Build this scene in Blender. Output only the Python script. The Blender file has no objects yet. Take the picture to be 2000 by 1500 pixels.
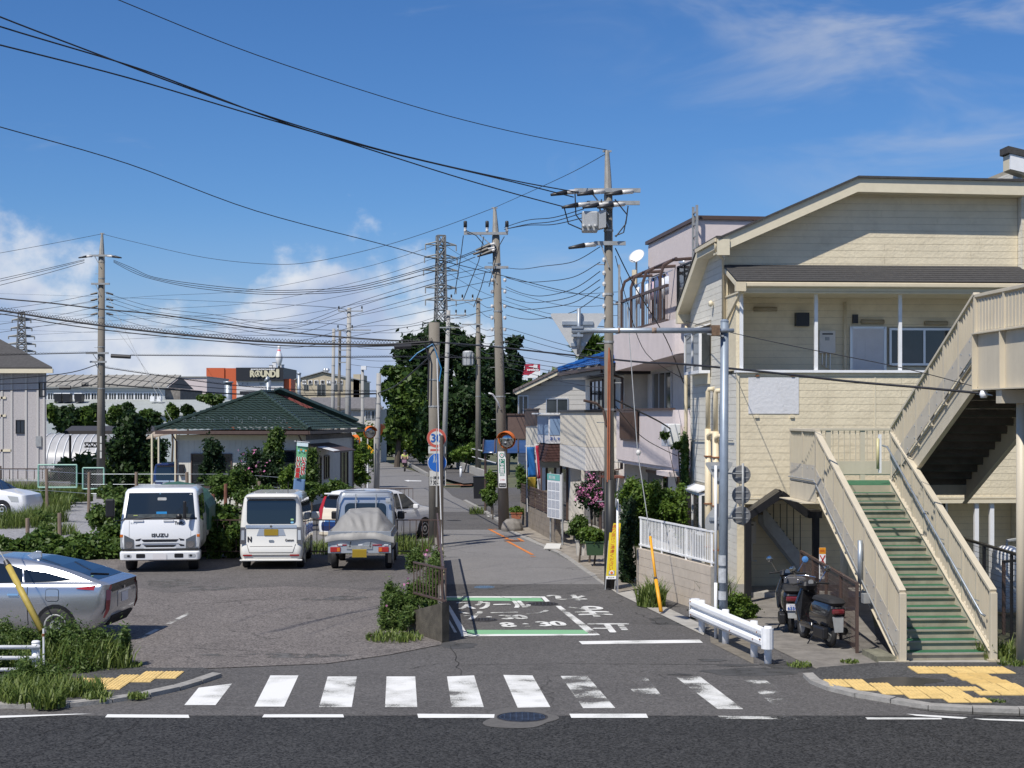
import bpy,math,random
import numpy as np
from mathutils import Vector,Matrix,Euler
random.seed(7)
RNG=np.random.default_rng(11)
SC=bpy.context.scene
COL=SC.collection
PI=math.pi
R=math.radians
# ---------------------------------------------------------------- camera
FPX,HY,CAMH=3000.0,808.0,4.0
cam_d=bpy.data.cameras.new('camera')
cam_d.sensor_width=36.0
cam_d.lens=36.0*FPX/2000.0
cam_d.shift_y=(HY-750.0)/2000.0
cam_d.clip_end=6000
cam=bpy.data.objects.new('camera',cam_d)
COL.objects.link(cam)
cam.location=(0,0,CAMH)
cam.rotation_euler=(PI/2,0,0)
SC.camera=cam
# ---------------------------------------------------------------- sky and sun
SUN_TRAVEL=Vector((0.44,0.60,-1.0)).normalized()
SUN_POS=-SUN_TRAVEL
SUN_EL=math.asin(SUN_POS.z)
SUN_AZ=math.atan2(SUN_POS.x,SUN_POS.y)
world=bpy.data.worlds.new('World')
SC.world=world
world.use_nodes=True
world.cycles.sampling_method='MANUAL'
world.cycles.sample_map_resolution=512
wn,wl=world.node_tree.nodes,world.node_tree.links
wn.clear()
def wmath(op,a,b=None,c=None,clamp=False):
 n=wn.new('ShaderNodeMath');n.operation=op;n.use_clamp=clamp
 for i,v in enumerate((a,b,c)):
  if v is None:
   continue
  if isinstance(v,(int,float)):
   n.inputs[i].default_value=v
  else:
   wl.new(v,n.inputs[i])
 return n.outputs[0]
def wsmooth(v,lo,hi):
 n=wn.new('ShaderNodeMapRange');n.interpolation_type='SMOOTHSTEP'
 wl.new(v,n.inputs['Value'])
 n.inputs['From Min'].default_value=lo;n.inputs['From Max'].default_value=hi
 return n.outputs['Result']
def wnoise(vec,scale,detail=6,rough=0.55,stretch=(1,1,1),off=(0,0,0),dist=0.0):
 m=wn.new('ShaderNodeMapping')
 m.inputs['Scale'].default_value=stretch;m.inputs['Location'].default_value=off
 wl.new(vec,m.inputs['Vector'])
 n=wn.new('ShaderNodeTexNoise')
 n.inputs['Scale'].default_value=scale;n.inputs['Detail'].default_value=detail
 n.inputs['Roughness'].default_value=rough;n.inputs['Distortion'].default_value=dist
 wl.new(m.outputs[0],n.inputs['Vector'])
 return n.outputs['Fac']
def wmix(f,a,b):
 n=wn.new('ShaderNodeMix');n.data_type='RGBA'
 if isinstance(f,(int,float)):
  n.inputs[0].default_value=f
 else:
  wl.new(f,n.inputs[0])
 for i,v in((6,a),(7,b)):
  if isinstance(v,tuple):
   n.inputs[i].default_value=v+(1,)
  else:
   wl.new(v,n.inputs[i])
 return n.outputs[2]
sky=wn.new('ShaderNodeTexSky')
sky.sky_type='NISHITA'
sky.sun_disc=False
sky.sun_elevation=SUN_EL
sky.sun_rotation=SUN_AZ
sky.altitude=30
sky.air_density=1.0
sky.dust_density=0.0
sky.ozone_density=6.0
tc=wn.new('ShaderNodeTexCoord')
dirv=tc.outputs['Generated']
sep=wn.new('ShaderNodeSeparateXYZ');wl.new(dirv,sep.inputs[0])
dx,dy,dz=sep.outputs
hlen=wmath('SQRT',wmath('ADD',wmath('MULTIPLY',dx,dx),wmath('MULTIPLY',dy,dy)))
el=wmath('DIVIDE',dz,hlen)
az=wmath('ARCTAN2',dx,dy)
top_n=wnoise(dirv,4.2,2,0.5,(1,1,0.0),(0.3,0.1,0))
puff=wnoise(dirv,17.0,6,0.56,(1,1,1.25),(2.1,0.4,0.9),0.0)
bump1=wmath('MULTIPLY',wsmooth(wmath('ABSOLUTE',wmath('ADD',az,0.118)),0.115,0.0),0.055)
bump2=wmath('MULTIPLY',wsmooth(wmath('ABSOLUTE',wmath('ADD',az,0.345)),0.10,0.0),0.095)
dip=wmath('MULTIPLY',wsmooth(az,-0.06,0.08),0.05)
top=wmath('ADD',wmath('ADD',wmath('ADD',wmath('MULTIPLY',top_n,0.05),0.034),bump1),bump2)
top=wmath('SUBTRACT',top,dip)
d1=wmath('ADD',wmath('SUBTRACT',top,el),wmath('MULTIPLY',wmath('SUBTRACT',puff,0.5),0.18))
bank=wsmooth(d1,-0.008,0.034)
soft=wnoise(dirv,9.0,2,0.6,(1,1,2.2),(5.0,1.0,3.0))
veil=wmath('MULTIPLY',wsmooth(el,0.13,0.0),wsmooth(soft,0.25,0.75))
wisp=wnoise(dirv,5.5,5,0.6,(1.0,1.0,3.2),(1.7,3.3,0.2),0.6)
wisp_hi=wmath('MULTIPLY',wsmooth(wisp,0.42,0.72),wsmooth(wmath('ADD',wmath('MULTIPLY',az,0.9),el),0.22,0.50))
wisp_lo=wmath('MULTIPLY',wsmooth(wisp,0.56,0.80),0.30)
thin=wmath('MAXIMUM',wmath('MULTIPLY',wisp_hi,0.6),wisp_lo)
shade_n=wnoise(dirv,11.0,3,0.5,(1,1,1.6),(2.13,0.4,0.84),0.0)
lit=wsmooth(wmath('SUBTRACT',shade_n,wmath('MULTIPLY',wsmooth(d1,0.0,0.10),0.22)),0.24,0.54)
cl_col=wmix(lit,(4.6,5.6,7.9),(9.3,9.5,9.9))
c0=wn.new('ShaderNodeHueSaturation');c0.inputs['Saturation'].default_value=1.07
c0.inputs['Value'].default_value=0.95
tint=wn.new('ShaderNodeMix');tint.data_type='RGBA';tint.blend_type='MULTIPLY';tint.inputs[0].default_value=1.0
wl.new(sky.outputs[0],tint.inputs[6]);tint.inputs[7].default_value=(0.77,0.935,1.18,1)
wl.new(tint.outputs[2],c0.inputs['Color'])
c1=wmix(wmath('MULTIPLY',wmath('ADD',wmath('MULTIPLY',veil,0.4),wmath('MULTIPLY',wsmooth(el,0.14,0.0),0.55)),0.95),c0.outputs[0],(4.0,5.2,8.0))
c2=wmix(thin,c1,(6.4,6.8,7.6))
c3=wmix(wmath('MULTIPLY',bank,wmath('SUBTRACT',0.93,wmath('MULTIPLY',wsmooth(d1,0.02,0.10),0.33))),c2,cl_col)
bg=wn.new('ShaderNodeBackground');bg.inputs['Strength'].default_value=0.085
wl.new(c3,bg.inputs['Color'])
wo=wn.new('ShaderNodeOutputWorld');wl.new(bg.outputs[0],wo.inputs['Surface'])
sun_d=bpy.data.lights.new('sun','SUN')
sun_d.energy=4.7
sun_d.angle=R(0.53)
sun_d.color=(1.0,0.945,0.86)
sun=bpy.data.objects.new('sun',sun_d)
COL.objects.link(sun)
sun.location=(-30,-50,80)
sun.rotation_euler=SUN_TRAVEL.to_track_quat('-Z','Y').to_euler()
vs=SC.view_settings
vs.view_transform='Standard'
vs.look='None'
vs.exposure=0.08
vs.gamma=1.0
vs.use_curve_mapping=False
SC.cycles.use_denoising=True
SC.cycles.max_bounces=6
SC.cycles.transparent_max_bounces=16
SC.cycles.sample_clamp_indirect=8
# ---------------------------------------------------------------- helpers
def gz(y):
 if y<60:
  return 0.0
 return-0.8*min(1.0,(y-60)/70.0)
def at(px,py,d):
 return Vector(((px-1000.0)*d/FPX,d,CAMH-(py-HY)*d/FPX))
def G(px,py,z=0.0):
 d=(CAMH-z)*FPX/(py-HY)
 for _ in range(12):
  d=(CAMH-z-gz(d))*FPX/(py-HY)
 return Vector(((px-1000.0)*d/FPX,d,z+gz(d)))
MATS={}
def nodes_of(m):
 return m.node_tree.nodes,m.node_tree.links
def mat(name,col,rough=0.6,metal=0.0,var=0.0,vscale=6.0,bump=0.0,bscale=40.0,coat=0.0,spec=0.5,obj=False,streak=False,island=0.0,dirt=0.0,trans=0.0):
 if name in MATS:
  return MATS[name]
 m=bpy.data.materials.new(name)
 m.use_nodes=True
 n,l=nodes_of(m)
 b=n['Principled BSDF']
 b.inputs['Roughness'].default_value=rough
 b.inputs['Metallic'].default_value=metal
 b.inputs['Specular IOR Level'].default_value=spec
 b.inputs['Coat Weight'].default_value=coat
 b.inputs['Coat Roughness'].default_value=0.05
 c=tuple(col)+(1,)
 b.inputs['Base Color'].default_value=c
 m.diffuse_color=c
 if obj:
  t=n.new('ShaderNodeTexCoord');vec=t.outputs['Object']
 else:
  t=n.new('ShaderNodeNewGeometry');vec=t.outputs['Position']
 cur=None
 if var>0:
  mp=n.new('ShaderNodeMapping')
  if streak:
   mp.inputs['Scale'].default_value=(1,1,0.12)
  l.new(vec,mp.inputs['Vector'])
  nz=n.new('ShaderNodeTexNoise')
  nz.inputs['Scale'].default_value=vscale;nz.inputs['Detail'].default_value=6
  nz.inputs['Roughness'].default_value=0.62
  l.new(mp.outputs[0],nz.inputs['Vector'])
  mr=n.new('ShaderNodeMapRange')
  mr.inputs['From Min'].default_value=0.3;mr.inputs['From Max'].default_value=0.7
  mr.inputs['To Min'].default_value=1-var;mr.inputs['To Max'].default_value=1+var
  l.new(nz.outputs['Fac'],mr.inputs['Value'])
  mx=n.new('ShaderNodeMix');mx.data_type='RGBA';mx.blend_type='MULTIPLY'
  mx.inputs[0].default_value=1.0
  mx.inputs[6].default_value=c
  l.new(mr.outputs[0],mx.inputs[7])
  cur=mx.outputs[2]
 if dirt>0:
  nz=n.new('ShaderNodeTexNoise')
  nz.inputs['Scale'].default_value=1.7;nz.inputs['Detail'].default_value=8
  nz.inputs['Roughness'].default_value=0.7
  l.new(vec,nz.inputs['Vector'])
  mr=n.new('ShaderNodeMapRange')
  mr.inputs['From Min'].default_value=0.52;mr.inputs['From Max'].default_value=0.72
  mr.inputs['To Min'].default_value=0.0;mr.inputs['To Max'].default_value=dirt
  l.new(nz.outputs['Fac'],mr.inputs['Value'])
  mx=n.new('ShaderNodeMix');mx.data_type='RGBA'
  l.new(mr.outputs[0],mx.inputs[0])
  if cur is None:
   mx.inputs[6].default_value=c
  else:
   l.new(cur,mx.inputs[6])
  mx.inputs[7].default_value=(c[0]*0.42,c[1]*0.39,c[2]*0.34,1)
  cur=mx.outputs[2]
 if island>0:
  g=n.new('ShaderNodeNewGeometry')
  mr=n.new('ShaderNodeMapRange')
  mr.inputs['To Min'].default_value=1-island;mr.inputs['To Max'].default_value=1+island
  l.new(g.outputs['Random Per Island'],mr.inputs['Value'])
  mx=n.new('ShaderNodeMix');mx.data_type='RGBA';mx.blend_type='MULTIPLY'
  mx.inputs[0].default_value=1.0
  if cur is None:
   mx.inputs[6].default_value=c
  else:
   l.new(cur,mx.inputs[6])
  l.new(mr.outputs[0],mx.inputs[7])
  cur=mx.outputs[2]
 if cur is not None:
  l.new(cur,b.inputs['Base Color'])
 if bump>0:
  nz=n.new('ShaderNodeTexNoise')
  nz.inputs['Scale'].default_value=bscale;nz.inputs['Detail'].default_value=4
  l.new(vec,nz.inputs['Vector'])
  bp=n.new('ShaderNodeBump');bp.inputs['Strength'].default_value=bump
  bp.inputs['Distance'].default_value=0.02
  l.new(nz.outputs['Fac'],bp.inputs['Height'])
  l.new(bp.outputs[0],b.inputs['Normal'])
 if trans>0:
  tr=n.new('ShaderNodeBsdfTranslucent')
  if cur is not None:
   l.new(cur,tr.inputs['Color'])
  else:
   tr.inputs['Color'].default_value=c
  ms=n.new('ShaderNodeMixShader');ms.inputs[0].default_value=trans
  l.new(b.outputs[0],ms.inputs[1]);l.new(tr.outputs[0],ms.inputs[2])
  l.new(ms.outputs[0],n['Material Output'].inputs['Surface'])
 MATS[name]=m
 return m
def paint_mat(name,col,wear,scale=2.2,lo=(1,1,1)):
 if name in MATS:
  return MATS[name]
 m=bpy.data.materials.new(name);m.use_nodes=True
 n,l=nodes_of(m)
 b=n['Principled BSDF'];b.inputs['Roughness'].default_value=0.75
 b.inputs['Base Color'].default_value=tuple(col)+(1,)
 g=n.new('ShaderNodeNewGeometry')
 mp=n.new('ShaderNodeMapping');mp.inputs['Scale'].default_value=(lo[0],lo[1],1)
 l.new(g.outputs['Position'],mp.inputs['Vector'])
 a=n.new('ShaderNodeTexNoise');a.inputs['Scale'].default_value=scale;a.inputs['Detail'].default_value=3
 f=n.new('ShaderNodeTexNoise');f.inputs['Scale'].default_value=42;f.inputs['Detail'].default_value=5
 f.inputs['Roughness'].default_value=0.8
 l.new(mp.outputs[0],a.inputs['Vector']);l.new(g.outputs['Position'],f.inputs['Vector'])
 ad=n.new('ShaderNodeMath');ad.operation='MULTIPLY_ADD'
 l.new(f.outputs['Fac'],ad.inputs[0]);ad.inputs[1].default_value=0.55;l.new(a.outputs['Fac'],ad.inputs[2])
 mr=n.new('ShaderNodeMapRange')
 th=0.30+0.72*wear
 mr.inputs['From Min'].default_value=th-0.05;mr.inputs['From Max'].default_value=th+0.05
 l.new(ad.outputs[0],mr.inputs['Value'])
 l.new(mr.outputs[0],b.inputs['Alpha'])
 d=n.new('ShaderNodeMix');d.data_type='RGBA'
 mr2=n.new('ShaderNodeMapRange')
 mr2.inputs['From Min'].default_value=th;mr2.inputs['From Max'].default_value=th+0.25
 l.new(ad.outputs[0],mr2.inputs['Value']);l.new(mr2.outputs[0],d.inputs[0])
 d.inputs[6].default_value=(col[0]*0.6,col[1]*0.6,col[2]*0.58,1)
 d.inputs[7].default_value=tuple(col)+(1,)
 l.new(d.outputs[2],b.inputs['Base Color'])
 MATS[name]=m
 return m
def asphalt(name,base,grain,patch,stain=0.0,brown=0.0):
 m=bpy.data.materials.new(name);m.use_nodes=True
 n,l=nodes_of(m)
 b=n['Principled BSDF'];b.inputs['Roughness'].default_value=0.88
 b.inputs['Specular IOR Level'].default_value=0.3
 g=n.new('ShaderNodeNewGeometry');pos=g.outputs['Position']
 def noise(s,d=4,r=0.6):
  q=n.new('ShaderNodeTexNoise');q.inputs['Scale'].default_value=s
  q.inputs['Detail'].default_value=d;q.inputs['Roughness'].default_value=r
  l.new(pos,q.inputs['Vector']);return q.outputs['Fac']
 def rng(v,a,c,lo,hi):
  q=n.new('ShaderNodeMapRange');l.new(v,q.inputs['Value'])
  q.inputs['From Min'].default_value=a;q.inputs['From Max'].default_value=c
  q.inputs['To Min'].default_value=lo;q.inputs['To Max'].default_value=hi
  return q.outputs['Result']
 def mul(a,c):
  q=n.new('ShaderNodeMath');q.operation='MULTIPLY';l.new(a,q.inputs[0]);l.new(c,q.inputs[1]);return q.outputs[0]
 vor=n.new('ShaderNodeTexVoronoi');vor.inputs['Scale'].default_value=42;l.new(pos,vor.inputs['Vector'])
 sepc=n.new('ShaderNodeSeparateColor');l.new(vor.outputs['Color'],sepc.inputs[0])
 gr=rng(sepc.outputs[0],0.0,1.0,1-grain,1+grain)
 big=rng(noise(0.55,6),0.3,0.7,1-patch,1+patch)
 mid=rng(noise(5.0,6,0.7),0.3,0.7,1-patch*0.5,1+patch*0.5)
 f=mul(mul(gr,big),mid)
 if stain>0:
  f=mul(f,rng(noise(0.9,7,0.65),0.55,0.72,1.0,1-stain))
 cr=n.new('ShaderNodeTexVoronoi');cr.feature='DISTANCE_TO_EDGE';cr.inputs['Scale'].default_value=0.33
 wob=n.new('ShaderNodeVectorMath');wob.operation='MULTIPLY_ADD'
 wn_=n.new('ShaderNodeTexNoise');wn_.inputs['Scale'].default_value=1.3;wn_.inputs['Detail'].default_value=6
 l.new(pos,wn_.inputs['Vector']);l.new(wn_.outputs['Color'],wob.inputs[0])
 wob.inputs[1].default_value=(1.3,1.3,0);l.new(pos,wob.inputs[2])
 l.new(wob.outputs[0],cr.inputs['Vector'])
 crk=rng(cr.outputs['Distance'],0.0,0.009,0.42,1.0)
 keep=rng(noise(0.35,3),0.5,0.6,0.0,1.0)
 ck=n.new('ShaderNodeMix');ck.data_type='FLOAT';l.new(keep,ck.inputs[0]);ck.inputs[2].default_value=1.0
 l.new(crk,ck.inputs[3])
 f=mul(f,ck.outputs[0])
 mx=n.new('ShaderNodeMix');mx.data_type='RGBA';mx.blend_type='MULTIPLY';mx.inputs[0].default_value=1
 mx.inputs[6].default_value=(base*(1+brown),base,base*(1-brown*0.6),1)
 l.new(f,mx.inputs[7]);l.new(mx.outputs[2],b.inputs['Base Color'])
 bp=n.new('ShaderNodeBump');bp.inputs['Strength'].default_value=0.5;bp.inputs['Distance'].default_value=0.008
 l.new(sepc.outputs[0],bp.inputs['Height']);l.new(bp.outputs[0],b.inputs['Normal'])
 MATS[name]=m
 return m
class MB:
 def __init__(s):
  s.v,s.f=[],[]
 def add(s,vs_,fs):
  o=len(s.v)
  s.v.extend([tuple(p)for p in vs_])
  s.f.extend([tuple(i+o for i in f)for f in fs])
  return s
 def box(s,a,b,rz=0.0,piv=None):
  x0,y0,z0=a;x1,y1,z1=b
  p=[(x0,y0,z0),(x1,y0,z0),(x1,y1,z0),(x0,y1,z0),(x0,y0,z1),(x1,y0,z1),(x1,y1,z1),(x0,y1,z1)]
  if rz:
   cx,cy=piv if piv else((x0+x1)/2,(y0+y1)/2)
   c_,s_=math.cos(rz),math.sin(rz)
   p=[(cx+(x-cx)*c_-(y-cy)*s_,cy+(x-cx)*s_+(y-cy)*c_,z)for x,y,z in p]
  return s.add(p,[(0,3,2,1),(4,5,6,7),(0,1,5,4),(1,2,6,5),(2,3,7,6),(3,0,4,7)])
 def cbox(s,c,d,rz=0.0):
  return s.box((c[0]-d[0]/2,c[1]-d[1]/2,c[2]-d[2]/2),(c[0]+d[0]/2,c[1]+d[1]/2,c[2]+d[2]/2),rz)
 def beam(s,p0,p1,w,h,up=(0,0,1)):
  p0,p1=Vector(p0),Vector(p1)
  d=(p1-p0).normalized()
  u=Vector(up)
  sx=d.cross(u)
  if sx.length<1e-4:
   sx=d.cross(Vector((1,0,0)))
  sx.normalize()
  u=sx.cross(d).normalized()
  a,b=sx*(w/2),u*(h/2)
  p=[p0-a-b,p0+a-b,p0+a+b,p0-a+b,p1-a-b,p1+a-b,p1+a+b,p1-a+b]
  return s.add(p,[(0,3,2,1),(4,5,6,7),(0,1,5,4),(1,2,6,5),(2,3,7,6),(3,0,4,7)])
 def tube(s,pts,r,n=8,r1=None,cap=True):
  pts=[Vector(p)for p in pts]
  k=len(pts)
  rings=[]
  prev=None
  for i,p in enumerate(pts):
   t=(pts[min(i+1,k-1)]-pts[max(i-1,0)]).normalized()
   if prev is None:
    u=t.cross(Vector((0,0,1)))
    if u.length<1e-3:
     u=t.cross(Vector((0,1,0)))
   else:
    u=prev-t*prev.dot(t)
   u.normalize();prev=u
   w=t.cross(u)
   rr=r if r1 is None else r+(r1-r)*i/(k-1)
   rings.append([p+(u*math.cos(2*PI*j/n)+w*math.sin(2*PI*j/n))*rr for j in range(n)])
  vs_=[p for ring in rings for p in ring]
  fs=[]
  for i in range(k-1):
   for j in range(n):
    a,b=i*n+j,i*n+(j+1)%n
    fs.append((a,b,b+n,a+n))
  if cap:
   fs.append(tuple(range(n-1,-1,-1)))
   fs.append(tuple((k-1)*n+j for j in range(n)))
  return s.add(vs_,fs)
 def lathe(s,prof,c=(0,0,0),n=16,axis='z'):
  vs_,fs=[],[]
  for r_,h in prof:
   for j in range(n):
    a=2*PI*j/n
    q=(r_*math.cos(a),r_*math.sin(a),h)
    if axis=='y':
     q=(q[0],q[2],q[1])
    elif axis=='x':
     q=(q[2],q[0],q[1])
    vs_.append((c[0]+q[0],c[1]+q[1],c[2]+q[2]))
  for i in range(len(prof)-1):
   for j in range(n):
    a,b=i*n+j,i*n+(j+1)%n
    fs.append((a,b,b+n,a+n))
  fs.append(tuple(range(n-1,-1,-1)))
  fs.append(tuple((len(prof)-1)*n+j for j in range(n)))
  return s.add(vs_,fs)
 def prism(s,poly,vec):
  poly=[Vector(p)for p in poly];vec=Vector(vec);n=len(poly)
  fs=[tuple(range(n-1,-1,-1)),tuple(range(n,2*n))]
  for i in range(n):
   j=(i+1)%n
   fs.append((i,j,n+j,n+i))
  return s.add(poly+[p+vec for p in poly],fs)
 def face(s,pts):
  return s.add(pts,[tuple(range(len(pts)))])
 def grid(s,rows,closed=False):
  k=len(rows[0])
  fs=[]
  for i in range(len(rows)-1):
   for j in range(k-1 if not closed else k):
    a,b=i*k+j,i*k+(j+1)%k
    fs.append((a,b,b+k,a+k))
  return s.add([p for r_ in rows for p in r_],fs)
 def mesh(s,name):
  me=bpy.data.meshes.new(name)
  me.from_pydata(s.v,[],s.f)
  me.validate()
  return me
 def build(s,name,m,parent=None,smooth=False,bev=0.0,sub=0,world=False,kind=None,auto=None):
  me=s.mesh(name)
  import bmesh
  bm=bmesh.new();bm.from_mesh(me)
  bmesh.ops.recalc_face_normals(bm,faces=bm.faces)
  bm.to_mesh(me);bm.free()
  return link(name,me,m,parent,smooth,bev,sub,world,kind)
def link(name,me,m,parent=None,smooth=False,bev=0.0,sub=0,world=False,kind=None):
 if isinstance(m,str):
  m=MATS[m]
 if m is not None and not me.materials:
  me.materials.append(m)
 if world and parent is not None:
  me.transform(wmat(parent).inverted())
 o=bpy.data.objects.new(name,me)
 COL.objects.link(o)
 if smooth:
  me.shade_smooth()
 if sub:
  md=o.modifiers.new('sub','SUBSURF');md.levels=sub;md.render_levels=sub
 if bev:
  md=o.modifiers.new('bev','BEVEL');md.width=bev;md.segments=2;md.limit_method='ANGLE'
 if parent is not None:
  o.parent=parent
 if kind:
  o['kind']=kind
 return o
def wmat(o):
 m=Matrix.LocRotScale(o.location,o.rotation_euler,o.scale)
 return wmat(o.parent)@m if o.parent else m
def tag(o,label,cat,group=None):
 o['label']=label;o['category']=cat
 if group:
  o['group']=group
 return o
def thing(name,label,cat,loc=(0,0,0),rz=0.0,group=None,scale=1.0):
 o=bpy.data.objects.new(name,None)
 o.empty_display_size=0.2
 COL.objects.link(o)
 o.location=loc;o.rotation_euler=(0,0,rz);o.scale=(scale,)*3
 return tag(o,label,cat,group)
def struct(o):
 o['kind']='structure'
 return o
def dup(o,parent,loc=None,rot=None):
 c=o.copy();COL.objects.link(c);c.parent=parent
 if loc is not None:
  c.location=loc
 if rot is not None:
  c.rotation_euler=rot
 return c
def dup_tree(o,loc,rz=None,label=None):
 c=o.copy();COL.objects.link(c);c.location=loc
 if rz is not None:
  c.rotation_euler=(0,0,rz)
 if label:
  c['label']=label
 for ch in list(o.children):
  k=ch.copy();COL.objects.link(k);k.parent=c
  for g in list(ch.children):
   q=g.copy();COL.objects.link(q);q.parent=k
 return c
TXT={}
def text_mesh(s):
 if s in TXT:
  return TXT[s]
 cu=bpy.data.curves.new('t','FONT');cu.body=s
 cu.resolution_u=3
 cu.fill_mode='FRONT'
 ob=bpy.data.objects.new('t',cu)
 me=bpy.data.meshes.new_from_object(ob)
 bpy.data.objects.remove(ob)
 n=len(me.vertices)
 co=np.zeros(n*3,np.float32);me.vertices.foreach_get('co',co);co=co.reshape(-1,3)
 fs=[tuple(p.vertices)for p in me.polygons]
 bpy.data.meshes.remove(me)
 if n:
  lo,hi=co.min(0),co.max(0)
  co[:,0]=(co[:,0]-lo[0])/max(hi[0]-lo[0],1e-6)
  co[:,1]=(co[:,1]-lo[1])/max(hi[1]-lo[1],1e-6)
 TXT[s]=(co,fs)
 return TXT[s]
def text(s,o,u,v,m,parent=None,name='lettering',world=False,bold=0.0):
 co,fs=text_mesh(s)
 if len(co)==0:
  return None
 o,u,v=Vector(o),Vector(u),Vector(v)
 nrm=u.cross(v).normalized()
 mb=MB()
 offs=[(0,0)]if not bold else[(0,0),(bold,0),(-bold,0),(0,bold),(0,-bold)]
 un,vn=u.normalized(),v.normalized()
 for i,(ox,oy)in enumerate(offs):
  k=nrm*(0.0012*i)+un*ox+vn*oy
  mb.add([o+u*float(c[0])+v*float(c[1])+k for c in co],fs)
 me=mb.mesh(name)
 return link(name,me,m,parent,world=world)
def vtext(s,o,u,v,m,parent=None,name='lettering',world=False,bold=0.0,gap=0.12):
 o,u,v=Vector(o),Vector(u),Vector(v)
 n=len(s)
 mb=MB()
 nrm=u.cross(v).normalized();un,vn=u.normalized(),v.normalized()
 offs=[(0,0)]if not bold else[(0,0),(bold,0),(-bold,0),(0,bold),(0,-bold)]
 for i,ch in enumerate(s):
  co,fs=text_mesh(ch)
  if len(co)==0:
   continue
  b=o+v*((n-1-i)/n+gap/n/2)
  vv=v*((1-gap)/n)
  uu=u
  if ch in 'いっりくけ':
   b=b+u*0.08;uu=u*0.84
  for k,(ox,oy)in enumerate(offs):
   q=nrm*(0.0012*k)+un*ox+vn*oy
   mb.add([b+uu*float(c[0])+vv*float(c[1])+q for c in co],fs)
 return link(name,mb.mesh(name),m,parent,world=world)
def clip(poly,ax,lo,hi):
 for sgn,lim in((1,lo),(-1,-hi)):
  out=[]
  for i in range(len(poly)):
   a,b=poly[i],poly[(i+1)%len(poly)]
   da,db=sgn*a[ax]-lim,sgn*b[ax]-lim
   if da>=0:
    out.append(a)
   if(da>=0)!=(db>=0):
    t=da/(da-db)
    out.append((a[0]+(b[0]-a[0])*t,a[1]+(b[1]-a[1])*t))
  poly=out
  if len(poly)<3:
   return[]
 return poly
def boards(poly,o,u,nrm,course,m,parent,name='siding_board',thick=0.012,gap=0.006,z0=0.0,maxlen=99):
 o,u,nrm=Vector(o),Vector(u),Vector(nrm)
 zlo,zhi=min(p[1]for p in poly),max(p[1]for p in poly)
 k=math.floor((zlo-z0)/course)
 while z0+k*course<zhi-0.02:
  a=z0+k*course
  strip=clip(poly,1,max(a+gap,zlo),min(a+course,zhi))
  if len(strip)>=3 and max(p[1]for p in strip)-min(p[1]for p in strip)>0.02:
   x0,x1=min(p[0]for p in strip),max(p[0]for p in strip)
   cuts=[x0]
   xx=x0+(maxlen if k%2 else maxlen*0.55)
   while xx<x1-0.3:
    cuts.append(xx);xx+=maxlen
   cuts.append(x1)
   for c0_,c1_ in zip(cuts[:-1],cuts[1:]):
    seg=clip(strip,0,c0_+0.002,c1_-0.002)
    if len(seg)>=3:
     MB().prism([o+u*p[0]+Vector((0,0,p[1]))for p in seg],nrm*thick).build(name,m,parent)
  k+=1
def leaf_cloud(blobs,n,size,name,m,parent=None,seed=1,world=True,flat=0.45,aspect=1.7,shell=0.25,droop=0.0,kind=None,sub=16,up=1.0,jit=.45):
 rg=np.random.default_rng(seed)
 if sub:
  nb=[]
  for b in blobs:
   for _ in range(sub):
    q=rg.normal(size=3);q/=np.linalg.norm(q);q*=rg.random()**.45*1.02
    k=.22+.26*rg.random()
    kx,ky,kz=k*(.6+.8*rg.random(3))
    nb.append((b[0]+q[0]*b[3],b[1]+q[1]*b[4],b[2]+q[2]*b[5],b[3]*kx,b[4]*ky,b[5]*kz*up))
  blobs=nb
 w=np.array([(b[6]if len(b)>6 else b[3]*b[4]*b[5])**0.8 for b in blobs]);w/=w.sum()
 idx=rg.choice(len(blobs),n,p=w)
 B=np.array([b[:6]for b in blobs])[idx]
 d=rg.normal(size=(n,3));d/=np.linalg.norm(d,axis=1)[:,None]
 rad=shell+(1-shell)*rg.random(n)**0.6
 rad*=1+jit*rg.normal(size=n)
 c=B[:,:3]+d*B[:,3:6]*rad[:,None]
 nr=rg.normal(size=(n,3))*0.7+d*0.6;nr[:,2]+=flat
 nr/=np.linalg.norm(nr,axis=1)[:,None]
 t=rg.normal(size=(n,3));t[:,2]-=droop
 t-=nr*(t*nr).sum(1)[:,None];t/=np.linalg.norm(t,axis=1)[:,None]
 bta=np.cross(nr,t)
 s=size*(0.55+0.9*rg.random(n))[:,None]
 L,W=t*s*aspect/2,bta*s/2
 fold=nr*s*0.18
 v=np.empty((n,4,3))
 v[:,0]=c-L;v[:,1]=c+W-fold;v[:,2]=c+L;v[:,3]=c-W-fold
 me=bpy.data.meshes.new(name)
 me.vertices.add(n*4);me.loops.add(n*4);me.polygons.add(n)
 me.vertices.foreach_set('co',v.reshape(-1).astype(np.float32))
 me.loops.foreach_set('vertex_index',np.arange(n*4,dtype=np.int32))
 me.polygons.foreach_set('loop_start',np.arange(0,n*4,4,dtype=np.int32))
 me.update()
 return link(name,me,m,parent,world=world,kind=kind)
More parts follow.
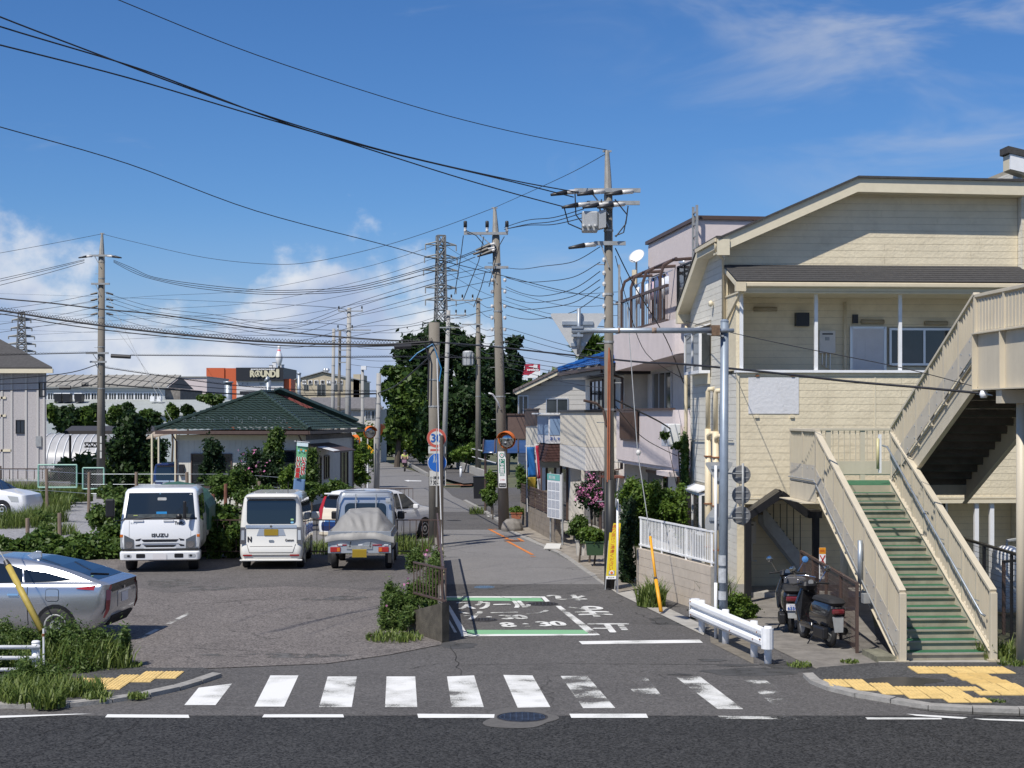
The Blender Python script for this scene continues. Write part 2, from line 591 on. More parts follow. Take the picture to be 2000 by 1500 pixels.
def grass_blades(spots,name,m,parent=None,seed=3,world=True,kind=None):
 rg=np.random.default_rng(seed)
 V=[]
 for(x,y,z,r,h,k)in spots:
  a=rg.random(k)*2*PI;rr=r*np.sqrt(rg.random(k))
  bx,by=x+rr*np.cos(a),y+rr*np.sin(a)
  hh=h*(0.45+0.75*rg.random(k));la=rg.random(k)*2*PI;lean=hh*(0.15+0.6*rg.random(k))
  w=0.006+0.009*rg.random(k)
  px,py=-np.sin(la)*w,np.cos(la)*w
  lx,ly=np.cos(la)*lean,np.sin(la)*lean
  v=np.empty((k,6,3))
  v[:,0]=np.stack([bx-px,by-py,np.full(k,z)],1);v[:,1]=np.stack([bx+px,by+py,np.full(k,z)],1)
  v[:,2]=np.stack([bx+px+lx*.35,by+py+ly*.35,z+hh*.62],1)
  v[:,3]=np.stack([bx-px+lx*.35,by-py+ly*.35,z+hh*.62],1)
  v[:,4]=np.stack([bx+px*.2+lx,by+py*.2+ly,z+hh*(0.8+.25*rg.random(k))],1)
  v[:,5]=np.stack([bx-px*.2+lx,by-py*.2+ly,v[:,4,2]],1)
  V.append(v)
 V=np.concatenate(V);n=len(V)
 me=bpy.data.meshes.new(name)
 me.vertices.add(n*6);me.loops.add(n*8);me.polygons.add(n*2)
 me.vertices.foreach_set('co',V.reshape(-1).astype(np.float32))
 base=np.arange(n,dtype=np.int32)[:,None]*6
 me.loops.foreach_set('vertex_index',(base+np.array([0,1,2,3,3,2,4,5],np.int32)).reshape(-1))
 me.polygons.foreach_set('loop_start',np.arange(0,n*8,4,dtype=np.int32))
 me.update()
 return link(name,me,m,parent,world=world,kind=kind)
def leaf_mat(name,a,b,rough=0.5,trans=0.35):
 m=bpy.data.materials.new(name);m.use_nodes=True
 n,l=nodes_of(m)
 g=n.new('ShaderNodeNewGeometry')
 mx=n.new('ShaderNodeMix');mx.data_type='RGBA'
 mx.inputs[6].default_value=tuple(a)+(1,);mx.inputs[7].default_value=tuple(b)+(1,)
 l.new(g.outputs['Random Per Island'],mx.inputs[0])
 bs=n['Principled BSDF'];bs.inputs['Roughness'].default_value=rough
 bs.inputs['Specular IOR Level'].default_value=0.35
 l.new(mx.outputs[2],bs.inputs['Base Color'])
 tr=n.new('ShaderNodeBsdfTranslucent');l.new(mx.outputs[2],tr.inputs['Color'])
 ms=n.new('ShaderNodeMixShader');ms.inputs[0].default_value=trans
 l.new(bs.outputs[0],ms.inputs[1]);l.new(tr.outputs[0],ms.inputs[2])
 l.new(ms.outputs[0],n['Material Output'].inputs['Surface'])
 MATS[name]=m
 return m
def glass_mat(name,col,rough=0.04):
 m=mat(name,col,rough,0.0,spec=0.8)
 return m
 # ---------------------------------------------------------------- shared materials
asphalt('asphalt_dark',0.036,0.85,0.14,0.12)
asphalt('asphalt_old',0.098,0.36,0.09,0.16,0.05)
asphalt('asphalt_far',0.185,0.18,0.07,0.10,0.035)
asphalt('asphalt_lot',0.140,0.55,0.10,0.16,0.11)
asphalt('asphalt_lot_old',0.112,0.42,0.10,0.2,0.085)
asphalt('asphalt_walk',0.070,0.5,0.12,0.2,0.01)
mat('concrete',(0.36,0.345,0.315),0.85,var=0.18,vscale=3,bump=0.25,dirt=0.35)
mat('concrete_dark',(0.20,0.185,0.165),0.9,var=0.25,vscale=4,bump=0.4,dirt=0.6)
mat('kerb',(0.30,0.29,0.27),0.85,var=0.2,vscale=8,bump=0.3,dirt=0.4)
mat('soil',(0.16,0.135,0.10),0.95,var=0.35,vscale=2,bump=0.5)
mat('pole_concrete',(0.195,0.175,0.145),0.85,var=0.15,vscale=2.5,streak=True,dirt=0.25)
mat('pole_pale',(0.34,0.335,0.32),0.8,var=0.12,vscale=2.5,streak=True,dirt=0.2)
mat('galv',(0.36,0.40,0.44),0.45,0.55,var=0.12,vscale=9)
mat('galv_dull',(0.33,0.34,0.34),0.6,0.3,var=0.15,vscale=9)
mat('cable',(0.018,0.018,0.022),0.6)
mat('insul',(0.62,0.60,0.57),0.25,var=0.1)
mat('insul_black',(0.03,0.03,0.032),0.45)
mat('white_paint',(0.78,0.79,0.80),0.4,var=0.05,vscale=5,dirt=0.12)
mat('rust',(0.22,0.09,0.04),0.9,var=0.3,vscale=20)
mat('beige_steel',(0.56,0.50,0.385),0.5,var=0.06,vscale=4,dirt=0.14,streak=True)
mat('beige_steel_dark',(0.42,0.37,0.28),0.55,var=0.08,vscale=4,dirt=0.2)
mat('brown_metal',(0.085,0.055,0.045),0.5,var=0.12)
mat('black_metal',(0.014,0.014,0.016),0.4)
mat('rubber',(0.016,0.016,0.017),0.75)
mat('glass_dark',(0.012,0.016,0.02),0.03,spec=0.9)
mat('glass_win',(0.03,0.037,0.04),0.06,spec=0.8,var=0.4,vscale=1.2)
mat('chrome',(0.75,0.76,0.78),0.12,1.0)
mat('alu',(0.62,0.64,0.66),0.35,0.7)
mat('lamp_red',(0.36,0.02,0.02),0.15,coat=0.6)
mat('lamp_amber',(0.60,0.16,0.02),0.15,coat=0.6)
mat('lamp_clear',(0.62,0.65,0.68),0.08,0.4,coat=1.0)
mat('plate_yellow',(0.30,0.20,0.012),0.5)
mat('plate_white',(0.72,0.70,0.70),0.5)
mat('black_ink',(0.02,0.02,0.024),0.5)
mat('blue_ink',(0.02,0.09,0.38),0.45)
mat('red_ink',(0.52,0.03,0.03),0.45)
mat('white_ink',(0.80,0.80,0.80),0.5)
mat('orange',(0.72,0.17,0.02),0.45)
mat('yellow_tube',(0.78,0.36,0.02),0.5,var=0.08)
leaf_mat('leaf_tree',(0.013,0.034,0.011),(0.046,0.088,0.022))
leaf_mat('leaf_dark',(0.012,0.030,0.012),(0.032,0.066,0.020))
leaf_mat('leaf_bright',(0.055,0.115,0.016),(0.150,0.225,0.034))
leaf_mat('leaf_mid',(0.038,0.085,0.016),(0.115,0.180,0.034))
leaf_mat('leaf_weed',(0.055,0.110,0.022),(0.140,0.200,0.050))
leaf_mat('leaf_dry',(0.10,0.12,0.035),(0.24,0.22,0.085))
leaf_mat('grass',(0.075,0.13,0.024),(0.20,0.25,0.06))
leaf_mat('petal_pink',(0.50,0.13,0.30),(0.75,0.38,0.55),trans=0.2)
mat('bark',(0.085,0.068,0.052),0.9,var=0.3,vscale=12,bump=0.6,bscale=30)
# ================================================================ ground, roads, pavements
def sheet(name,pts,m,z,parent=None):
 ys=[p[1]for p in pts]
 cuts=[min(ys)]+[c for c in(60,130)if min(ys)<c<max(ys)]+[max(ys)]
 mb=MB()
 for a,b in zip(cuts[:-1],cuts[1:]):
  seg=clip([(p[0],p[1])for p in pts],1,a,b)
  if len(seg)>=3:
   mb.face([(p[0],p[1],gz(p[1])+z)for p in seg])
 return mb.build(name,m,parent)
def gp(*pix):
 return[G(x,y)for x,y in pix]
def flat(name,pix,m,z,parent=None):
 return sheet(name,gp(*pix),m,z,parent)
mb=MB()
rows=[]
for y in(-60,0,60,130,400,3000):
 rows.append([(x,y,gz(y)-0.10)for x in(-2500,-60,60,2500)])
mb.grid(rows)
m_ground=mat('field',(0.10,0.105,0.055),0.95,var=0.4,vscale=0.35,dirt=0.4)
struct(mb.build('ground',m_ground))
main_road=struct(sheet('main_road',[(-90,6.5),(90,6.5),(90,20.34),(-90,20.34)],'asphalt_dark',0.0))
struct(sheet('near_pavement',[(-90,-8),(90,-8),(90,6.5),(-90,6.5)],'asphalt_walk',0.05))
junction=struct(sheet('side_road',[(-60,20.34),(60,20.34),(60,24.5),(8.5,24.5),(6.0,31),(3.4,36.0),(-8,36),(-60,36)],'asphalt_old',0.002))
far_road=struct(sheet('side_road_far',[(3.4,36.0),(2.42,36),(-0.2,53.2),(-0.8,62),(-9,62),(-9,42),(-3,42),(-3,36.0)],'asphalt_far',0.003))
struct(sheet('cross_street',[(-9,53),(0.0,53),(9,55),(9,63),(-0.7,63),(-9,63)],'asphalt_old',0.008))
struct(sheet('road_beyond',[(-9,63),(-0.9,63),(-3.0,78),(-4,90),(-4.6,100),(-8.0,127),(-13.0,155),(-22,200),(-34,236),(-40,236),(-28,200),(-19.5,160),(-14.5,128),(-11.0,100),(-9.5,80)],'asphalt_far',0.010))
struct(sheet('path_right',[(-0.9,63),(14,64),(14,90),(-3.0,90),(-4,90),(-3.0,78)],'asphalt_old',0.009))
lot=struct(flat('parking_lot',[(262,1312),(420,1306),(640,1297),(760,1280),(862,1260),(866,1150),(850,1085),(780,1072),(400,1085),(215,1092),(-200,1120),(-200,1316)],'asphalt_lot',0.012))
flat('lot_old_surface',[(230,1105),(225,1140),(330,1160),(430,1152),(560,1146),(660,1150),(760,1158),(840,1160),(838,1090),(780,1078),(420,1090)],'asphalt_lot_old',0.0145,lot)
flat('stall_line',[(268,1248),(280,1248),(372,1200),(366,1198)],paint_mat('paint_stall',(0.6,0.59,0.56),0.62),0.016,lot)
WZ=0.055
lw=gp((-500,1308),(395,1311),(432,1320),(400,1330),(340,1348),(280,1360),(215,1370),(120,1378),(-500,1378))
walk_l=struct(sheet('footway_left',lw,'asphalt_walk',WZ))
rw=gp((1600,1310),(1720,1300),(2300,1300),(2600,1300),(2600,1393),(2000,1390),(1830,1384),(1760,1372),(1700,1364),(1640,1352),(1592,1338),(1572,1324))
walk_r=struct(sheet('footway_right',rw,'asphalt_walk',WZ))
def kerb_run(pix,m,parent,w=0.15,h=0.075,step=0.6,side=1):
 pts=[G(x,y)for x,y in pix]
 out,d=[],0.0
 L=[0]
 for a,b in zip(pts[:-1],pts[1:]):
  L.append(L[-1]+(b-a).length)
 def pos(t):
  for i in range(len(L)-1):
   if t<=L[i+1]:
    return pts[i].lerp(pts[i+1],(t-L[i])/(L[i+1]-L[i]))
  return pts[-1]
 t=0.0
 while t<L[-1]-0.1:
  a,b=pos(t+0.008),pos(min(t+step,L[-1])-0.008)
  dv=(b-a);dv.z=0;dv.normalize()
  nr=Vector((-dv.y,dv.x,0))*(w*side)
  hh=h+random.uniform(-.006,.006)
  zb=min(a.z,b.z)
  bot=[a,b,b+nr,a+nr]
  MB().add([(p.x,p.y,zb-0.05)for p in bot]+[(a.x,a.y,a.z+hh-0.012),(b.x,b.y,b.z+hh-0.012),((b+nr).x,(b+nr).y,b.z+hh),((a+nr).x,(a+nr).y,a.z+hh)],[(0,3,2,1),(4,5,6,7),(0,1,5,4),(1,2,6,5),(2,3,7,6),(3,0,4,7)]).build('kerb_stone',m,parent)
  t+=step
kerb_run([(-300,1386),(120,1384),(215,1374),(285,1364),(350,1350),(405,1333),(436,1322)],'kerb',walk_l)
kerb_run([(1568,1322),(1588,1341),(1638,1356),(1698,1368),(1758,1377),(1828,1389),(2000,1395),(2300,1398)],'kerb',walk_r)
m_tact=mat('tactile',(0.64,0.46,0.18),0.7,var=0.14,vscale=7,dirt=0.25,bump=0.1)
mb=MB();mb.box((-.144,-.144,-.01),(.144,.144,.008))
for i in range(5):
 for j in range(5):
  x,y=(i-2)*.056,(j-2)*.056
  r_=.019
  mb.add([(x-r_,y-r_,.0081),(x+r_,y-r_,.0081),(x+r_,y+r_,.0081),(x-r_,y+r_,.0081),(x-r_*.6,y-r_*.6,.018),(x+r_*.6,y-r_*.6,.018),(x+r_*.6,y+r_*.6,.018),(x-r_*.6,y+r_*.6,.018)],[(4,5,6,7),(0,1,5,4),(1,2,6,5),(2,3,7,6),(3,0,4,7)])
dot_me=mb.mesh('tactile_tile');dot_me.materials.append(m_tact)
mb=MB();mb.box((-.147,-.147,-.01),(.147,.147,.008))
for i in range(4):
 y=(i-1.5)*.075
 mb.box((-.135,y-.011,.0081),(.135,y+.011,.0135))
bar_me=mb.mesh('tactile_tile');bar_me.materials.append(m_tact)
def tiles(rows_,parent,bars=()):
 for y,xs in rows_:
  for x in xs:
   me=bar_me if(y,x)in bars or y in bars else dot_me
   o=bpy.data.objects.new('tactile_tile',me);COL.objects.link(o);o.parent=parent
   o.location=(x+random.uniform(-.004,.004),y,WZ+0.004+random.uniform(-.002,.002))
   o.rotation_euler=(0,0,random.uniform(-.01,.01))
fr=lambda a,n:[a+.3*i for i in range(n)]
tiles([(23.75,fr(6.3,5)),(23.45,fr(6.3,5)),(23.15,fr(6.75,2)),(22.85,fr(6.8,2)),(22.55,fr(6.85,2)),(22.25,fr(6.9,2)),(22.6,fr(4.75,2)),(22.3,fr(4.75,3)),(22.0,fr(5.05,6)),(21.95,fr(6.9,4)),(21.7,fr(5.35,4)),(21.65,fr(6.7,5)),(21.4,fr(5.65,3)),(21.1,fr(6.1,2))],walk_r,bars=(23.15,22.85,22.55))
tiles([(23.3,fr(-5.45,2)),(23.0,fr(-5.75,3)),(22.7,fr(-6.65,5)),(22.4,fr(-6.65,4)),(22.1,fr(-6.95,5)),(21.8,fr(-6.65,3))],walk_l,bars=((22.7,-6.65),(22.7,-6.35),(22.4,-6.65),(22.7,-6.05)))
m_water=mat('puddle_water',(0.022,0.021,0.02),0.03,spec=0.6)
wet=mat('wet_asphalt',(0.03,0.029,0.028),0.35,var=0.2,vscale=5)
def blob_sheet(name,cx,cy,rx,ry,m,z,seed,parent=None,n=40):
 rg=random.Random(seed)
 ph=[rg.uniform(0,6.28)for _ in range(5)]
 pts=[]
 for i in range(n):
  a=2*PI*i/n
  k=1+.16*math.sin(2*a+ph[0])+.10*math.sin(3*a+ph[1])+.07*math.sin(5*a+ph[2])
  pts.append((cx+rx*k*math.cos(a),cy+ry*k*math.sin(a),z+gz(cy)))
 return MB().face(pts).build(name,m,parent)
blob_sheet('wet_patch',5.55,22.55,.75,.42,wet,WZ+.004,2,walk_r)
struct(blob_sheet('puddle',5.2,22.28,.28,.17,m_water,WZ+.009,5))
struct(flat('puddle',[(1770,1383),(1830,1392),(1930,1398),(2080,1401),(2080,1396),(1930,1391),(1830,1386)],m_water,0.008))
for i,(px,py,rx,ry)in enumerate([(900,1262,.30,.3),(835,1258,.5,.35),(1310,1212,.45,.55),(1480,1312,.9,.35),(1545,1300,.5,.3),(1330,1215,.3,.6),(1390,1290,.25,.12),(1330,1318,.2,.08),(1440,1300,.3,.12)]):
 p=G(px,py)
 blob_sheet('damp_stain',p.x,p.y,rx,ry,paint_mat('damp',(0.070,0.069,0.068),0.48,3.0),.0040+i*.0003,20+i,junction)
for i,(px,py,rx,ry)in enumerate([(560,1282,1.2,.25),(410,1150,.5,.5),(330,1140,.6,.8),(660,1170,.7,.4)]):
 p=G(px,py)
 blob_sheet('oil_stain',p.x,p.y,rx,ry,paint_mat('oil',(0.150,0.143,0.135),0.68,2.5),.0152+i*.0003,40+i,lot)
m_crack=mat('crack_fill',(.022,.021,.02),.9)
def crack(pix,w,parent,z):
 P_=[G(*p)for p in pix]
 pts=[]
 for a,b in zip(P_[:-1],P_[1:]):
  for k in range(6):
   pts.append(a.lerp(b,k/6)+Vector((random.uniform(-.04,.04),random.uniform(-.04,.04),0)))
 pts.append(P_[-1])
 L_,R_=[],[]
 for i,p in enumerate(pts):
  d=(pts[min(i+1,len(pts)-1)]-pts[max(i-1,0)]).normalized();n=Vector((-d.y,d.x,0))*w*random.uniform(.3,1)
  L_.append((p.x+n.x,p.y+n.y,z));R_.append((p.x-n.x,p.y-n.y,z))
 MB().grid([L_,R_]).build('crack',m_crack,parent)
for pix in([(1788,1416),(1812,1432),(1840,1446),(1868,1470),(1905,1495)],[(180,1462),(215,1440),(250,1424),(272,1408)],[(60,1440),(110,1424),(150,1414)],[(1500,1440),(1530,1428),(1600,1420)]):
 crack(pix,.012,main_road,.004)
for pix in([(884,1262),(890,1290),(900,1319)],[(800,1307),(830,1301),(872,1296)],[(900,1299),(1100,1297),(1300,1298),(1560,1299)],[(1240,1196),(1262,1206),(1290,1220)],[(960,1160),(1000,1172),(1060,1166),(1160,1152)],[(930,1150),(1040,1153),(1170,1149)]):
 crack(pix,.010,junction,.0075)
for pix in([(250,1188),(400,1180),(560,1168),(740,1157)],[(300,1265),(480,1272),(640,1284)],[(420,1175),(500,1172),(600,1174)]):
 crack(pix,.010,lot,.0165)
PW=(0.74,0.74,0.72)
stripes=[((388,1344),(453,1336),(421,1378),(360,1378),.18),((528,1320),(583,1320),(555,1381),(497,1381),.20),((640,1322),(697,1322),(687,1382),(623,1382),.33),((755,1322),(811,1322),(815,1382),(752,1382),.32),((873,1322),(926,1320),(945,1382),(882,1382),.34),((983,1319),(1040,1320),(1075,1382),(1011,1383),.28),((1095,1321),(1147,1321),(1202,1384),(1139,1384),.46),((1210,1322),(1262,1322),(1313,1385),(1265,1385),.70),((1318,1322),(1367,1322),(1452,1386),(1402,1386),.48),((1447,1325),(1490,1325),(1580,1387),(1520,1387),.66)]
for i,(a,b,c,d,w)in enumerate(stripes):
 w=min(.82,w+.14)
 flat('crossing_stripe',[a,b,c,d],paint_mat('paint_w%d'%int(w*100),PW,w,1.6),0.007,junction)
for(a,b,c,d,w)in[((-200,1404),(150,1395),(180,1395),(-200,1412),.22),((210,1396),(368,1397),(370,1403),(205,1402),.20),((516,1396),(670,1396),(672,1402),(512,1402),.3),((815,1395),(966,1396),(965,1403),(817,1403),.32),((1112,1395),(1262,1395),(1266,1403),(1116,1403),.3),((1402,1399),(1552,1400),(1560,1406),(1410,1405),.68),((1690,1402),(1838,1403),(1840,1406),(1694,1406),.5),((1770,1395),(1890,1402),(1880,1405),(1790,1399),.35),((1900,1404),(2050,1408),(2050,1412),(1920,1407),.3)]:
 flat('edge_line',[a,b,c,d],paint_mat('paint_w%d'%int(w*100),PW,w,1.6),0.007,junction)
flat('stop_line',[(1130,1253),(1366,1250),(1373,1256),(1137,1259)],paint_mat('paint_w36',PW,.36,1.6),0.007,junction)
m_grn=paint_mat('paint_green',(0.20,0.43,0.235),.22,1.2)
W3=paint_mat('paint_w30',PW,.30,1.6)
W5=paint_mat('paint_w50',PW,.50,1.6)
flat('zone_band',[(866,1167.5),(1056,1168.5),(1062,1175),(864,1173)],m_grn,0.007,junction)
flat('zone_band',[(911,1231),(1141,1231),(1152,1238.5),(914,1240)],m_grn,0.007,junction)
flat('zone_line',[(866,1165),(1062,1165.5),(1064,1168),(866,1167.5)],W3,0.0072,junction)
flat('zone_line',[(1056,1165.5),(1064,1165.5),(1074,1175),(1065,1176)],W3,0.0076,junction)
flat('zone_line',[(1085,1184),(1095,1184),(1172,1241),(1152,1241)],W5,0.0072,junction)
flat('zone_line',[(870,1180),(877,1181),(914,1240),(902,1242)],W3,0.0072,junction)
flat('zone_line',[(902,1239.5),(1160,1239),(1164,1241.5),(900,1243.5)],W3,0.0078,junction)
flat('guide_line',[(862,1190),(866,1192),(893,1236),(887,1236)],W5,0.0072,junction)
def road_text(s,a,b,c,m,name='road_lettering',bold=0.03):
 A,B,C_=G(*a),G(*b),G(*c)
 o=text(s,A+Vector((0,0,.0085)),B-A,C_-A,m,junction,name,bold=bold)
 return o
PT=paint_mat('paint_text',PW,.50,2.0)
PT2=paint_mat('paint_text_worn',PW,.54,2.0)
road_text('スクール',(898,1191),(1040,1188),(889,1176),PT)
road_text('ゾーン',(905,1205),(1078,1200),(895,1194),paint_mat('paint_text_gone',PW,.70,2.0))
road_text('7 : 30',(915,1211),(1032,1210),(908,1203),PT2,bold=.03)
road_text('8 : 30',(985,1226),(1108,1223),(975,1217),PT,bold=.03)
road_text('れ',(1138,1163),(1068,1163),(1150,1174),PT2,bold=.03)
road_text('ま',(1170,1185),(1108,1185),(1200,1205),PT2,bold=.03)
road_text('止',(1225,1219),(1150,1219),(1240,1236),PT2,bold=.03)
m_op=paint_mat('paint_orange',(0.62,0.20,0.04),.35)
for a,b in[((955,1034),(992,1053)),((985,1053),(1020,1058)),((1012,1052),(1022,1058)),((990,1057),(1040,1084)),((1036,1088),(1046,1088)),((955,1035),(970,1034))]:
 A,B=G(*a),G(*b)
 s_=(B-A).cross(Vector((0,0,1))).normalized()*.05
 MB().face([(p.x,p.y,p.z+.012)for p in(A-s_,B-s_,B+s_,A+s_)]).build('survey_mark',m_op,far_road)
for i in range(5):
 x,y=950+i*9,1008+i*3.2
 flat('hatch_mark',[(x,y),(x+17,y),(x+19,y+1.6),(x+3,y+1.6)],W3,.016,far_road)
flat('lane_arrow',[(789,939),(798,938),(800,938.8),(823,939.2),(823,940.6),(800,940.4),(797,941)],W3,.02,far_road)
for pix in([(868,946),(905,946),(905,947.5),(868,947.5)],[(898,947.5),(922,947),(922,948.5),(898,949)]):
 flat('drain_slot',pix,'rust',.02,far_road)
m_patch=mat('patch_asphalt',(0.105,0.10,0.095),0.9,var=0.15,vscale=9)
blob_sheet('patch',*G(1015,1402).xy,.52,.62,m_patch,.005,77,main_road)
m_iron=mat('cast_iron',(0.055,0.05,0.048),0.55,0.4,var=0.4,vscale=8)
m_ironb=mat('cast_iron_blue',(0.10,0.16,0.24),0.6,0.1,var=0.3,vscale=8)
def manhole(px,py,r,m,label,mi=None):
 p=G(px,py)
 t=thing('manhole_cover',label,'manhole',(p.x,p.y,p.z+.004))
 mb=MB();mb.lathe([(r,-.04),(r,.004),(r*.93,.006),(r*.93,.001)],n=28)
 mb.build('frame_ring',m,t)
 mb=MB();mb.lathe([(r*.9,-.02),(r*.9,.005),(r*.86,.006)],n=28)
 for k in(-3,-2,-1,0,1,2,3):
  w=math.sqrt(max(0,.72-(k*.23)**2))*r
  if w>.05:
   mb.box((-w,k*r*.23-.012,.0061),(w,k*r*.23+.012,.012))
   mb.box((k*r*.23-.010,-w,.0062),(k*r*.23+.010,w,.0115))
 mb.build('lid',mi or m,t)
manhole(1020,1401,.34,m_iron,'large round iron manhole cover at the edge of the main road',mat('lid_iron',(0.05,0.06,0.085),0.4,0.5,var=0.5,vscale=5))
manhole(1060,1180,.33,m_iron,'dark manhole cover on the corner of the green painted zone')
manhole(945,1211,.27,m_iron,'worn manhole cover among the painted time figures')
manhole(946,1147,.24,m_ironb,'small blue rimmed manhole cover up the side road')
manhole(887,1017,.30,m_iron,'manhole cover far up the side road near the cross street')
manhole(1003,1057,.30,mat('lid_rusty',(0.12,0.06,0.04),0.7,var=.3),'rusty manhole cover ringed with orange survey paint')
strip=struct(sheet('gutter_strip',gp((1374,1242),(1345,1228),(1205,1160),(1096,1084),(990,1037),(984,1034),(1010,1034),(1120,1084),(1245,1160),(1380,1225)),'concrete',.015))
kerb_run([(1192,1152),(1092,1082),(986,1036)],'kerb',strip,w=.14,h=.03,side=-1)
kerb_run([(984,1029),(944,1002),(905,980)],'kerb',strip,w=.14,h=.10,side=-1)
struct(sheet('verge',gp((1200,1152),(1100,1080),(1000,1036),(1010,1028),(1060,1050),(1180,1105),(1240,1150)),mat('verge_concrete',(0.27,0.24,0.20),.9,var=.3,vscale=3,dirt=.6),.03))
struct(sheet('shop_apron',gp((1208,1158),(1246,1152),(1238,1062),(1190,1042),(1090,1030),(1012,1030),(1004,1036),(1100,1084)),'verge_concrete',.022))
court=struct(sheet('forecourt',gp((1475,1250),(1440,1185),(1470,1150),(1640,1150),(1700,1180),(1720,1298),(1600,1310)),mat('court',(0.20,0.185,0.165),.95,var=.3,vscale=3,bump=.6,bscale=60,dirt=.5),.010))
struct(flat('planting_bed',[(1388,1256),(1472,1298),(1470,1240),(1430,1180),(1380,1190)],mat('bed',(0.17,0.15,0.12),.95,var=.3,vscale=4,dirt=.5),.009))
struct(flat('gravel_plot',[(-400,1100),(215,1086),(235,1010),(400,1000),(480,985),(420,965),(-400,965)],mat('gravel',(0.26,0.26,0.27),.95,var=.45,vscale=9,bump=.9,bscale=22),.02))
# ================================================================ footbridge with its stair
TH=math.atan(0.06)
fb=thing('footbridge','beige steel footbridge with a green treaded switchback stair and pale railings','footbridge',(6.27,24.7,0),TH)
m_tread=mat('tread_green',(0.028,0.135,0.062),0.75,var=0.22,vscale=5,dirt=0.55)
m_riser=mat('riser',(0.34,0.31,0.235),0.6,var=0.15,vscale=4,dirt=0.7)
W,TR,RI=1.40,.30,.145
Z0=.15
def flight(x0,y0,z0,n,dy,rise,under=False):
 for i in range(n):
  ya,yb=y0+dy*i,y0+dy*(i+1)
  z=z0+rise*i
  s=MB();s.box((x0,min(ya,yb)-(.02 if dy>0 else 0),z-.03),(x0+W,max(ya,yb)+(.02 if dy<0 else 0),z-.004));s.build('step_plate',m_riser,fb)
  yc,yd=sorted((ya+.018*(1 if dy>0 else-1),yb))
  MB().box((x0+.01,yc,z-.0035),(x0+W-.01,yd,z+.004)).build('tread',m_tread,fb)
  MB().box((x0+.012,min(ya,ya-.012*math.copysign(1,dy)),z-.0035),(x0+W-.012,max(ya,ya+.015*math.copysign(1,dy)),z+.002)).build('nosing','galv_dull',fb)
  yr=ya+.012*math.copysign(1,dy)
  MB().box((x0,min(yr,yr+.008),z-rise-.0),(x0+W,max(yr,yr+.008),z-.031)).build('riser',m_riser,fb)
flight(0,0,Z0,17,TR,RI)
LZ=Z0+RI*17
LY0,LY1=17*TR,17*TR+2.05
X2=1.50
N2,R2=15,.15
m_riser=mat('soffit_shaded',(0.085,0.072,0.055),0.8,var=0.3,vscale=3)  # shade under the upper flight painted into its step plates and risers
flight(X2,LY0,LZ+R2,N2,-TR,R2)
DZ=LZ+R2*N2
DY=LY0-TR*N2
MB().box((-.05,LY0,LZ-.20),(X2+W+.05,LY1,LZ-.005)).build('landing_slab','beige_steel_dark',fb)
MB().box((0.02,LY0+.02,LZ-.0045),(X2+W,LY1-.03,LZ+.004)).build('landing_surface',m_tread,fb)
def sl(a,b,y):
 return a[1]+(b[1]-a[1])*(y-a[0])/(b[0]-a[0])
def stringer(x,a,b,w=.02,h=.30,up=.10,name='stringer',m='beige_steel'):
 MB().prism([(x,a[0],a[1]-h+up),(x,b[0],b[1]-h+up),(x,b[0],b[1]+up),(x,a[0],a[1]+up)],(w,0,0)).build(name,m,fb)
 s=MB()
 for k in(up,up-h):
  s.prism([(x-.035,a[0],a[1]+k-.008),(x-.035,b[0],b[1]+k-.008),(x-.035,b[0],b[1]+k+.008),(x-.035,a[0],a[1]+k+.008)],(w+.07,0,0))
 s.build(name+'_flange',m,fb)
pick_me={}
def rail(x,a,b,top=1.06,step=.115,low=.12,plate=0,posts=5,capw=.11,depth=.05):
 L=abs(b[0]-a[0])
 s=MB();s.beam((x,a[0],a[1]+top),(x,b[0],b[1]+top),capw,.055);s.build('top_rail','beige_steel',fb,bev=.006)
 s=MB();s.beam((x,a[0],a[1]+low),(x,b[0],b[1]+low),.05,.03);s.build('bottom_rail','beige_steel',fb)
 h=round(top-low-.035,3)
 key=(h,depth)
 if key not in pick_me:
  q=MB();q.box((-depth/2,-.005,0),(depth/2,.005,h));me=q.mesh('picket');me.materials.append(MATS['beige_steel']);pick_me[key]=me
 n=int(L/step)
 for i in range(1,n):
  t=i/n
  y=a[0]+(b[0]-a[0])*t
  o=bpy.data.objects.new('picket',pick_me[key]);COL.objects.link(o);o.parent=fb
  o.location=(x,y,a[1]+(b[1]-a[1])*t+low+.01)
 for i in range(posts):
  t=(i+.02)/(posts-1+.04)
  y=a[0]+(b[0]-a[0])*t;z=a[1]+(b[1]-a[1])*t
  MB().box((x-.045,y-.03,z-.08),(x+.045,y+.03,z+top-.02)).build('rail_post','beige_steel',fb)
 if plate:
  xo=x+plate*.036
  MB().prism([(xo,a[0],a[1]+.02),(xo,b[0],b[1]+.02),(xo,b[0],b[1]+.38),(xo,a[0],a[1]+.38)],(plate*.006,0,0)).build('side_plate',mat('plate_grey',(0.50,0.455,0.375),.55,var=.06,dirt=.15),fb)
  k=max(2,int(L/.38))
  bolt=None
  for i in range(k):
   for dz in(.10,.32):
    t=(i+.5)/k
    p=(xo+plate*.008,a[0]+(b[0]-a[0])*t,a[1]+(b[1]-a[1])*t+dz)
    if bolt is None:
     q=MB();q.lathe([(.016,-.006),(.016,.008),(.008,.014)],n=6,axis='x');bolt=q.build('bolt','galv',fb);bolt.location=p
    else:
     dup(bolt,fb,p)
A,B=(0.0,Z0-.06),(LY0,LZ-.06+.0)
C_,D_=(LY0,LZ+.02),(DY,DZ+.02)
for x in(-.02,W):
 stringer(x,(-.16,Z0-.11),B,h=.34,up=.16)
rail(-.04,(-.16,Z0-.05),(LY0,LZ-.05),plate=-1,posts=9)
rail(W+.04,(-.16,Z0-.05),(LY0,LZ-.05),posts=9,plate=0)
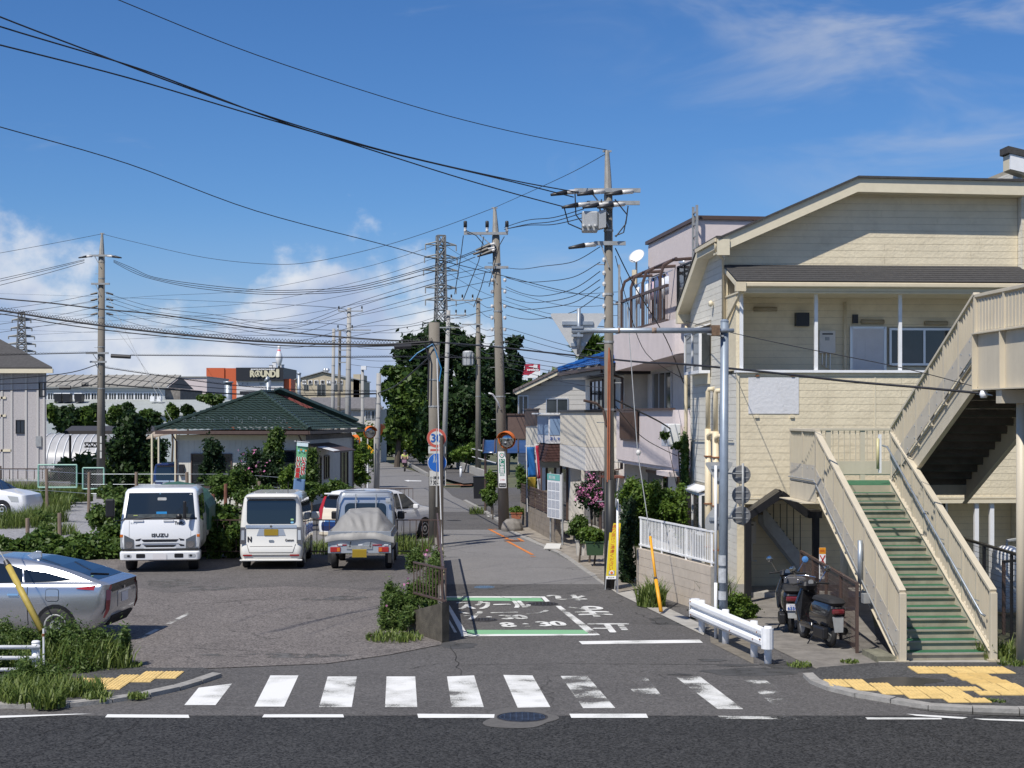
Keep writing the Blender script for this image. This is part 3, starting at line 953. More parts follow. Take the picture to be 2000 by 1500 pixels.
rail(-.04,(LY0,LZ),(LY1,LZ),plate=-1,posts=3)
for x in(-.04,W+.04):
 MB().box((x-.055,-.20,.0),(x+.055,-.12,Z0+.98)).build('end_post','beige_steel',fb,bev=.006)
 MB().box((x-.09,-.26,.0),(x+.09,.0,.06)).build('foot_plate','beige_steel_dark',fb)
s=MB();s.beam((-.06,LY1,LZ+1.06),(X2+W,LY1,LZ+1.06),.10,.055);s.build('top_rail','beige_steel',fb,bev=.006)
s=MB();s.beam((-.06,LY1,LZ+.12),(X2+W,LY1,LZ+.12),.05,.03);s.build('bottom_rail','beige_steel',fb)
q=MB();q.tube([(0,0,.1),(0,0,1.04)],.010,6);pk=q.build('picket','beige_steel',fb);pk.location=(.1,LY1,LZ)
for i in range(1,24):
 dup(pk,fb,(.1+i*.12,LY1,LZ))
for x in(.02,.72,1.44,2.16,2.86):
 MB().box((x-.05,LY1-.03,LZ-.1),(x+.05,LY1+.03,LZ+1.05)).build('rail_post','beige_steel',fb)
MB().box((.02,LY1-.035,LZ+.13),(X2+W,LY1-.02,LZ+.40)).build('kick_plate','beige_steel',fb)
MB().box((-.08,LY0-.02,LZ-.34),(-.055,LY1+.02,LZ-.0)).build('landing_fascia','beige_steel',fb)
MB().box((-.3,LY0-.05,LZ-.36),(-.05,LY1+.02,LZ-.345)).build('landing_flange','beige_steel',fb)
MB().box((-.08,LY1,LZ-.34),(X2+W+.05,LY1+.02,LZ-.0)).build('landing_fascia','beige_steel',fb)
for x in(X2-.02,X2+W):
 stringer(x,(LY0+.1,LZ-.02),(DY-.05,DZ-.02),h=.46,up=.12)
rail(X2-.05,(LY0,LZ+.12),(DY,DZ+.12),top=1.0,plate=-1,posts=7)
rail(X2+W+.05,(LY0,LZ+.12),(DY,DZ+.12),top=1.0,posts=7)
DEND=-34.0
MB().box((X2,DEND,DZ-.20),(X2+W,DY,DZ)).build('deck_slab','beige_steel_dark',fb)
for x,pl in((X2-.05,-1),(X2+W+.03,1)):
 MB().box((x,DEND,DZ-.46),(x+.02,DY,DZ+.44)).build('girder_web','beige_steel',fb)
 s=MB();s.box((x-.10,DEND,DZ-.48),(x+.12,DY,DZ-.461));s.box((x-.10,DEND,DZ+.441),(x+.12,DY,DZ+.46));s.build('girder_flange','beige_steel',fb)
 for k in range(0,28):
  y=DY-.03-k*1.2
  MB().box((x-.095,y-.012,DZ-.459),(x-.001,y+.012,DZ+.438)).build('stiffener','beige_steel',fb)
 rail(x+.01,(DY+.02,DZ+.42),(-8.0,DZ+.42),top=.66,low=.06,posts=8,step=.14)
 MB().box((x-.002,-8.0,DZ+.50),(x+.004,DY,DZ+1.02)).build('rail_panel','beige_steel',fb)
for(x,y,z1)in((X2+.27,-.50,DZ-.48),(X2+W-.1,-.50,DZ-.48),(X2+W-.1,LY1-.3,LZ-.2),(.95,LY1-.4,LZ-.2)):
 s=MB();s.tube([(x,y,-.02),(x,y,z1)],.085,14);s.build('column','beige_steel',fb,smooth=True)
 MB().box((x-.2,y-.2,-.02),(x+.2,y+.2,.05)).build('base_plate','concrete',fb)
MB().box((X2-.1,-.62,DZ-.70),(X2+W+.1,-.38,DZ-.49)).build('cross_beam','beige_steel',fb)
s=MB()
pts=[(W-.08,LY0+.25,LZ+.76),(W-.08,LY0-.05,LZ+.74),(W-.08,.05,Z0+.62),(W-.02,.02,Z0+.58)]
s.tube(pts,.019,8);s.build('handrail','galv',fb,smooth=True)
for i in range(6):
 t=(i+.5)/6
 y=LY0*t;z=Z0+.62+(LZ+.74-Z0-.62)*t
 s=MB();s.tube([(W-.08,y,z-.02),(W+.03,y,z-.06)],.009,6);s.build('handrail_bracket','galv',fb)
s=MB();s.box((W-.13,LY0+.32,LZ+.22),(W-.08,LY0+.38,LZ+.98));s.build('lamp_backplate','white_paint',fb)
s=MB();s.tube([(W-.15,LY0+.33,LZ+.3),(W-.15,LY0+.33,LZ+.9)],.03,8);s.build('lamp_tube',mat('lamp_yellowed',(.55,.50,.27),.4),fb,smooth=True)
s=MB();s.tube([(-.13,1.9,sl(A,B,1.9)+.05),(-.13,1.9,sl(A,B,1.9)+.80)],.045,10);s.build('conduit_box','galv',fb,smooth=True)
s=MB();s.tube([(-.13,1.9,sl(A,B,1.9)+.1),(-.14,1.8,sl(A,B,1.8)-.18)],.012,6);s.build('conduit','insul_black',fb)
s=MB();s.tube([(-.11,.1,Z0+.10),(-.11,LY0,LZ+.09),(-.11,LY1,LZ+.09)],.013,6);s.build('conduit','galv_dull',fb)
s=MB();s.tube([(X2-.09,LY0,LZ+.06),(X2-.09,DY,DZ+.06)],.013,6);s.build('conduit','galv_dull',fb)
MB().box((-.20,1.45,sl(A,B,1.45)-.02),(-.08,1.6,sl(A,B,1.45)+.14)).build('junction_box','galv_dull',fb)
MB().box((-.40,-.55,-.02),(W+.3,-.0,.03)).build('foot_slab','concrete',fb)
MB().box((-.42,-.05,-.02),(-.1,.8,.10)).build('plinth',mat('mossy',(.17,.165,.12),.95,var=.4,vscale=5),fb)
s=MB();s.lathe([(.05,-.06),(.07,0),(.05,.06)],(X2-.12,DY-.5,DZ-.55),10);s.build('junction_globe','white_paint',fb,smooth=True)
for k in range(4):
 s=MB();s.tube([(X2-.05,DY-.1-k*.14,DZ-.49),(X2-.1,DY-.12-k*.14,DZ-.54),(X2-.02,DY-.2-k*.14,DZ-.57)],.010,5);s.build('cable_clamp','galv',fb)
 # ================================================================ cream apartment house on the right
HT=math.atan(0.066)
hs=thing('apartment_house','cream sided two storey apartment house with outdoor corridor and dark lean-to roof','house',(4.84,33.0,0),HT)
m_sid=mat('siding_cream',(0.71,0.625,0.45),0.75,var=0.07,vscale=2,bump=0.5,bscale=15,dirt=0.22)
m_sids=mat('siding_side',(0.68,0.655,0.58),0.75,var=0.06,vscale=2,bump=0.5,bscale=16,dirt=0.10)
m_trim=mat('trim_cream',(0.68,0.61,0.45),0.6,var=0.05,dirt=0.08)
m_core=mat('wall_core',(0.40,0.36,0.28),0.9,var=.1)
m_shin=mat('shingle_dark',(0.055,0.053,0.052),0.85,var=0.22,vscale=9,bump=0.4)
m_pvc=mat('pipe_cream',(0.66,0.57,0.40),0.5,var=.05,dirt=.1)
U,N_,V=(1,0,0),(0,-1,0),(0,1,0)
SB=dict(course=.15)
MB().box((.02,.02,2.15),(6.66,.14,4.88)).build('parapet_wall',m_core,hs)
MB().prism([(.02,1.22,6.6),(6.66,1.22,6.6),(6.66,1.22,8.9),(2.7,1.22,8.9),(.02,1.22,7.75)],(0,.16,0)).build('gable_wall',m_core,hs)
MB().prism([(.02,0.02,0),(.02,5.58,0),(.02,5.58,6.6),(.02,3.1,7.7),(.02,1.25,7.7),(.02,1.25,4.86),(.02,.02,4.86)],(.14,0,0)).build('side_wall',m_core,hs)
MB().box((.15,1.22,3.85),(6.66,1.38,6.6)).build('corridor_wall',m_core,hs)
MB().box((.15,1.62,0),(6.66,1.78,3.6)).build('ground_floor_wall',m_core,hs)
MB().box((.15,5.5,0),(6.66,5.58,6.6)).build('rear_wall',m_core,hs)
boards([(.0,2.15),(6.66,2.15),(6.66,4.88),(.0,4.88)],(0,.02,0),U,N_,.15,m_sid,hs,maxlen=3.6)
boards([(.0,7.25),(6.66,7.25),(6.66,8.92),(2.72,8.92),(.0,7.72)],(0,1.22,0),U,N_,.15,m_sid,hs,maxlen=3.6)
boards([(.15,3.9),(2.83,3.9),(2.83,6.62),(.15,6.62)],(0,1.22,0),U,N_,.15,m_sid,hs)
boards([(2.83,5.95),(6.66,5.95),(6.66,6.62),(2.83,6.62)],(0,1.22,0),U,N_,.15,m_sid,hs)
boards([(3.62,3.9),(6.66,3.9),(6.66,5.05),(3.62,5.05)],(0,1.22,0),U,N_,.15,m_sid,hs)
boards([(5.35,5.05),(6.66,5.05),(6.66,5.95),(5.35,5.95)],(0,1.22,0),U,N_,.15,m_sid,hs)
boards([(.15,.0),(4.6,.0),(4.6,3.5),(.15,3.5)],(0,1.62,0),U,N_,.15,m_sid,hs)
boards([(5.2,.0),(6.66,.0),(6.66,3.5),(5.2,3.5)],(0,1.62,0),U,N_,.15,m_sid,hs)
SW=((0.02,0,0),V,(-1,0,0))
boards([(.0,.35),(2.9,.35),(2.9,4.86),(.0,4.86)],*SW,.15,m_sids,hs)
boards([(2.9,.35),(5.58,.35),(5.58,1.0),(2.9,1.0)],*SW,.15,m_sids,hs)
boards([(2.9,2.35),(5.58,2.35),(5.58,4.86),(2.9,4.86)],*SW,.15,m_sids,hs)
boards([(5.05,1.0),(5.58,1.0),(5.58,2.35),(5.05,2.35)],*SW,.15,m_sids,hs)
boards([(1.2,4.87),(2.9,4.87),(2.9,7.70),(1.2,7.70)],*SW,.15,m_sids,hs)
boards([(2.9,6.2),(5.58,6.2),(5.58,6.62),(3.1,7.70),(2.9,7.70)],*SW,.15,m_sids,hs)
boards([(5.05,4.87),(5.58,4.87),(5.58,6.2),(5.05,6.2)],*SW,.15,m_sids,hs)
MB().box((-.02,-.02,0),(.18,5.58,.34)).build('foundation','concrete',hs)
MB().box((-.005,-.012,.34),(.16,.03,2.15)).build('end_pier',m_sid,hs)
for x in(-.02,):
 MB().box((x,-.02,2.15),(x+.06,.012,4.9)).build('corner_trim',m_trim,hs)
 MB().box((x,1.18,4.9),(x+.06,1.212,7.72)).build('corner_trim',m_trim,hs)
MB().box((3.0,-.002,2.2),(3.03,.004,4.86)).build('joint_trim',m_trim,hs)
MB().box((-.03,-.06,4.885),(6.66,.18,4.94)).build('parapet_cap','white_paint',hs)
MB().box((.1,-.03,2.06),(6.66,1.6,2.14)).build('corridor_soffit',m_trim,hs)
MB().box((.1,.14,3.75),(6.66,1.22,3.85)).build('corridor_floor','concrete',hs)
MB().box((-.03,-.02,2.16),(6.66,-.0,2.20)).build('belt_trim',m_trim,hs)
for x in(.10,1.73,3.58,5.4):
 MB().box((x-.035,.02,4.94),(x+.035,.09,6.60)).build('corridor_post','white_paint',hs)
MB().box((.0,.12,4.94),(.10,1.2,6.60)).build('corridor_end_wall',m_sid,hs)
for i in range(8):
 y0,y1=-.28+i*.185,-.28+(i+1)*.185+.04
 z0,z1=6.80+(y0+.28)*.33,6.80+(y1+.28)*.33
 MB().prism([(-.06,y0,z0+.03),(6.66,y0,z0+.03),(6.66,y1,z1+.012),(-.06,y1,z1+.012)],(0,0,.018)).build('shingle_course',m_shin,hs)
MB().prism([(-.05,-.26,6.78),(-.05,1.2,7.26),(-.05,1.2,7.16),(-.05,-.26,6.66)],(6.45,0,0)).build('lean_to_deck',m_trim,hs)
MB().box((-.06,-.29,6.62),(6.66,-.262,6.79)).build('fascia',m_trim,hs)
MB().box((-.02,-.26,6.58),(6.66,1.2,6.615)).build('corridor_ceiling',m_trim,hs)
MB().box((-.10,-.40,6.70),(6.66,-.295,6.80)).build('gutter',m_pvc,hs,bev=.02)
MB().box((-.12,-.42,6.60),(.10,-.29,6.80)).build('gutter_box',m_pvc,hs)
MB().box((-.02,1.16,7.20),(6.66,1.21,7.27)).build('flashing',m_trim,hs)
RP=[(-.28,7.82),(2.85,9.20),(6.66,9.16)]
for(a,b)in zip(RP[:-1],RP[1:]):
 MB().prism([(a[0],.72,a[1]-.30),(b[0],.72,b[1]-.30),(b[0],.72,b[1]),(a[0],.72,a[1])],(0,.05,0)).build('barge_board',m_trim,hs)
 MB().prism([(a[0],.66,a[1]+.002),(b[0],.66,b[1]+.002),(b[0],.66,b[1]+.05),(a[0],.66,a[1]+.05)],(0,2.5,0)).build('roof_slab',m_shin,hs)
 MB().prism([(a[0],.77,a[1]-.30),(b[0],.77,b[1]-.30),(b[0],.77,b[1]-.26),(a[0],.77,a[1]-.26)],(0,.45,0)).build('soffit',m_trim,hs)
MB().box((-.29,.68,7.48),(-.02,.78,7.83)).build('eave_return',m_trim,hs)
for(ya,za,yb,zb)in((.75,7.86,3.15,7.86),(3.15,7.86,6.0,6.62)):
 MB().prism([(-.30,ya,za),(-.30,yb,zb),(-.30,yb,zb+.05),(-.30,ya,za+.05)],(.55 if za==zb else 6.7,0,0)).build('roof_slab',m_shin,hs)
 MB().prism([(-.28,ya,za-.22),(-.28,yb,zb-.22),(-.28,yb,zb-.002),(-.28,ya,za-.002)],(.05,0,0)).build('barge_board',m_trim,hs)
 MB().prism([(-.23,ya,za-.22),(-.23,yb,zb-.22),(-.23,yb,zb-.18),(-.23,ya,za-.18)],(.24,0,0)).build('soffit',m_trim,hs)
MB().box((-.29,5.75,6.28),(.05,6.02,6.60)).build('eave_return',m_trim,hs)
MB().box((-.34,.75,7.78),(-.30,3.1,7.86)).build('gutter',m_pvc,hs)
s=MB();s.tube([(-.30,.8,7.75),(-.28,.95,7.6),(-.07,1.14,7.42),(-.07,1.14,5.4)],.035,8);s.build('rain_pipe',m_pvc,hs,smooth=True)
s=MB();s.tube([(.0,-.34,6.6),(-.02,-.1,6.45),(-.07,.9,6.0),(-.07,1.1,5.9)],.03,8);s.build('rain_pipe',m_pvc,hs,smooth=True)
s=MB();s.tube([(-.06,5.75,6.2),(-.10,5.62,6.0),(-.10,5.62,.1)],.045,8);s.build('rain_pipe',m_pvc,hs,smooth=True)
for y,zt in((2.65,4.55),(1.75,4.50)):
 s=MB();s.tube([(-.12,y,.15),(-.12,y,zt-.9)],.075,10);s.build('vent_pipe',m_pvc,hs,smooth=True)
 s=MB();s.tube([(-.12,y,zt-.9),(-.12,y,zt-.04),(-.10,y-.03,zt+.02),(-.0,y-.1,zt+.02)],.055,10);s.build('vent_pipe',m_pvc,hs,smooth=True)
 s=MB();s.tube([(-.12,y,zt-1.25),(-.12,y-.06,zt-1.05),(-.08,y-.2,zt-1.0),(.02,y-.25,zt-1.0)],.05,10);s.build('vent_elbow',m_pvc,hs,smooth=True)
 for z in(.9,1.9,3.0):
  MB().box((-.20,y-.085,z),(-.0,y+.085,z+.03)).build('pipe_strap','rust',hs)
s=MB();s.lathe([(.06,-.05),(.08,0),(.03,.05)],(-.06,2.6,6.55),10,axis='x');s.build('vent_cap',m_trim,hs,smooth=True)
s=MB();s.tube([(-.03,5.5,3.35),(-.03,3.6,3.38),(-.03,.3,3.42)],.012,5);s.build('wall_cable','galv_dull',hs)
def bay(y0,y1,z0,z1):
 s=MB()
 for a,b in((z0,z0+.07),(z1-.07,z1)):
  s.box((-.26,y0,a),(.0,y1,b))
 for yy in(y0,(y0+y1)/2-.03,y1-.06):
  s.box((-.26,yy,z0+.07),(-.20,yy+.06,z1-.07))
 bw_=s.build('bay_window','white_paint',hs)
 for yy in(y0+.005,y1-.055):
  MB().box((-.20,yy,z0+.07),(-.0,yy+.05,z1-.07)).build('pane','glass_win',bw_)
 MB().box((-.235,y0+.06,z0+.07),(-.225,y1-.06,z1-.07)).build('pane','glass_win',bw_)
 MB().prism([(-.30,y0-.04,z1),(-.30,y1+.04,z1),(.0,y1+.04,z1+.10),(.0,y0-.04,z1+.10)],(0,0,.03)).build('bay_roof','white_paint',bw_)
 MB().box((-.05,y0,z0-.25),(.0,y1,z0)).build('apron',m_trim,bw_)
bay(3.0,5.0,4.95,6.0)
bay(3.0,5.0,1.15,2.15)
m_door=mat('door_white',(0.60,0.60,0.62),.45,var=.05)
adr=MB().box((2.86,1.16,3.87),(3.60,1.205,5.90)).build('apartment_door',m_door,hs)
for x in(2.83,3.60):
 MB().box((x-.03,1.15,3.87),(x+.03,1.21,5.95)).build('door_frame','alu',hs)
MB().box((2.83,1.15,5.90),(3.60,1.21,5.95)).build('door_frame','alu',hs)
for k in range(3):
 MB().box((2.95+k*.2,1.155,4.95),(3.10+k*.2,1.1605,5.62+(.06 if k==1 else 0))).build('door_panel',m_door,adr,bev=.004)
MB().box((2.90,1.13,4.78),(2.94,1.16,4.95)).build('door_handle','black_metal',adr)
def window(x0,x1,y,z0,z1,parent,n=2,m='glass_win',fr='alu',d=.05):
 t=.05
 s=MB()
 for a,b in((x0,x0+t),(x1-t,x1)):
  s.box((a,y-d,z0),(b,y,z1))
 s.box((x0+t,y-d,z1-t),(x1-t,y,z1))
 parent=s.build('window',fr,parent)
 MB().box((x0+t,y-d-.02,z0),(x1-t,y,z0+t)).build('sill',fr,parent)
 w=(x1-x0-2*t)/n
 for i in range(n):
  a=x0+t+i*w
  MB().box((a,y-.022-.012*(i%2),z0+t),(a+w,y-.014-.012*(i%2),z1-t)).build('pane',m,parent)
  if i:
   MB().box((a-.025,y-d+.005,z0+t),(a+.025,y-.004,z1-t)).build('mullion',fr,parent)
window(3.70,5.30,1.21,5.08,5.92,hs,2)
window(4.62,5.18,1.63,.9,2.05,hs,2,'glass_dark')
for(x,z)in((.62,6.33),(3.05,6.06),(4.5,6.03)):
 s=MB();s.tube([(x,1.15,z),(x+.52,1.15,z)],.05,8);s.build('corridor_lamp',mat('lamp_old',(.33,.28,.19),.5),hs,smooth=True)
m_heat=mat('heater',(.60,.58,.54),.45,var=.04)
def heater(x,y,z,w=.36,h=.50):
 wh=MB().box((x,y-.16,z),(x+w,y,z+h)).build('water_heater',m_heat,hs,bev=.012)
 MB().box((x+.06,y-.168,z+h-.09),(x+w-.06,y-.161,z+h-.06)).build('heater_vent','black_metal',wh)
 MB().box((x+.12,y-.167,z+.28),(x+.22,y-.161,z+.36)).build('heater_vent','galv_dull',wh)
 s=MB()
 for k in range(3):
  s.tube([(x+.08+k*.09,y-.08,z),(x+.08+k*.09,y-.07,z-.25-k*.07),(x+.18+k*.1,y-.02,z-.3-k*.05)],.016,6)
 s.build('heater_pipes','alu',wh)
heater(2.08,1.205,5.35)
heater(.40,1.605,1.08,.34,.50)
MB().box((1.55,1.05,5.95),(1.85,1.2,6.25)).build('vent_hood','black_metal',hs)
MB().box((2.86,1.14,6.02),(2.98,1.2,6.22)).build('meter','black_metal',hs)
s=MB();s.tube([(2.68,1.14,3.9),(2.68,1.14,6.5)],.035,8);s.build('corridor_pipe',m_pvc,hs,smooth=True)
MB().box((.24,-.006,4.0),(1.34,.001,4.78)).build('sign_patch',mat('patch_white',(.64,.645,.66),.75,bump=.4,bscale=15,dirt=.3),hs)
for x in(.38,1.15):
 MB().box((x,-.03,3.91),(x+.08,.001,3.96)).build('sign_bracket',m_trim,hs)
 MB().box((x+.02,-.03,4.80),(x+.09,.001,4.84)).build('sign_bracket','rust',hs)
for x in(5.28,5.62):
 MB().box((x-.045,.04,0),(x+.045,.13,2.06)).build('ground_post','white_paint',hs)
MB().box((.18,.3,0),(6.66,1.62,.12)).build('entrance_floor','concrete',hs)
m_blk='black_metal'
for x in(.12,1.58):
 MB().box((x-.065,-.55,0),(x+.065,-.42,1.86)).build('porch_post',m_blk,hs)
for(xa,za,xb,zb)in((.02,1.76,.83,2.30),(.83,2.30,1.42,1.86),(1.42,1.86,1.70,1.86)):
 s=MB();s.beam((xa,-.49,za),(xb,-.49,zb),.14,.15);s.build('porch_beam',m_blk,hs)
 s=MB();s.prism([(xa,-.40,za+.07),(xb,-.40,zb+.07),(xb,-.40,zb+.09),(xa,-.40,za+.09)],(0,.44,0));s.build('porch_roof',m_blk,hs)
s=MB();s.prism([(.80,1.0,1.95),(.80,1.0,1.55),(1.75,1.0,.35),(1.75,1.0,.75)],(0,.03,0));s.build('inner_stair_stringer','galv_dull',hs)
s=MB();s.prism([(.80,1.5,1.95),(.80,1.5,1.55),(1.75,1.5,.35),(1.75,1.5,.75)],(0,.03,0));s.build('inner_stair_stringer','galv_dull',hs)
for i in range(6):
 x,z=.88+i*.15,1.75-i*.19
 MB().box((x-.1,1.03,z),(x+.1,1.5,z+.03)).build('inner_stair_tread','concrete_dark',hs)
 s=MB();s.tube([(x,1.0,z+.1),(x,1.0,z+.95)],.01,5);s.build('inner_baluster',m_blk,hs)
MB().box((6.68,1.02,0),(13.5,5.5,9.6)).build('wing_wall',m_core,hs)
boards([(1.0,0),(5.5,0),(5.5,9.5),(1.0,9.5)],(6.68,0,0),V,(-1,0,0),.15,m_sids,hs)
boards([(6.68,0),(13.5,0),(13.5,9.0),(6.68,9.5)],(0,1.02,0),U,N_,.15,m_sid,hs)
MB().prism([(6.24,.7,9.95),(14,.7,8.2),(14,.7,8.05),(6.24,.7,9.80)],(0,.5,0)).build('wing_roof',m_shin,hs)
MB().prism([(6.30,.73,9.78),(14,.73,8.04),(14,.73,7.7),(6.30,.73,9.44)],(0,.06,0)).build('wing_barge','white_paint',hs)
MB().prism([(6.30,.8,9.77),(6.7,.8,9.65),(6.7,.8,9.3),(6.30,.8,9.44)],(0,.35,0)).build('wing_eave',m_trim,hs)
# ================================================================ utility poles, signs, cables
def pole(label,base,top,r0,r1,m,spike=None,arms=(),bolts=True,name='utility_pole',group=None):
 base,top=Vector(base),Vector(top)
 t=thing(name,label,'utility pole',base,0,group)
 s=MB();s.tube([base-Vector((0,0,.3)),top],r0,14,r1);s.build('shaft',m,t,smooth=True,world=True)
 if spike:
  sp=Vector(spike)
  s=MB();s.tube([top-Vector((0,0,.4)),top.lerp(sp,.35),sp],r1*1.12,8,.05);s.build('steel_tip',mat('tip_steel',(.36,.34,.30),.55,.2,var=.2,vscale=7,dirt=.4),t,world=True)
  s=MB();s.box((sp.x-.10,sp.y-.03,sp.z-.04),(sp.x+.10,sp.y+.03,sp.z));s.build('tip_cap','galv_dull',t,world=True)
 H=top.z-base.z
 for(z,xa,xb,yo,ins)in arms:
  f=(z-base.z)/max(H,.1)
  c=base.lerp(top,min(f,1.0));c.z=z
  s=MB();s.box((c.x+xa,c.y+yo-.04,z-.045),(c.x+xb,c.y+yo+.04,z+.045));ca=s.build('crossarm','galv_dull',t,world=True)
  for(xi,kind)in ins:
   q=MB()
   if kind=='up':
    q.lathe([(.05,.045),(.055,.12),(.035,.14),(.05,.16),(.05,.21)],(c.x+xi,c.y+yo,z),10)
    q.build('insulator','insul',ca,smooth=True,world=True)
    q=MB();q.lathe([(.062,.211),(.062,.40),(.045,.43)],(c.x+xi,c.y+yo,z),10);q.build('arrester','insul_black',ca,smooth=True,world=True)
   else:
    d=-1 if kind=='l' else 1
    q.tube([(c.x+xi,c.y+yo,z-.02),(c.x+xi+d*.28,c.y+yo-.1,z-.06)],.055,8,.05);q.build('insulator','insul',ca,smooth=True,world=True)
    q=MB();q.tube([(c.x+xi+d*.26,c.y+yo-.09,z-.055),(c.x+xi+d*.62,c.y+yo-.2,z-.13)],.06,8,.03);q.build('strain_clamp','insul_black',ca,smooth=True,world=True)
  s=MB();s.beam((c.x+xa*.5,c.y+yo,z-.05),(c.x,c.y+yo,z-.55),.03,.03);s.build('arm_brace','galv_dull',ca,world=True)
 if bolts:
  q=MB();q.tube([(0,0,0),(.19,0,0)],.011,5);bo=None
  k=int((H-2)/.9)
  for i in range(k):
   z=base.z+2+i*.9
   f=(z-base.z)/H
   c=base.lerp(top,f);d=1 if i%2 else-1
   rr=r0+(r1-r0)*f
   if bo is None:
    bo=q.build('step_bolt','galv_dull',t);o=bo
   else:
    o=dup(bo,t)
   o.location=Vector((c.x+(rr-.02)*d,c.y,z))-base
   o.rotation_euler=(0,0,0 if d>0 else PI)
 for z in(H*.45,H*.62,H*.74,H*.9):
  f=z/H;c=base.lerp(top,f);rr=r0+(r1-r0)*f
  s=MB();s.tube([c,c+Vector((0,0,.05))],rr+.012,12);s.build('band','galv_dull',t,world=True)
 return t
def transformer(t,c,r,h,m,fins=True):
 x,y,z=c
 s=MB()
 s.lathe([(r*.92,0),(r,.05),(r,h-.08),(r*.9,h-.02),(r*.5,h+.03)],(x,y,z),14);s.build('transformer',m,t,world=True)
 q=MB()
 for k in range(10):
  a=2*PI*k/10
  q.box((x+(r+.02)*math.cos(a)-.02,y+(r+.02)*math.sin(a)-.02,z+.1),(x+(r+.05)*math.cos(a)+.02,y+(r+.05)*math.sin(a)+.02,z+h-.15))
 q.build('cooling_fins',m,t,world=True)
b=G(1191,1150);D1=35.0
b=Vector((.0633*D1+.01,D1,0))
p1=pole('tall concrete utility pole with transformer and crossarms beside the yellow no-through notice',b,(b.x-.03,D1,9.05),.125,.095,'pole_concrete',spike=(b.x-.06,D1,10.0),arms=[(9.07,-.78,.72,-.12,[(-.70,'l'),(-.1,'l'),(.55,'l')]),(8.78,-.5,.70,-.16,[(-.45,'l'),(.35,'l'),(.02,'l')]),(7.87,-.33,.38,-.12,[(-.3,'l')])])
m_tr=mat('transformer_grey',(.42,.43,.43),.5,.2,var=.1,vscale=6,dirt=.3)
c=(b.x-.38,D1-.12,8.12)
s=MB();s.box((c[0]-.26,c[1]-.18,c[2]),(c[0]+.10,c[1]+.18,c[2]+.46));s.build('transformer',m_tr,p1,world=True,bev=.03)
s=MB();s.prism([(c[0]+.11,c[1]-.19,c[2]+.06),(c[0]+.28,c[1]-.17,c[2]+.10),(c[0]+.28,c[1]-.17,c[2]+.50),(c[0]+.11,c[1]-.19,c[2]+.46)],(0,.34,0));s.build('transformer_box',m_tr,p1,world=True)
for k in range(3):
 s=MB();s.tube([(c[0]-.2+k*.13,c[1]-.19,c[2]+.1),(c[0]-.24+k*.13,c[1]-.27,c[2]+.12)],.04,8);s.build('bushing',m_tr,p1,world=True,smooth=True)
for pts in([(-.80,8.98),(-.78,8.5),(-.55,8.2)],[(-.2,8.85),(-.25,8.5),(-.42,8.25)],[(.4,8.7),(.35,8.3),(.12,8.0)],[(.1,8.85),(.38,8.5),(.3,8.1),(.1,8.02)],[(-1.05,8.68),(-.95,8.3),(-.6,8.15)]):
 s=MB();s.tube([(b.x+x,D1-.25,z)for x,z in pts],.016,6);s.build('jumper_wire','cable',p1,world=True)
for dx,m_,za,zb in((-.06,'orange_conduit',2.45,5.35),(-.02,'orange_conduit',2.45,5.30)):
 mat('orange_conduit',(.40,.13,.06),.6,var=.15)
 s=MB();s.tube([(b.x-.02,D1-.14,zb+.15),(b.x+dx+.02,D1-.15,zb-.2),(b.x+dx,D1-.15,za)],.015,6);s.build('conduit',m_,p1,world=True)
s=MB();s.tube([(b.x+.01,D1-.08,.05),(b.x+.01,D1-.08,2.5)],.10,10);s.build('cable_guard',mat('guard_black',(.02,.02,.02),.5),p1,world=True,smooth=True)
s=MB();s.beam((b.x+.22,D1+.02,7.4),(b.x+.22,D1+.02,6.0),.05,.05);s.build('cable_rack','galv_dull',p1,world=True)
for z in(7.5,7.2,6.95,6.7,6.45,6.2):
 s=MB();s.lathe([(.03,-.05),(.045,0),(.03,.05)],(b.x-.13,D1-.06,z),8);s.build('spool_insulator','insul',p1,world=True)
s=MB();s.tube([at(1140,782,34.7),at(1165,788,34.8),at(1178,800,34.9),at(1184,830,34.9)],.03,8);s.build('lamp_arm',mat('lamp_brown',(.10,.065,.05),.5),p1,world=True)
ny=thing('notice_board','narrow yellow notice with red vertical writing leaning at the foot of the pole','sign',(b.x+.0,D1-.25,0))
m_yel=mat('notice_yellow',(.66,.52,.02),.5,var=.06,dirt=.1)
O=at(1183.5,1131,34.7);Uv=at(1203,1131,34.7)-O;Vv=at(1191.5,1022,34.85)-O
s=MB();s.prism([O,O+Uv,O+Uv*1.08+Vv,O+Vv],(0,.03,0));s.build('board',m_yel,ny,world=True)
f=Vector((0,-.003,0))
vtext('通り抜けご遠慮ください',O+Uv*.22+Vv*.16+f,Uv*.42,Vv*.82,'red_ink',ny,world=True)
vtext('住民の',O+Uv*.76+Vv*.68+f,Uv*.28,Vv*.26,'red_ink',ny,world=True)
s=MB();s.prism([O+Uv*.22+Vv*.07+f*1,O+Uv*.80+Vv*.07+f,O+Uv*.82+Vv*.15+f,O+Uv*.24+Vv*.15+f],(0,.0028,0));s.build('emblem_ground',mat('emb_grey',(.22,.23,.24),.6),ny,world=True)
cc=O+Uv*.52+Vv*.113+Vector((0,-.006,0))
s=MB();s.lathe([(.055,-.001),(.055,.001)],cc,14,axis='y');s.build('emblem_ring','white_ink',ny,world=True)
s=MB();s.lathe([(.033,-.001),(.033,.001)],cc+Vector((0,-.002,0)),14,axis='y');s.build('emblem_disc','orange',ny,world=True)
s=MB();s.prism([O+f,O+Uv+f,O+Uv+Vv*.055+f,O+Vv*.055+f],(0,.0028,0));s.build('name_plate','white_ink',ny,world=True)
text('草加市',O+Uv*.16+Vv*.014+f*2,Uv*.66,Vv*.028,'black_ink',ny,world=True)
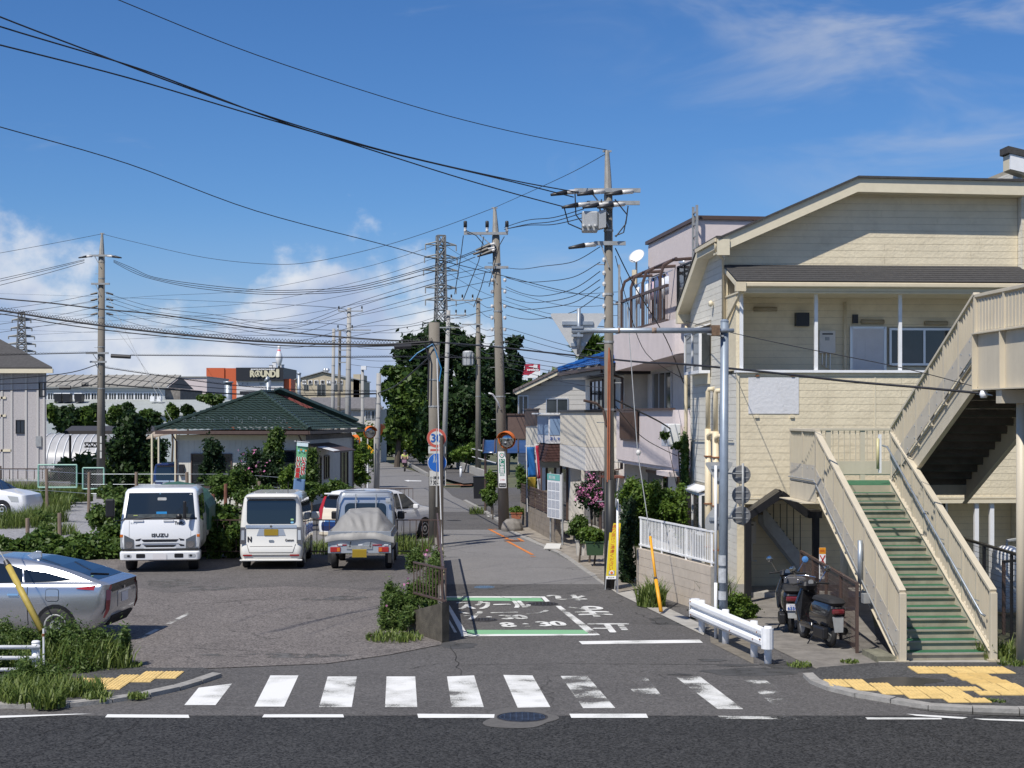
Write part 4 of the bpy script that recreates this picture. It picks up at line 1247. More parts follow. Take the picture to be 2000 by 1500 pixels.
for k in(.02,.98):
 s=MB();s.beam(O+Uv*k-Vv*.19+Vector((0,.03,0)),O+Uv*k+Vv*1.0+Vector((0,.045,0)),.022,.022);s.build('stake','galv_dull',ny,world=True)
wp=thing('marker_post','slim white post with a small oval disc in front of the pole','post',(2.36,34.2,0))
s=MB();s.tube([at(1206,1158,34.2),at(1206,975,34.2)],.024,8);s.build('post','white_paint',wp,world=True,smooth=True)
s=MB();s.lathe([(.10,-.012),(.11,0),(.10,.012)],at(1203,982,34.18),16,axis='x');s.build('disc','galv_dull',wp,world=True)
D2=53.0
b2,t2=at(985,1034,D2),at(968.5,460,D2);b2.z=0
p2=pole('leaning concrete utility pole up the road carrying the green dentist board',b2,t2,.20,.13,'pole_concrete',spike=at(966,405,D2),arms=[(at(0,457,D2).z,-1.10,.42,-.16,[(-1.05,'up'),(-.30,'up'),(.38,'up')]),(at(0,523,D2).z,-.42,.40,-.16,[])])
for k,(x,y)in enumerate([(955,480),(950,488),(958,492)]):
 s=MB();s.tube([at(966,y-4,D2-.2),at(x+2,y-2,D2-.2)],.05,8,.05);s.build('insulator','insul',p2,world=True)
 s=MB();s.tube([at(x+3,y-2,D2-.2),at(x-26,y+9,D2-.2)],.085,8,.03);s.build('strain_clamp','insul_black',p2,world=True)
for pts in([(905,460),(900,500),(888,575)],[(945,462),(935,510),(905,585)],[(985,462),(975,480),(955,560)],[(948,530),(940,560),(925,600)],[(910,450),(930,460),(945,478)]):
 s=MB();s.tube([at(x,y,D2-.25)for x,y in pts],.016,6);s.build('jumper_wire','cable',p2,world=True)
for z in(8.6,8.2,7.7,7.3,6.9):
 for d in(-1,1):
  s=MB();s.lathe([(.04,-.06),(.06,0),(.04,.06)],(b2.x-.2+d*.22,D2-.1,z),8);s.build('spool_insulator','insul',p2,world=True)
s=MB();s.tube([at(978,800,D2-.2),at(972,785,D2-.3),at(962,770,D2-.4),at(955,768,D2-.5)],.03,8);s.build('lamp_arm','white_paint',p2,world=True,smooth=True)
db=thing('pole_advert','white and green vertical dentist board wrapped round the leaning pole','sign',at(980,955,D2-.22))
O,Uv,Vv=at(974,953,D2-.235),at(989,953,D2-.235)-at(974,953,D2-.235),at(972.5,882,D2-.235)-at(974,953,D2-.235)
f=Vector((0,-.004,0))
s=MB();s.prism([O,O+Uv,O+Uv+Vv,O+Vv],(0,.05,0));s.build('board','white_ink',db,world=True)
m_dg=mat('dentist_green',(.01,.20,.13),.5)
s=MB();s.prism([O+Uv*.14+Vv*.40+f,O+Uv*.86+Vv*.40+f,O+Uv*.86+Vv*.80+f,O+Uv*.14+Vv*.80+f],(0,.003,0));s.build('green_panel',m_dg,db,world=True)
vtext('いしやま歯科',O+Uv*.24+Vv*.405+f*2,Uv*.52,Vv*.39,'white_ink',db,world=True,bold=.006)
s=MB();s.lathe([(.085,-.002),(.085,.002)],O+Uv*.5+Vv*.90+f,16,axis='y');s.build('emblem_ring',m_dg,db,world=True)
s=MB();s.lathe([(.058,-.002),(.058,.002)],O+Uv*.5+Vv*.90+f*2.5,16,axis='y');s.build('emblem_disc','white_ink',db,world=True)
s=MB();s.lathe([(.022,-.002),(.022,.002)],O+Uv*.5+Vv*.91+f*4,10,axis='y');s.build('emblem_heart','red_ink',db,world=True)
text('医院',O+Uv*.2+Vv*.33+f,Uv*.6,Vv*.05,m_dg,db,world=True)
text('この先',O+Uv*.2+Vv*.20+f,Uv*.6,Vv*.05,'red_ink',db,world=True)
s=MB();s.prism([O+Uv*.06+Vv*.02+f,O+Uv*.94+Vv*.02+f,O+Uv*.94+Vv*.13+f,O+Uv*.06+Vv*.13+f],(0,.003,0));s.build('dark_panel','black_ink',db,world=True)
text('電柱広告',O+Uv*.16+Vv*.055+f*2,Uv*.68,Vv*.04,'white_ink',db,world=True)
m_mir=mat('mirror_glass',(.42,.44,.45),.06,1.0)
def mirror(label,c,r,yaw,post=None,tilt=.12):
 t=thing('traffic_mirror',label,'traffic mirror',c,yaw,'round traffic mirrors with orange hoods')
 n=20
 s=MB();s.lathe([(r*.3,.0),(r*.75,.03),(r*.97,.09)][::-1]+[(.01,-.012)],(0,0,0),n,axis='y')
 g=s.build('mirror_face',m_mir,t,smooth=True);g.rotation_euler=(tilt,0,0)
 s=MB();s.lathe([(r*.98,.10),(r*1.03,.08),(r*1.03,.13),(r*.6,.22),(.05,.24)],(0,0,0),n,axis='y')
 g=s.build('mirror_shell','orange',t,smooth=True);g.rotation_euler=(tilt,0,0)
 rows=[]
 for i in range(11):
  a=PI*(.08+.84*i/10)
  rows.append([(r*1.04*math.cos(a),y,r*1.04*math.sin(a))for y in(.12,-.06-.10*math.sin(a))])
 s=MB();s.grid(rows);g=s.build('hood','orange',t);g.rotation_euler=(tilt,0,0)
 md=g.modifiers.new('thick','SOLIDIFY');md.thickness=.012
 s=MB();s.tube([(0,.2,0),(0,.42,-.02)],.03,6);s.build('bracket','orange',t)
 if post:
  s=MB();s.tube([(0,.40,-c[2]+gz(c[1])),(0,.40,r*.6)],.045,8);s.build('post','pole_pale',t,smooth=True)
mirror('traffic mirror with orange hood on the leaning pole',at(988,860,D2-.7),.30,-.35)
mirror('orange hooded traffic mirror beside the pale thin pole on the left',at(724,845,85),.36,.5,True)
mirror('traffic mirror seen edge on behind the pale thin pole',at(742,840,86.5),.34,2.4,True)
mirror('traffic mirror half hidden in leaves by the green roofed house',at(693,862,82),.34,-.9,True)
D3=46.7
b3=Vector(((848-1000)*D3/FPX,D3,0))
p3=pole('short thick concrete pole in the middle carrying the speed and pedestrian signs',b3,(b3.x,D3,at(0,630,D3).z),.165,.165,'pole_concrete',bolts=False)
for pts,m_,r_ in(([(800,705),(815,690),(845,672),(852,690)],'blue_wire',.02),([(852,690),(862,720),(858,745)],'blue_wire',.02),([(830,672),(838,700),(836,780)],'cable',.03)):
 mat('blue_wire',(.03,.20,.42),.5)
 s=MB();s.tube([at(x,y,D3-.25)for x,y in pts],r_,6);s.build('drop_wire',m_,p3,world=True)
s=MB();s.tube([at(770,678,D3-.4),at(803,676,D3-.3)],.075,10);s.build('splice_case','insul_black',p3,world=True)
s=MB();s.tube([at(853.5,700,D3-.6),at(858,905,D3-1.4),at(863,1066,D3-2.2)],.012,6);tag(s.build('guy_wire','white_paint',None),'pale guy wire running down in front of the speed sign','wire')
sp=thing('support_pole','slim dark brown pole standing against the thick middle pole','pole',at(862,1070,45.9))
s=MB();s.tube([at(862.5,1068,45.9),at(862.5,850,45.9)],.055,8);s.build('shaft',mat('brown_pole',(.10,.085,.07),.7),sp,world=True)
def disc_sign(name,label,c,r,face,rim=None,rim_w=.0):
 t=thing(name,label,'road sign',c)
 s=MB();s.lathe([(r,0),(r,.012)],n=32,axis='y');s.build('plate','galv_dull',t)
 s=MB();s.lathe([(r*.985,-.003),(r*.985,-.0005)],n=32,axis='y');s.build('rim',rim or 'white_ink',t)
 s=MB();s.lathe([(r*(1-rim_w),-.006),(r*(1-rim_w),-.0035)],n=32,axis='y');s.build('face',face,t)
 return t
m_sred=mat('sign_red',(.50,.10,.07),.5,var=.06)
m_sblue=mat('sign_blue',(.015,.12,.46),.45,var=.05)
m_swht=mat('sign_white',(.58,.57,.53),.5,var=.05)
t=disc_sign('speed_sign','round thirty speed limit sign with faded red rim',at(852.5,855.5,D3-.75),.29,'sign_white','sign_red',.30)
text('30',(-.155,-.009,-.12),(.31,0,0),(0,0,.24),mat('num_blue',(.02,.10,.36),.5),t,bold=.012)
t=thing('arrow_plate','small white plate with a red arrow pointing right under the speed sign','road sign',at(853.5,879,D3-.75))
s=MB();s.box((-.26,0,-.105),(.26,.012,.105));s.build('plate','sign_white',t,bev=.004)
s=MB();s.prism([(-.2,-.003,-.03),(.08,-.003,-.03),(.08,-.003,-.06),(.2,-.003,0),(.08,-.003,.06),(.08,-.003,.03),(-.2,-.003,.03)],(0,.0025,0));s.build('arrow','sign_red',t)
t=disc_sign('pedestrian_sign','round blue sign with a faded walking figure below the arrow plate',at(854,903.5,D3-.75),.285,m_sblue,'white_ink',.04)
m_fade=mat('figure_faded',(.33,.40,.46),.6)
fy=-.009
s=MB()
s.lathe([(.02,-.001),(.02,.001)],(-.085,fy,.215),10,axis='y')
s.prism([(-.115,fy,.19),(-.055,fy,.19),(-.065,fy,.10),(-.045,fy,.0),(-.075,fy,.0),(-.085,fy,.07),(-.105,fy,.0),(-.135,fy,.0),(-.105,fy,.10)],(0,.002,0))
s.lathe([(.013,-.001),(.013,.001)],(-.02,fy,.12),8,axis='y')
s.prism([(-.035,fy,.10),(-.005,fy,.10),(.0,fy,.02),(-.04,fy,.02)],(0,.002,0))
s.build('walking_figure',m_fade,t)
t=thing('time_plate','white supplementary plate with dates and morning hours below the blue sign','road sign',at(855,934,D3-.75))
s=MB();s.box((-.245,0,-.225),(.245,.012,.225));s.build('plate','sign_white',t,bev=.004)
text('土・日曜・休日を除く',(-.225,-.003,-.03),(.45,0,0),(0,0,.09),'black_ink',t,bold=.002)
text('7 30 - 8 30',(-.22,-.003,-.19),(.44,0,0),(0,0,.12),'black_ink',t,bold=.004)
for tt in(0,):
 s=MB();s.tube([at(853,990,D3-.73),at(853,838,D3-.73)],.03,8);o=s.build('sign_post','pole_pale',None);tag(o,'thin grey tube behind the stacked round signs','post')
def far_pole(label,px,ytop,ybase,d,r0,r1,m,arms=(),bolts=False,pxt=None):
 base=at(px,ybase,d);base.z=gz(d)-.05
 return pole(label,base,at(pxt if pxt is not None else px,ytop,d),r0,r1,m,arms=arms,bolts=bolts)
p4=far_pole('concrete utility pole with grey transformer in front of the dark trees',934,582,930,112,.22,.15,'pole_concrete',arms=[(at(0,587,112).z,-2.0,.3,-.2,[(-1.95,'up'),(-1.15,'up'),(-.4,'up')]),(at(0,634,112).z,-1.2,.3,-.2,[])])
transformer(p4,tuple(at(914,714,111.6)),.38,1.05,m_tr)
p5=far_pole('slim concrete pole just right of the middle sign pole',866,606,940,118,.22,.15,'pole_pale',arms=[(at(0,616,118).z,-.6,1.4,-.2,[(.6,'up'),(1.3,'up')]),(at(0,640,118).z,-.8,1.2,-.2,[])],pxt=876)
p6=far_pole('pale bare concrete pole beside the yellow school sign',735,729,950,86,.17,.13,'pole_pale',pxt=740)
p7=far_pole('pale street lamp pole behind the leafy hedge on the left',708,722,840,110,.15,.10,'pole_pale')
s=MB();s.box(tuple(at(705,722,109.8)),tuple(at(716,715,110.2)));s.build('lamp_head','white_paint',p7,world=True)
p8=far_pole('stout pale utility pole with clustered wires behind the green roof',678,601,880,130,.30,.17,'pole_pale',arms=[(at(0,608,130).z,-.9,1.2,-.2,[(-.85,'up'),(1.1,'up')]),(at(0,645,130).z,-1.0,1.9,-.2,[(-.9,'up'),(0.3,'up')])],pxt=682)
p9=far_pole('thin grey utility pole left of the stout pale pole',648,642,880,128,.18,.13,'pole_pale',pxt=652)
p10=far_pole('thin pole crowded with insulators between two pale poles',660,645,880,134,.16,.12,'pole_concrete',arms=[(at(0,y,134).z,-.1,.9,-.2,[])for y in(660,672,684,696,708)],pxt=664)
D11=75.0
b11=at(197,950,D11);b11.z=gz(D11)
p11=pole('tall concrete utility pole on the left by the green mesh gate',b11,at(198.5,497,D11),.215,.15,'pole_concrete',spike=at(199.5,455,D11),arms=[(at(0,500,D11).z,-.55,.55,-.2,[(-.4,'l'),(.35,'r'),(.45,'r')]),(at(0,555,D11).z,-.45,.45,-.2,[]),(at(0,690,D11).z,-.7,.4,-.2,[]),(at(0,707,D11).z,-.5,.3,-.2,[])])
for y in(572,584,598,612):
 for d in(-1,1):
  s=MB();s.tube([at(199+d*9,y,D11-.2),at(199+d*22,y+3,D11-.2)],.06,6,.04);s.build('strain_clamp','insul_black',p11,world=True)
s=MB();s.tube([at(217,695,D11-.3),at(255,697,D11-.3)],.10,10);s.build('splice_case','insul_black',p11,world=True)
for x0,x1,y in((160,172,751),(116,138,757)):
 s=MB();s.tube([at(x0,y,D11-.3),at(x1,y,D11-.3)],.10,8);s.build('splice_case','insul_black',p11,world=True)
for y in(865,880,895):
 s=MB();s.box(tuple(at(195,y,D11-.24)),tuple(at(199,y-13,D11-.2)));s.build('number_plate','sign_white',p11,world=True)
DP=26.85
cp=thing('cantilever_post','grey steel post with a long horizontal arm near the guard rail','post',(at(1413,1255,DP).x,DP,0))
bx=at(1412,1255,DP)
m_gst=mat('grey_steel',(.27,.32,.38),.45,.35,var=.12,vscale=4,dirt=.2)
s=MB();s.tube([(bx.x,DP,-.1),(bx.x+.03,DP,at(0,629,DP).z)],.080,16,.072);s.build('shaft',m_gst,cp,world=True,smooth=True)
s=MB();s.lathe([(.075,0),(.075,.02),(.04,.05)],(bx.x+.03,DP,at(0,629,DP).z),14);s.build('cap',m_gst,cp,world=True)
za=at(0,646,DP).z
s=MB();s.tube([(at(1116,0,DP).x,DP-.09,za+.0),(at(1395,0,DP).x,DP-.09,za),],.046,12,.050);s.build('arm','galv',cp,world=True,smooth=True)
s=MB();s.tube([(at(1380,0,DP).x,DP-.09,za),(at(1432,0,DP).x,DP-.09,za)],.036,10);s.build('arm_stub','galv',cp,world=True,smooth=True)
s=MB();s.box((at(1388,0,DP).x,DP-.16,za-.09),(at(1404,0,DP).x,DP+.1,za+.09));s.build('clamp',mat('rusty_clamp',(.16,.10,.06),.8,var=.4,vscale=20),cp,world=True)
s=MB();s.beam((at(1380,0,DP).x,DP-.09,za-.06),(at(1412,0,DP).x,DP-.09,za-.10),.06,.03);s.build('clamp_plate','galv_dull',cp,world=True)
for(xa,xb)in((1272,1281),(1206,1210)):
 s=MB();s.tube([(at(xa,0,DP).x,DP-.09,za),(at(xb,0,DP).x,DP-.09,za)],.0505,12);s.build('rust_band',mat('rust_soft',(.30,.22,.17),.8,var=.4,vscale=30),cp,world=True,smooth=True)
for i,(z,h)in enumerate(((1.05,.25),(.75,.15),(1.35,.18))):
 s=MB();s.tube([(bx.x,DP,z),(bx.x+.001,DP,z+h)],.0815,14);s.build('sticker_remnant',mat('sticker',(.44,.46,.48),.7,var=.25,vscale=14),cp,world=True)
def tri_sign(name,label,c,w,h,down=True,m='galv_back'):
 t=thing(name,label,'road sign',c)
 pts=[]
 cs=[(-w/2,h),(w/2,h),(0,0)]if down else[(-w/2,0),(w/2,0),(w/2,h*.42),(0,h),(-w/2,h*.42)]
 cx,cz=sum(p[0]for p in cs)/len(cs),sum(p[1]for p in cs)/len(cs)
 for i,p in enumerate(cs):
  a,b_=cs[i-1],cs[(i+1)%len(cs)]
  P_=Vector(p);ra=(Vector(a)-P_).normalized()*.07;rb=(Vector(b_)-P_).normalized()*.07
  for k in range(5):
   u=k/4
   q=(P_+ra)*(1-u)**2+P_*2*u*(1-u)+(P_+rb)*u**2
   pts.append((q.x,0,q.y))
 s=MB();s.prism(pts,(0,.02,0));s.build('plate',m,t)
 for k,ww in((.78,.55),(.30,.24)):
  if not down and k>.5:
   k,ww=.40,.7
  s=MB();s.box((-w*ww/2,-.03,h*k-.03),(w*ww/2,-.002,h*k+.03));s.build('rib','galv',t)
 return t
mat('galv_back',(.36,.37,.37),.6,.1,var=.08)
c=at(1128,697,DP)
t=tri_sign('stop_sign','large inverted triangular sign seen from behind hanging on the cantilever arm',(c.x,DP-.02,c.z-.02),.99,.78,True,mat('sign_back_pale',(.50,.505,.50),.7,var=.06))
s=MB();s.tube([(at(1130,0,DP).x-c.x,-.07,.86),(at(1130,0,DP).x-c.x,-.07,.06)],.035,10);s.build('hanger','galv',t,smooth=True)
for z in(za+.05,za-.09):
 s=MB();s.box((-.02-.09,-.13,z-c.z-.02+.02),(.02+.07,-.04,z-c.z+.04));s.build('hanger_clamp','galv',t)
DQ=27.3
wp2=thing('sign_post','slim white tube post beside the grey cantilever post','post',at(1398,1252,DQ))
s=MB();s.tube([(at(1398,0,DQ).x,DQ,-.05),(at(1398,0,DQ).x,DQ,at(0,1138,DQ).z)],.030,10);s.build('foot_sleeve','white_paint',wp2,world=True,smooth=True)
s=MB();s.tube([(at(1398,0,DQ).x,DQ,1.0),(at(1398,0,DQ).x,DQ,at(0,909,DQ).z)],.025,10);s.build('tube','white_paint',wp2,world=True,smooth=True)
c=at(1405,951,DQ)
tri_sign('stop_sign','small inverted triangular sign seen from behind on the slim white post',(c.x,DQ+.03,c.z),.53,.44)
c=at(1403,1036,DQ)
tri_sign('crossing_sign','pentagonal crossing sign seen from behind low on the slim white post',(c.x,DQ+.035,c.z),.46,.50,False)
rp=thing('sign_bracket','short grey tube holding three round signs seen from behind','post',(at(1450,0,27.0).x,27.0,at(0,1025,27.0).z))
s=MB();s.tube([at(1451,1026,27.0),at(1451,905,27.0)],.022,8);s.build('tube','galv_dull',rp,world=True,smooth=True)
for y in(925,1012):
 s=MB();s.tube([at(1416,y,26.95),at(1452,y,27.0)],.014,6);s.build('bracket_arm','galv_dull',rp,world=True)
for i,(y,w_)in enumerate(((927,'top'),(967,'middle'),(1007,'lowest'))):
 c=at(1448,y,27.05)
 t=thing('round_sign',w_+' of the three round signs seen from behind beside the grey post','road sign',c)
 s=MB();s.lathe([(.155,0),(.165,.004),(.165,.012),(.155,.014)],n=24,axis='y');s.build('plate',mat('sign_back_dark',(.20,.20,.20),.5,.3,var=.2),t)
 s=MB();s.box((-.12,-.012,.045),(.12,-.001,.065));s.build('rib','galv_dull',t)
 s=MB();s.box((-.12,-.012,-.065),(.12,-.001,-.045));s.build('rib','galv_dull',t)
DS=84.0
c=at(718,880,DS)
t=thing('school_sign','yellow diamond school crossing sign on a white post','road sign',(c.x,DS,gz(DS)))
s=MB();s.tube([(0,0,-.1),(0,0,c.z-gz(DS))],.04,8);s.build('post','white_paint',t)
zc=c.z-gz(DS)
m_sy=mat('sign_yellow',(.80,.42,.01),.5)
s=MB();s.prism([(0,-.05,zc-.36),(.36,-.05,zc),(0,-.05,zc+.36),(-.36,-.05,zc)],(0,.015,0));s.build('plate',m_sy,t)
for dx,k in((-.08,1.0),(.09,.82)):
 s=MB()
 s.lathe([(.035*k,-.002),(.035*k,.002)],(dx,-.056,zc+.14*k),10,axis='y')
 s.prism([(dx-.05*k,-.057,zc+.10*k),(dx+.05*k,-.057,zc+.10*k),(dx+.07*k,-.057,zc-.03),(dx+.02,-.057,zc-.03),(dx+.06*k,-.057,zc-.16),(dx+.02*k,-.057,zc-.16),(dx-.01,-.057,zc-.05),(dx-.06*k,-.057,zc-.16),(dx-.09*k,-.057,zc-.14),(dx-.035,-.057,zc-.03)],(0,.004,0))
 s.build('child_figure','black_ink',t)
zp=at(0,898,DS).z-gz(DS)
s=MB();s.box((-.24,-.055,zp-.09),(.24,-.04,zp+.09));s.build('caption_plate','sign_white',t)
text('通学路',(-.19,-.058,zp-.055),(.38,0,0),(0,0,.11),'black_ink',t)
ga,gb=Vector((3.32,28.3,0)),Vector((4.02,24.45,0))
gr=thing('guard_rail','white corrugated steel guard rail with rust spots at the corner on the right','guard rail',ga)
gd=(gb-ga).normalized();gn=Vector((-gd.y,gd.x,0))
prof=[(.0,.30),(.035,.33),(.055,.36),(.055,.41),(.01,.45),(.01,.49),(.055,.53),(.055,.58),(.035,.61),(.0,.63)]
m_gr=mat('guard_white',(.80,.81,.82),.4,var=.05,vscale=8,dirt=.10)
rows=[[ga.lerp(gb,k)-gn*o_+Vector((0,0,z-.04))for(o_,z)in prof]for k in(0,.5,1)]
s=MB();s.grid(rows);o=s.build('beam',m_gr,gr,world=True);md=o.modifiers.new('t','SOLIDIFY');md.thickness=.006
for k,e in((0,-1),(1,1)):
 c=ga.lerp(gb,k)
 rows=[]
 for i in range(7):
  a=PI*i/6
  rows.append([c+gd*e*(.11*math.sin(a))+gn*(-.055+(1-math.cos(a))*.10)+Vector((0,0,z))for z in(.26,.59)])
 s=MB();s.grid(rows);o=s.build('end_terminal',m_gr,gr,world=True);md=o.modifiers.new('t','SOLIDIFY');md.thickness=.006
for k in(.07,.42,.80,.97):
 c=ga.lerp(gb,k)+gn*.10
 s=MB();s.tube([(c.x,c.y,-.1),(c.x,c.y,.60)],.062,12);s.build('post',m_gr,gr,world=True,smooth=True)
for k,z in((.02,.55),(.9,.36),(.95,.50),(.03,.32),(.6,.33),(.985,.4)):
 c=ga.lerp(gb,k)-gn*.062
 s=MB();s.lathe([(.016,-.01),(.012,.01)],(c.x,c.y,z),6,axis='y');s.build('rust_bolt','rust',gr,world=True)
lg=thing('pipe_guard_rail','white three pipe guard rail in the weeds at the lower left','guard rail',(-7.2,23.2,0))
for y in(1264,1285,1308):
 a,b_=at(-300,y,23.2),at(78,y,23.2)
 s=MB();s.tube([a,b_],.030,10);s.build('rail_pipe',m_gr,lg,world=True,smooth=True)
for px in(70,-180):
 c=at(px,1330,23.28)
 s=MB();s.tube([(c.x,c.y,-.05),(c.x,c.y,at(0,1258,23.2).z)],.062,14);s.build('post',m_gr,lg,world=True,smooth=True)
 s=MB();s.lathe([(.064,0),(.068,.02),(.05,.04),(.02,.045)],(c.x,c.y,at(0,1258,23.2).z),14);s.build('post_cap',m_gr,lg,world=True,smooth=True)
st=thing('marker_stake','rusty white stake standing beside the left guard rail','stake',at(86,1300,23.1))
s=MB();s.tube([at(86,1345,23.1),at(85,1228,23.1)],.016,8);s.build('tube','white_paint',st,world=True)
s=MB();s.tube([at(84.5,1243,23.05),at(84.5,1238,23.05)],.022,8);s.build('clamp','rust',st,world=True)
def sleeve(label,pts,m='yellow_tube',r=.05,col=True,wire=None):
 t=thing('guy_sleeve',label,'guy wire guard',pts[0])
 s=MB();s.tube(pts,r,12,r*.92);s.build('sleeve',m,t,world=True,smooth=True)
 if col:
  a,b_=Vector(pts[0]),Vector(pts[-1])
  s=MB();s.tube([b_,b_+(b_-a)*.08],r*1.05,12,r*.7);s.build('collar','insul_black',t,world=True)
 if wire:
  s=MB();s.tube(wire,.010,6);s.build('wire','galv_dull',t,world=True)
 return t
t=sleeve('orange yellow guy wire sleeve leaning by the beige block wall',[at(1291,1194,30.6),at(1281,1132,31.0)],r=.040,wire=[at(1270,1048,31.5),at(1245,880,32.5),at(1225,600,33.9)])
s=MB();s.tube([at(1281,1132,31.0),at(1270,1048,31.5)],.028,10);s.build('upper_sleeve','yellow_tube',t,world=True,smooth=True)
s=MB();s.lathe([(.03,-.06),(.06,0),(.03,.06)],at(1247,884,32.5),10);s.build('ball_insulator','insul',t,world=True,smooth=True)
sleeve('dull yellow guy wire sleeve leaning in front of the silver car',[at(82,1232,24.3),at(16,1105,24.8)],mat('old_yellow',(.42,.32,.07),.6,var=.15,vscale=8),.055,True,[at(14,1100,24.8),at(0,1078,24.9),at(-200,700,26)])
sleeve('cream guy wire sleeve at the end of the low wall left of the green zone',[at(868,1252,28.2),at(864.5,1175,29.0)],mat('cream_sleeve',(.66,.56,.32),.6,var=.1,dirt=.2),.050,False)
sleeve('tall cream sleeve rising behind the low wall by the flowers',[at(866,1178,31.0),at(862,1065,33.0)],'cream_sleeve',.045,False)
# ---------------------------------------------------------------- cables
WIRES={}
def wire(pts,r,label,group,m='cable',name='overhead_cable',lash=False):
 P_=[at(*p)for p in pts]
 out=[]
 n=len(P_)
 for i in range(n-1):
  a,b_,c_,d_=P_[max(i-1,0)],P_[i],P_[i+1],P_[min(i+2,n-1)]
  for k in range(6):
   t=k/6
   out.append(.5*((2*b_)+(c_-a)*t+(2*a-5*b_+4*c_-d_)*t*t+(3*b_-3*c_+d_-a)*t**3))
 out.append(P_[-1])
 s=MB();s.tube(out,r,5)
 if lash:
  z=[]
  for i in range(len(out)-1):
   for k in range(lash):
    q=out[i].lerp(out[i+1],k/lash)
    ph=(i*lash+k)*PI/2
    z.append(q+Vector((0,0,r*1.2+abs(math.sin(ph))*r*2.2)))
  s.tube(z,r*.35,4)
 o=s.build(name,m,None,smooth=True)
 tag(o,label,'cable',group)
 WIRES.setdefault(label,[]).append((sum(q.z for q in out)/len(out),o))
gA='three thick lines to the near right pole'
wire([(-220,-190,21),(0,-98,23.5),(232,0,26),(500,107,28.5),(800,205,31.5),(1000,257,33.2),(1185,293,35)],.009,'thin top line running from the upper left to the tip of the near pole','tip lines')
wire([(-200,-50,22),(0,33,24),(175,100,26),(350,166,27.5),(500,219,29),(650,266,30.5),(800,307,32),(1000,352,33.8),(1130,376,34.8)],.014,'uppermost thick line crossing the sky to the near pole',gA)
wire([(-200,-15,22),(0,52,24),(250,127,26.4),(380,174,27.8),(550,238,29.5),(700,285,31),(880,342,33),(1000,377,34),(1105,405,34.8)],.014,'middle thick line that crosses its neighbour in the sky',gA)
wire([(-200,40,22),(0,88,24),(250,152,26.4),(500,226,29),(680,277,30.8),(800,308,32),(1000,355,33.8),(1120,385,34.8)],.014,'lowest of the three thick lines crossing the sky',gA)
wire([(-150,205,24),(0,248,26),(250,320,29),(500,412,33),(750,478,37),(850,506,38.5),(1000,543,40.5),(1100,568,42),(1222,592,43)],.010,'single cable sloping across to the pink building','single sloping cable')
wire([(1184,300,35),(1100,345,40),(965,406,53)],.008,'line between the tips of the two right hand poles','tip lines')
wire([(200,457,75),(260,472,73),(400,503,69),(530,516,65),(620,510,62),(750,480,58),(860,445,55),(965,406,53)],.010,'thin sagging line from the left pole tip to the leaning pole tip','tip lines')
wire([(198,457,75),(100,476,74),(-60,505,72)],.010,'thin line leaving the left pole tip towards the left','tip lines')
for i,(dy,dy2)in enumerate(((0,0),(4,3),(8,12))):
 wire([(222,508+dy*.5,74.6),(260,524+dy,73.5),(300,541+dy*.6,72),(380,554+dy,70),(500,566+dy,66),(600,566+dy,63),(700,558+dy,60),(850,518+dy2,56),(928,490+dy2,53.4)],.014,'heavy lines from left pole to leaning pole','sagging lines left pole to leaning pole')
for i,dy in enumerate((0,5,14)):
 wire([(165,507+dy*.4,74.8),(80,527+dy*.7,74),(-60,558+dy,72)],.013,'heavy lines leaving the left pole below its tip','lines leaving the left pole')
for i,(y0,y1,yr)in enumerate(((572,615,520),(580,622,530),(588,634,548),(600,648,580),(614,660,605))):
 wire([(212,y0+2,74.7),(300,y0+28,72),(420,y1,69),(560,y1+20,64),(700,(y1+yr)/2+22,60),(850,yr+24,56),(962,yr,53.2)],.010,'thin lines from left pole to leaning pole','lower lines left pole to leaning pole')
for i,(y0,y1)in enumerate(((570,603),(583,612),(596,632),(612,648))):
 wire([(186,y0+4,74.8),(100,(y0+y1)/2+4,74),(-60,y1+10,72.5)],.010,'thin insulated lines leaving the left pole','lower lines leaving the left pole')
wire([(-150,568,52),(0,583,51),(100,592,50.5),(200,604,50),(300,613,49.5),(420,630,49),(530,645,48),(640,656,47.5),(750,664,47),(845,668,46.5),(960,677,42),(1100,692,38),(1250,707,33.5),(1330,711,31.5),(1500,727,28.7),(1650,744,26.8),(1800,757,25.8),(1915,768,25.0)],.022,'long black telephone cable from the left edge to the footbridge','telephone cables')
wire([(-150,585,52),(0,606,51),(100,622,50.5),(200,636,50),(300,648,49.5),(420,660,49),(530,668,48),(640,672,47.5),(750,673,47),(845,667,46.5)],.034,'heavy black lashed telephone cable ending at the middle pole','telephone cables',lash=6)
wire([(-150,600,52),(0,613,51),(100,630,50.5),(200,644,50),(300,655,49.5),(420,666,49),(530,674,48),(640,677,47.5),(750,676,47),(845,672,46.5)],.018,'thinner black cable hung just under the lashed cable','telephone cables')
wire([(-60,695,73),(100,691,74),(190,689,74.7)],.022,'coil lashed cable reaching the left pole from the left','lashed cables',lash=8)
wire([(255,694,74.5),(400,695,72),(520,698,70),(650,698,66),(800,697,60),(965,700,53.3)],.020,'coil lashed cable running level from the left pole to the right','lashed cables',lash=10)
for y0,y1,yl in((712,735,745),(735,750,752),(750,760,764)):
 wire([(190,y0,74.8),(120,(y0+yl)/2+2,74),(-60,yl,72)],.022,'slack telephone cables left of the left pole','slack telephone cables')
wire([(205,718,74.8),(300,732,74),(450,752,78),(600,762,82),(738,764,86)],.020,'slack cable from the left pole to the bare pale pole','slack telephone cables right',lash=8)
wire([(205,735,74.8),(300,746,74),(450,760,78),(600,768,82),(738,768,86)],.016,'second slack cable from the left pole to the bare pale pole','slack telephone cables right')
wire([(205,750,74.8),(300,758,74),(450,769,78),(600,772,82),(738,769,86)],.034,'thickest low cable from the left pole to the bare pale pole','slack telephone cables right')
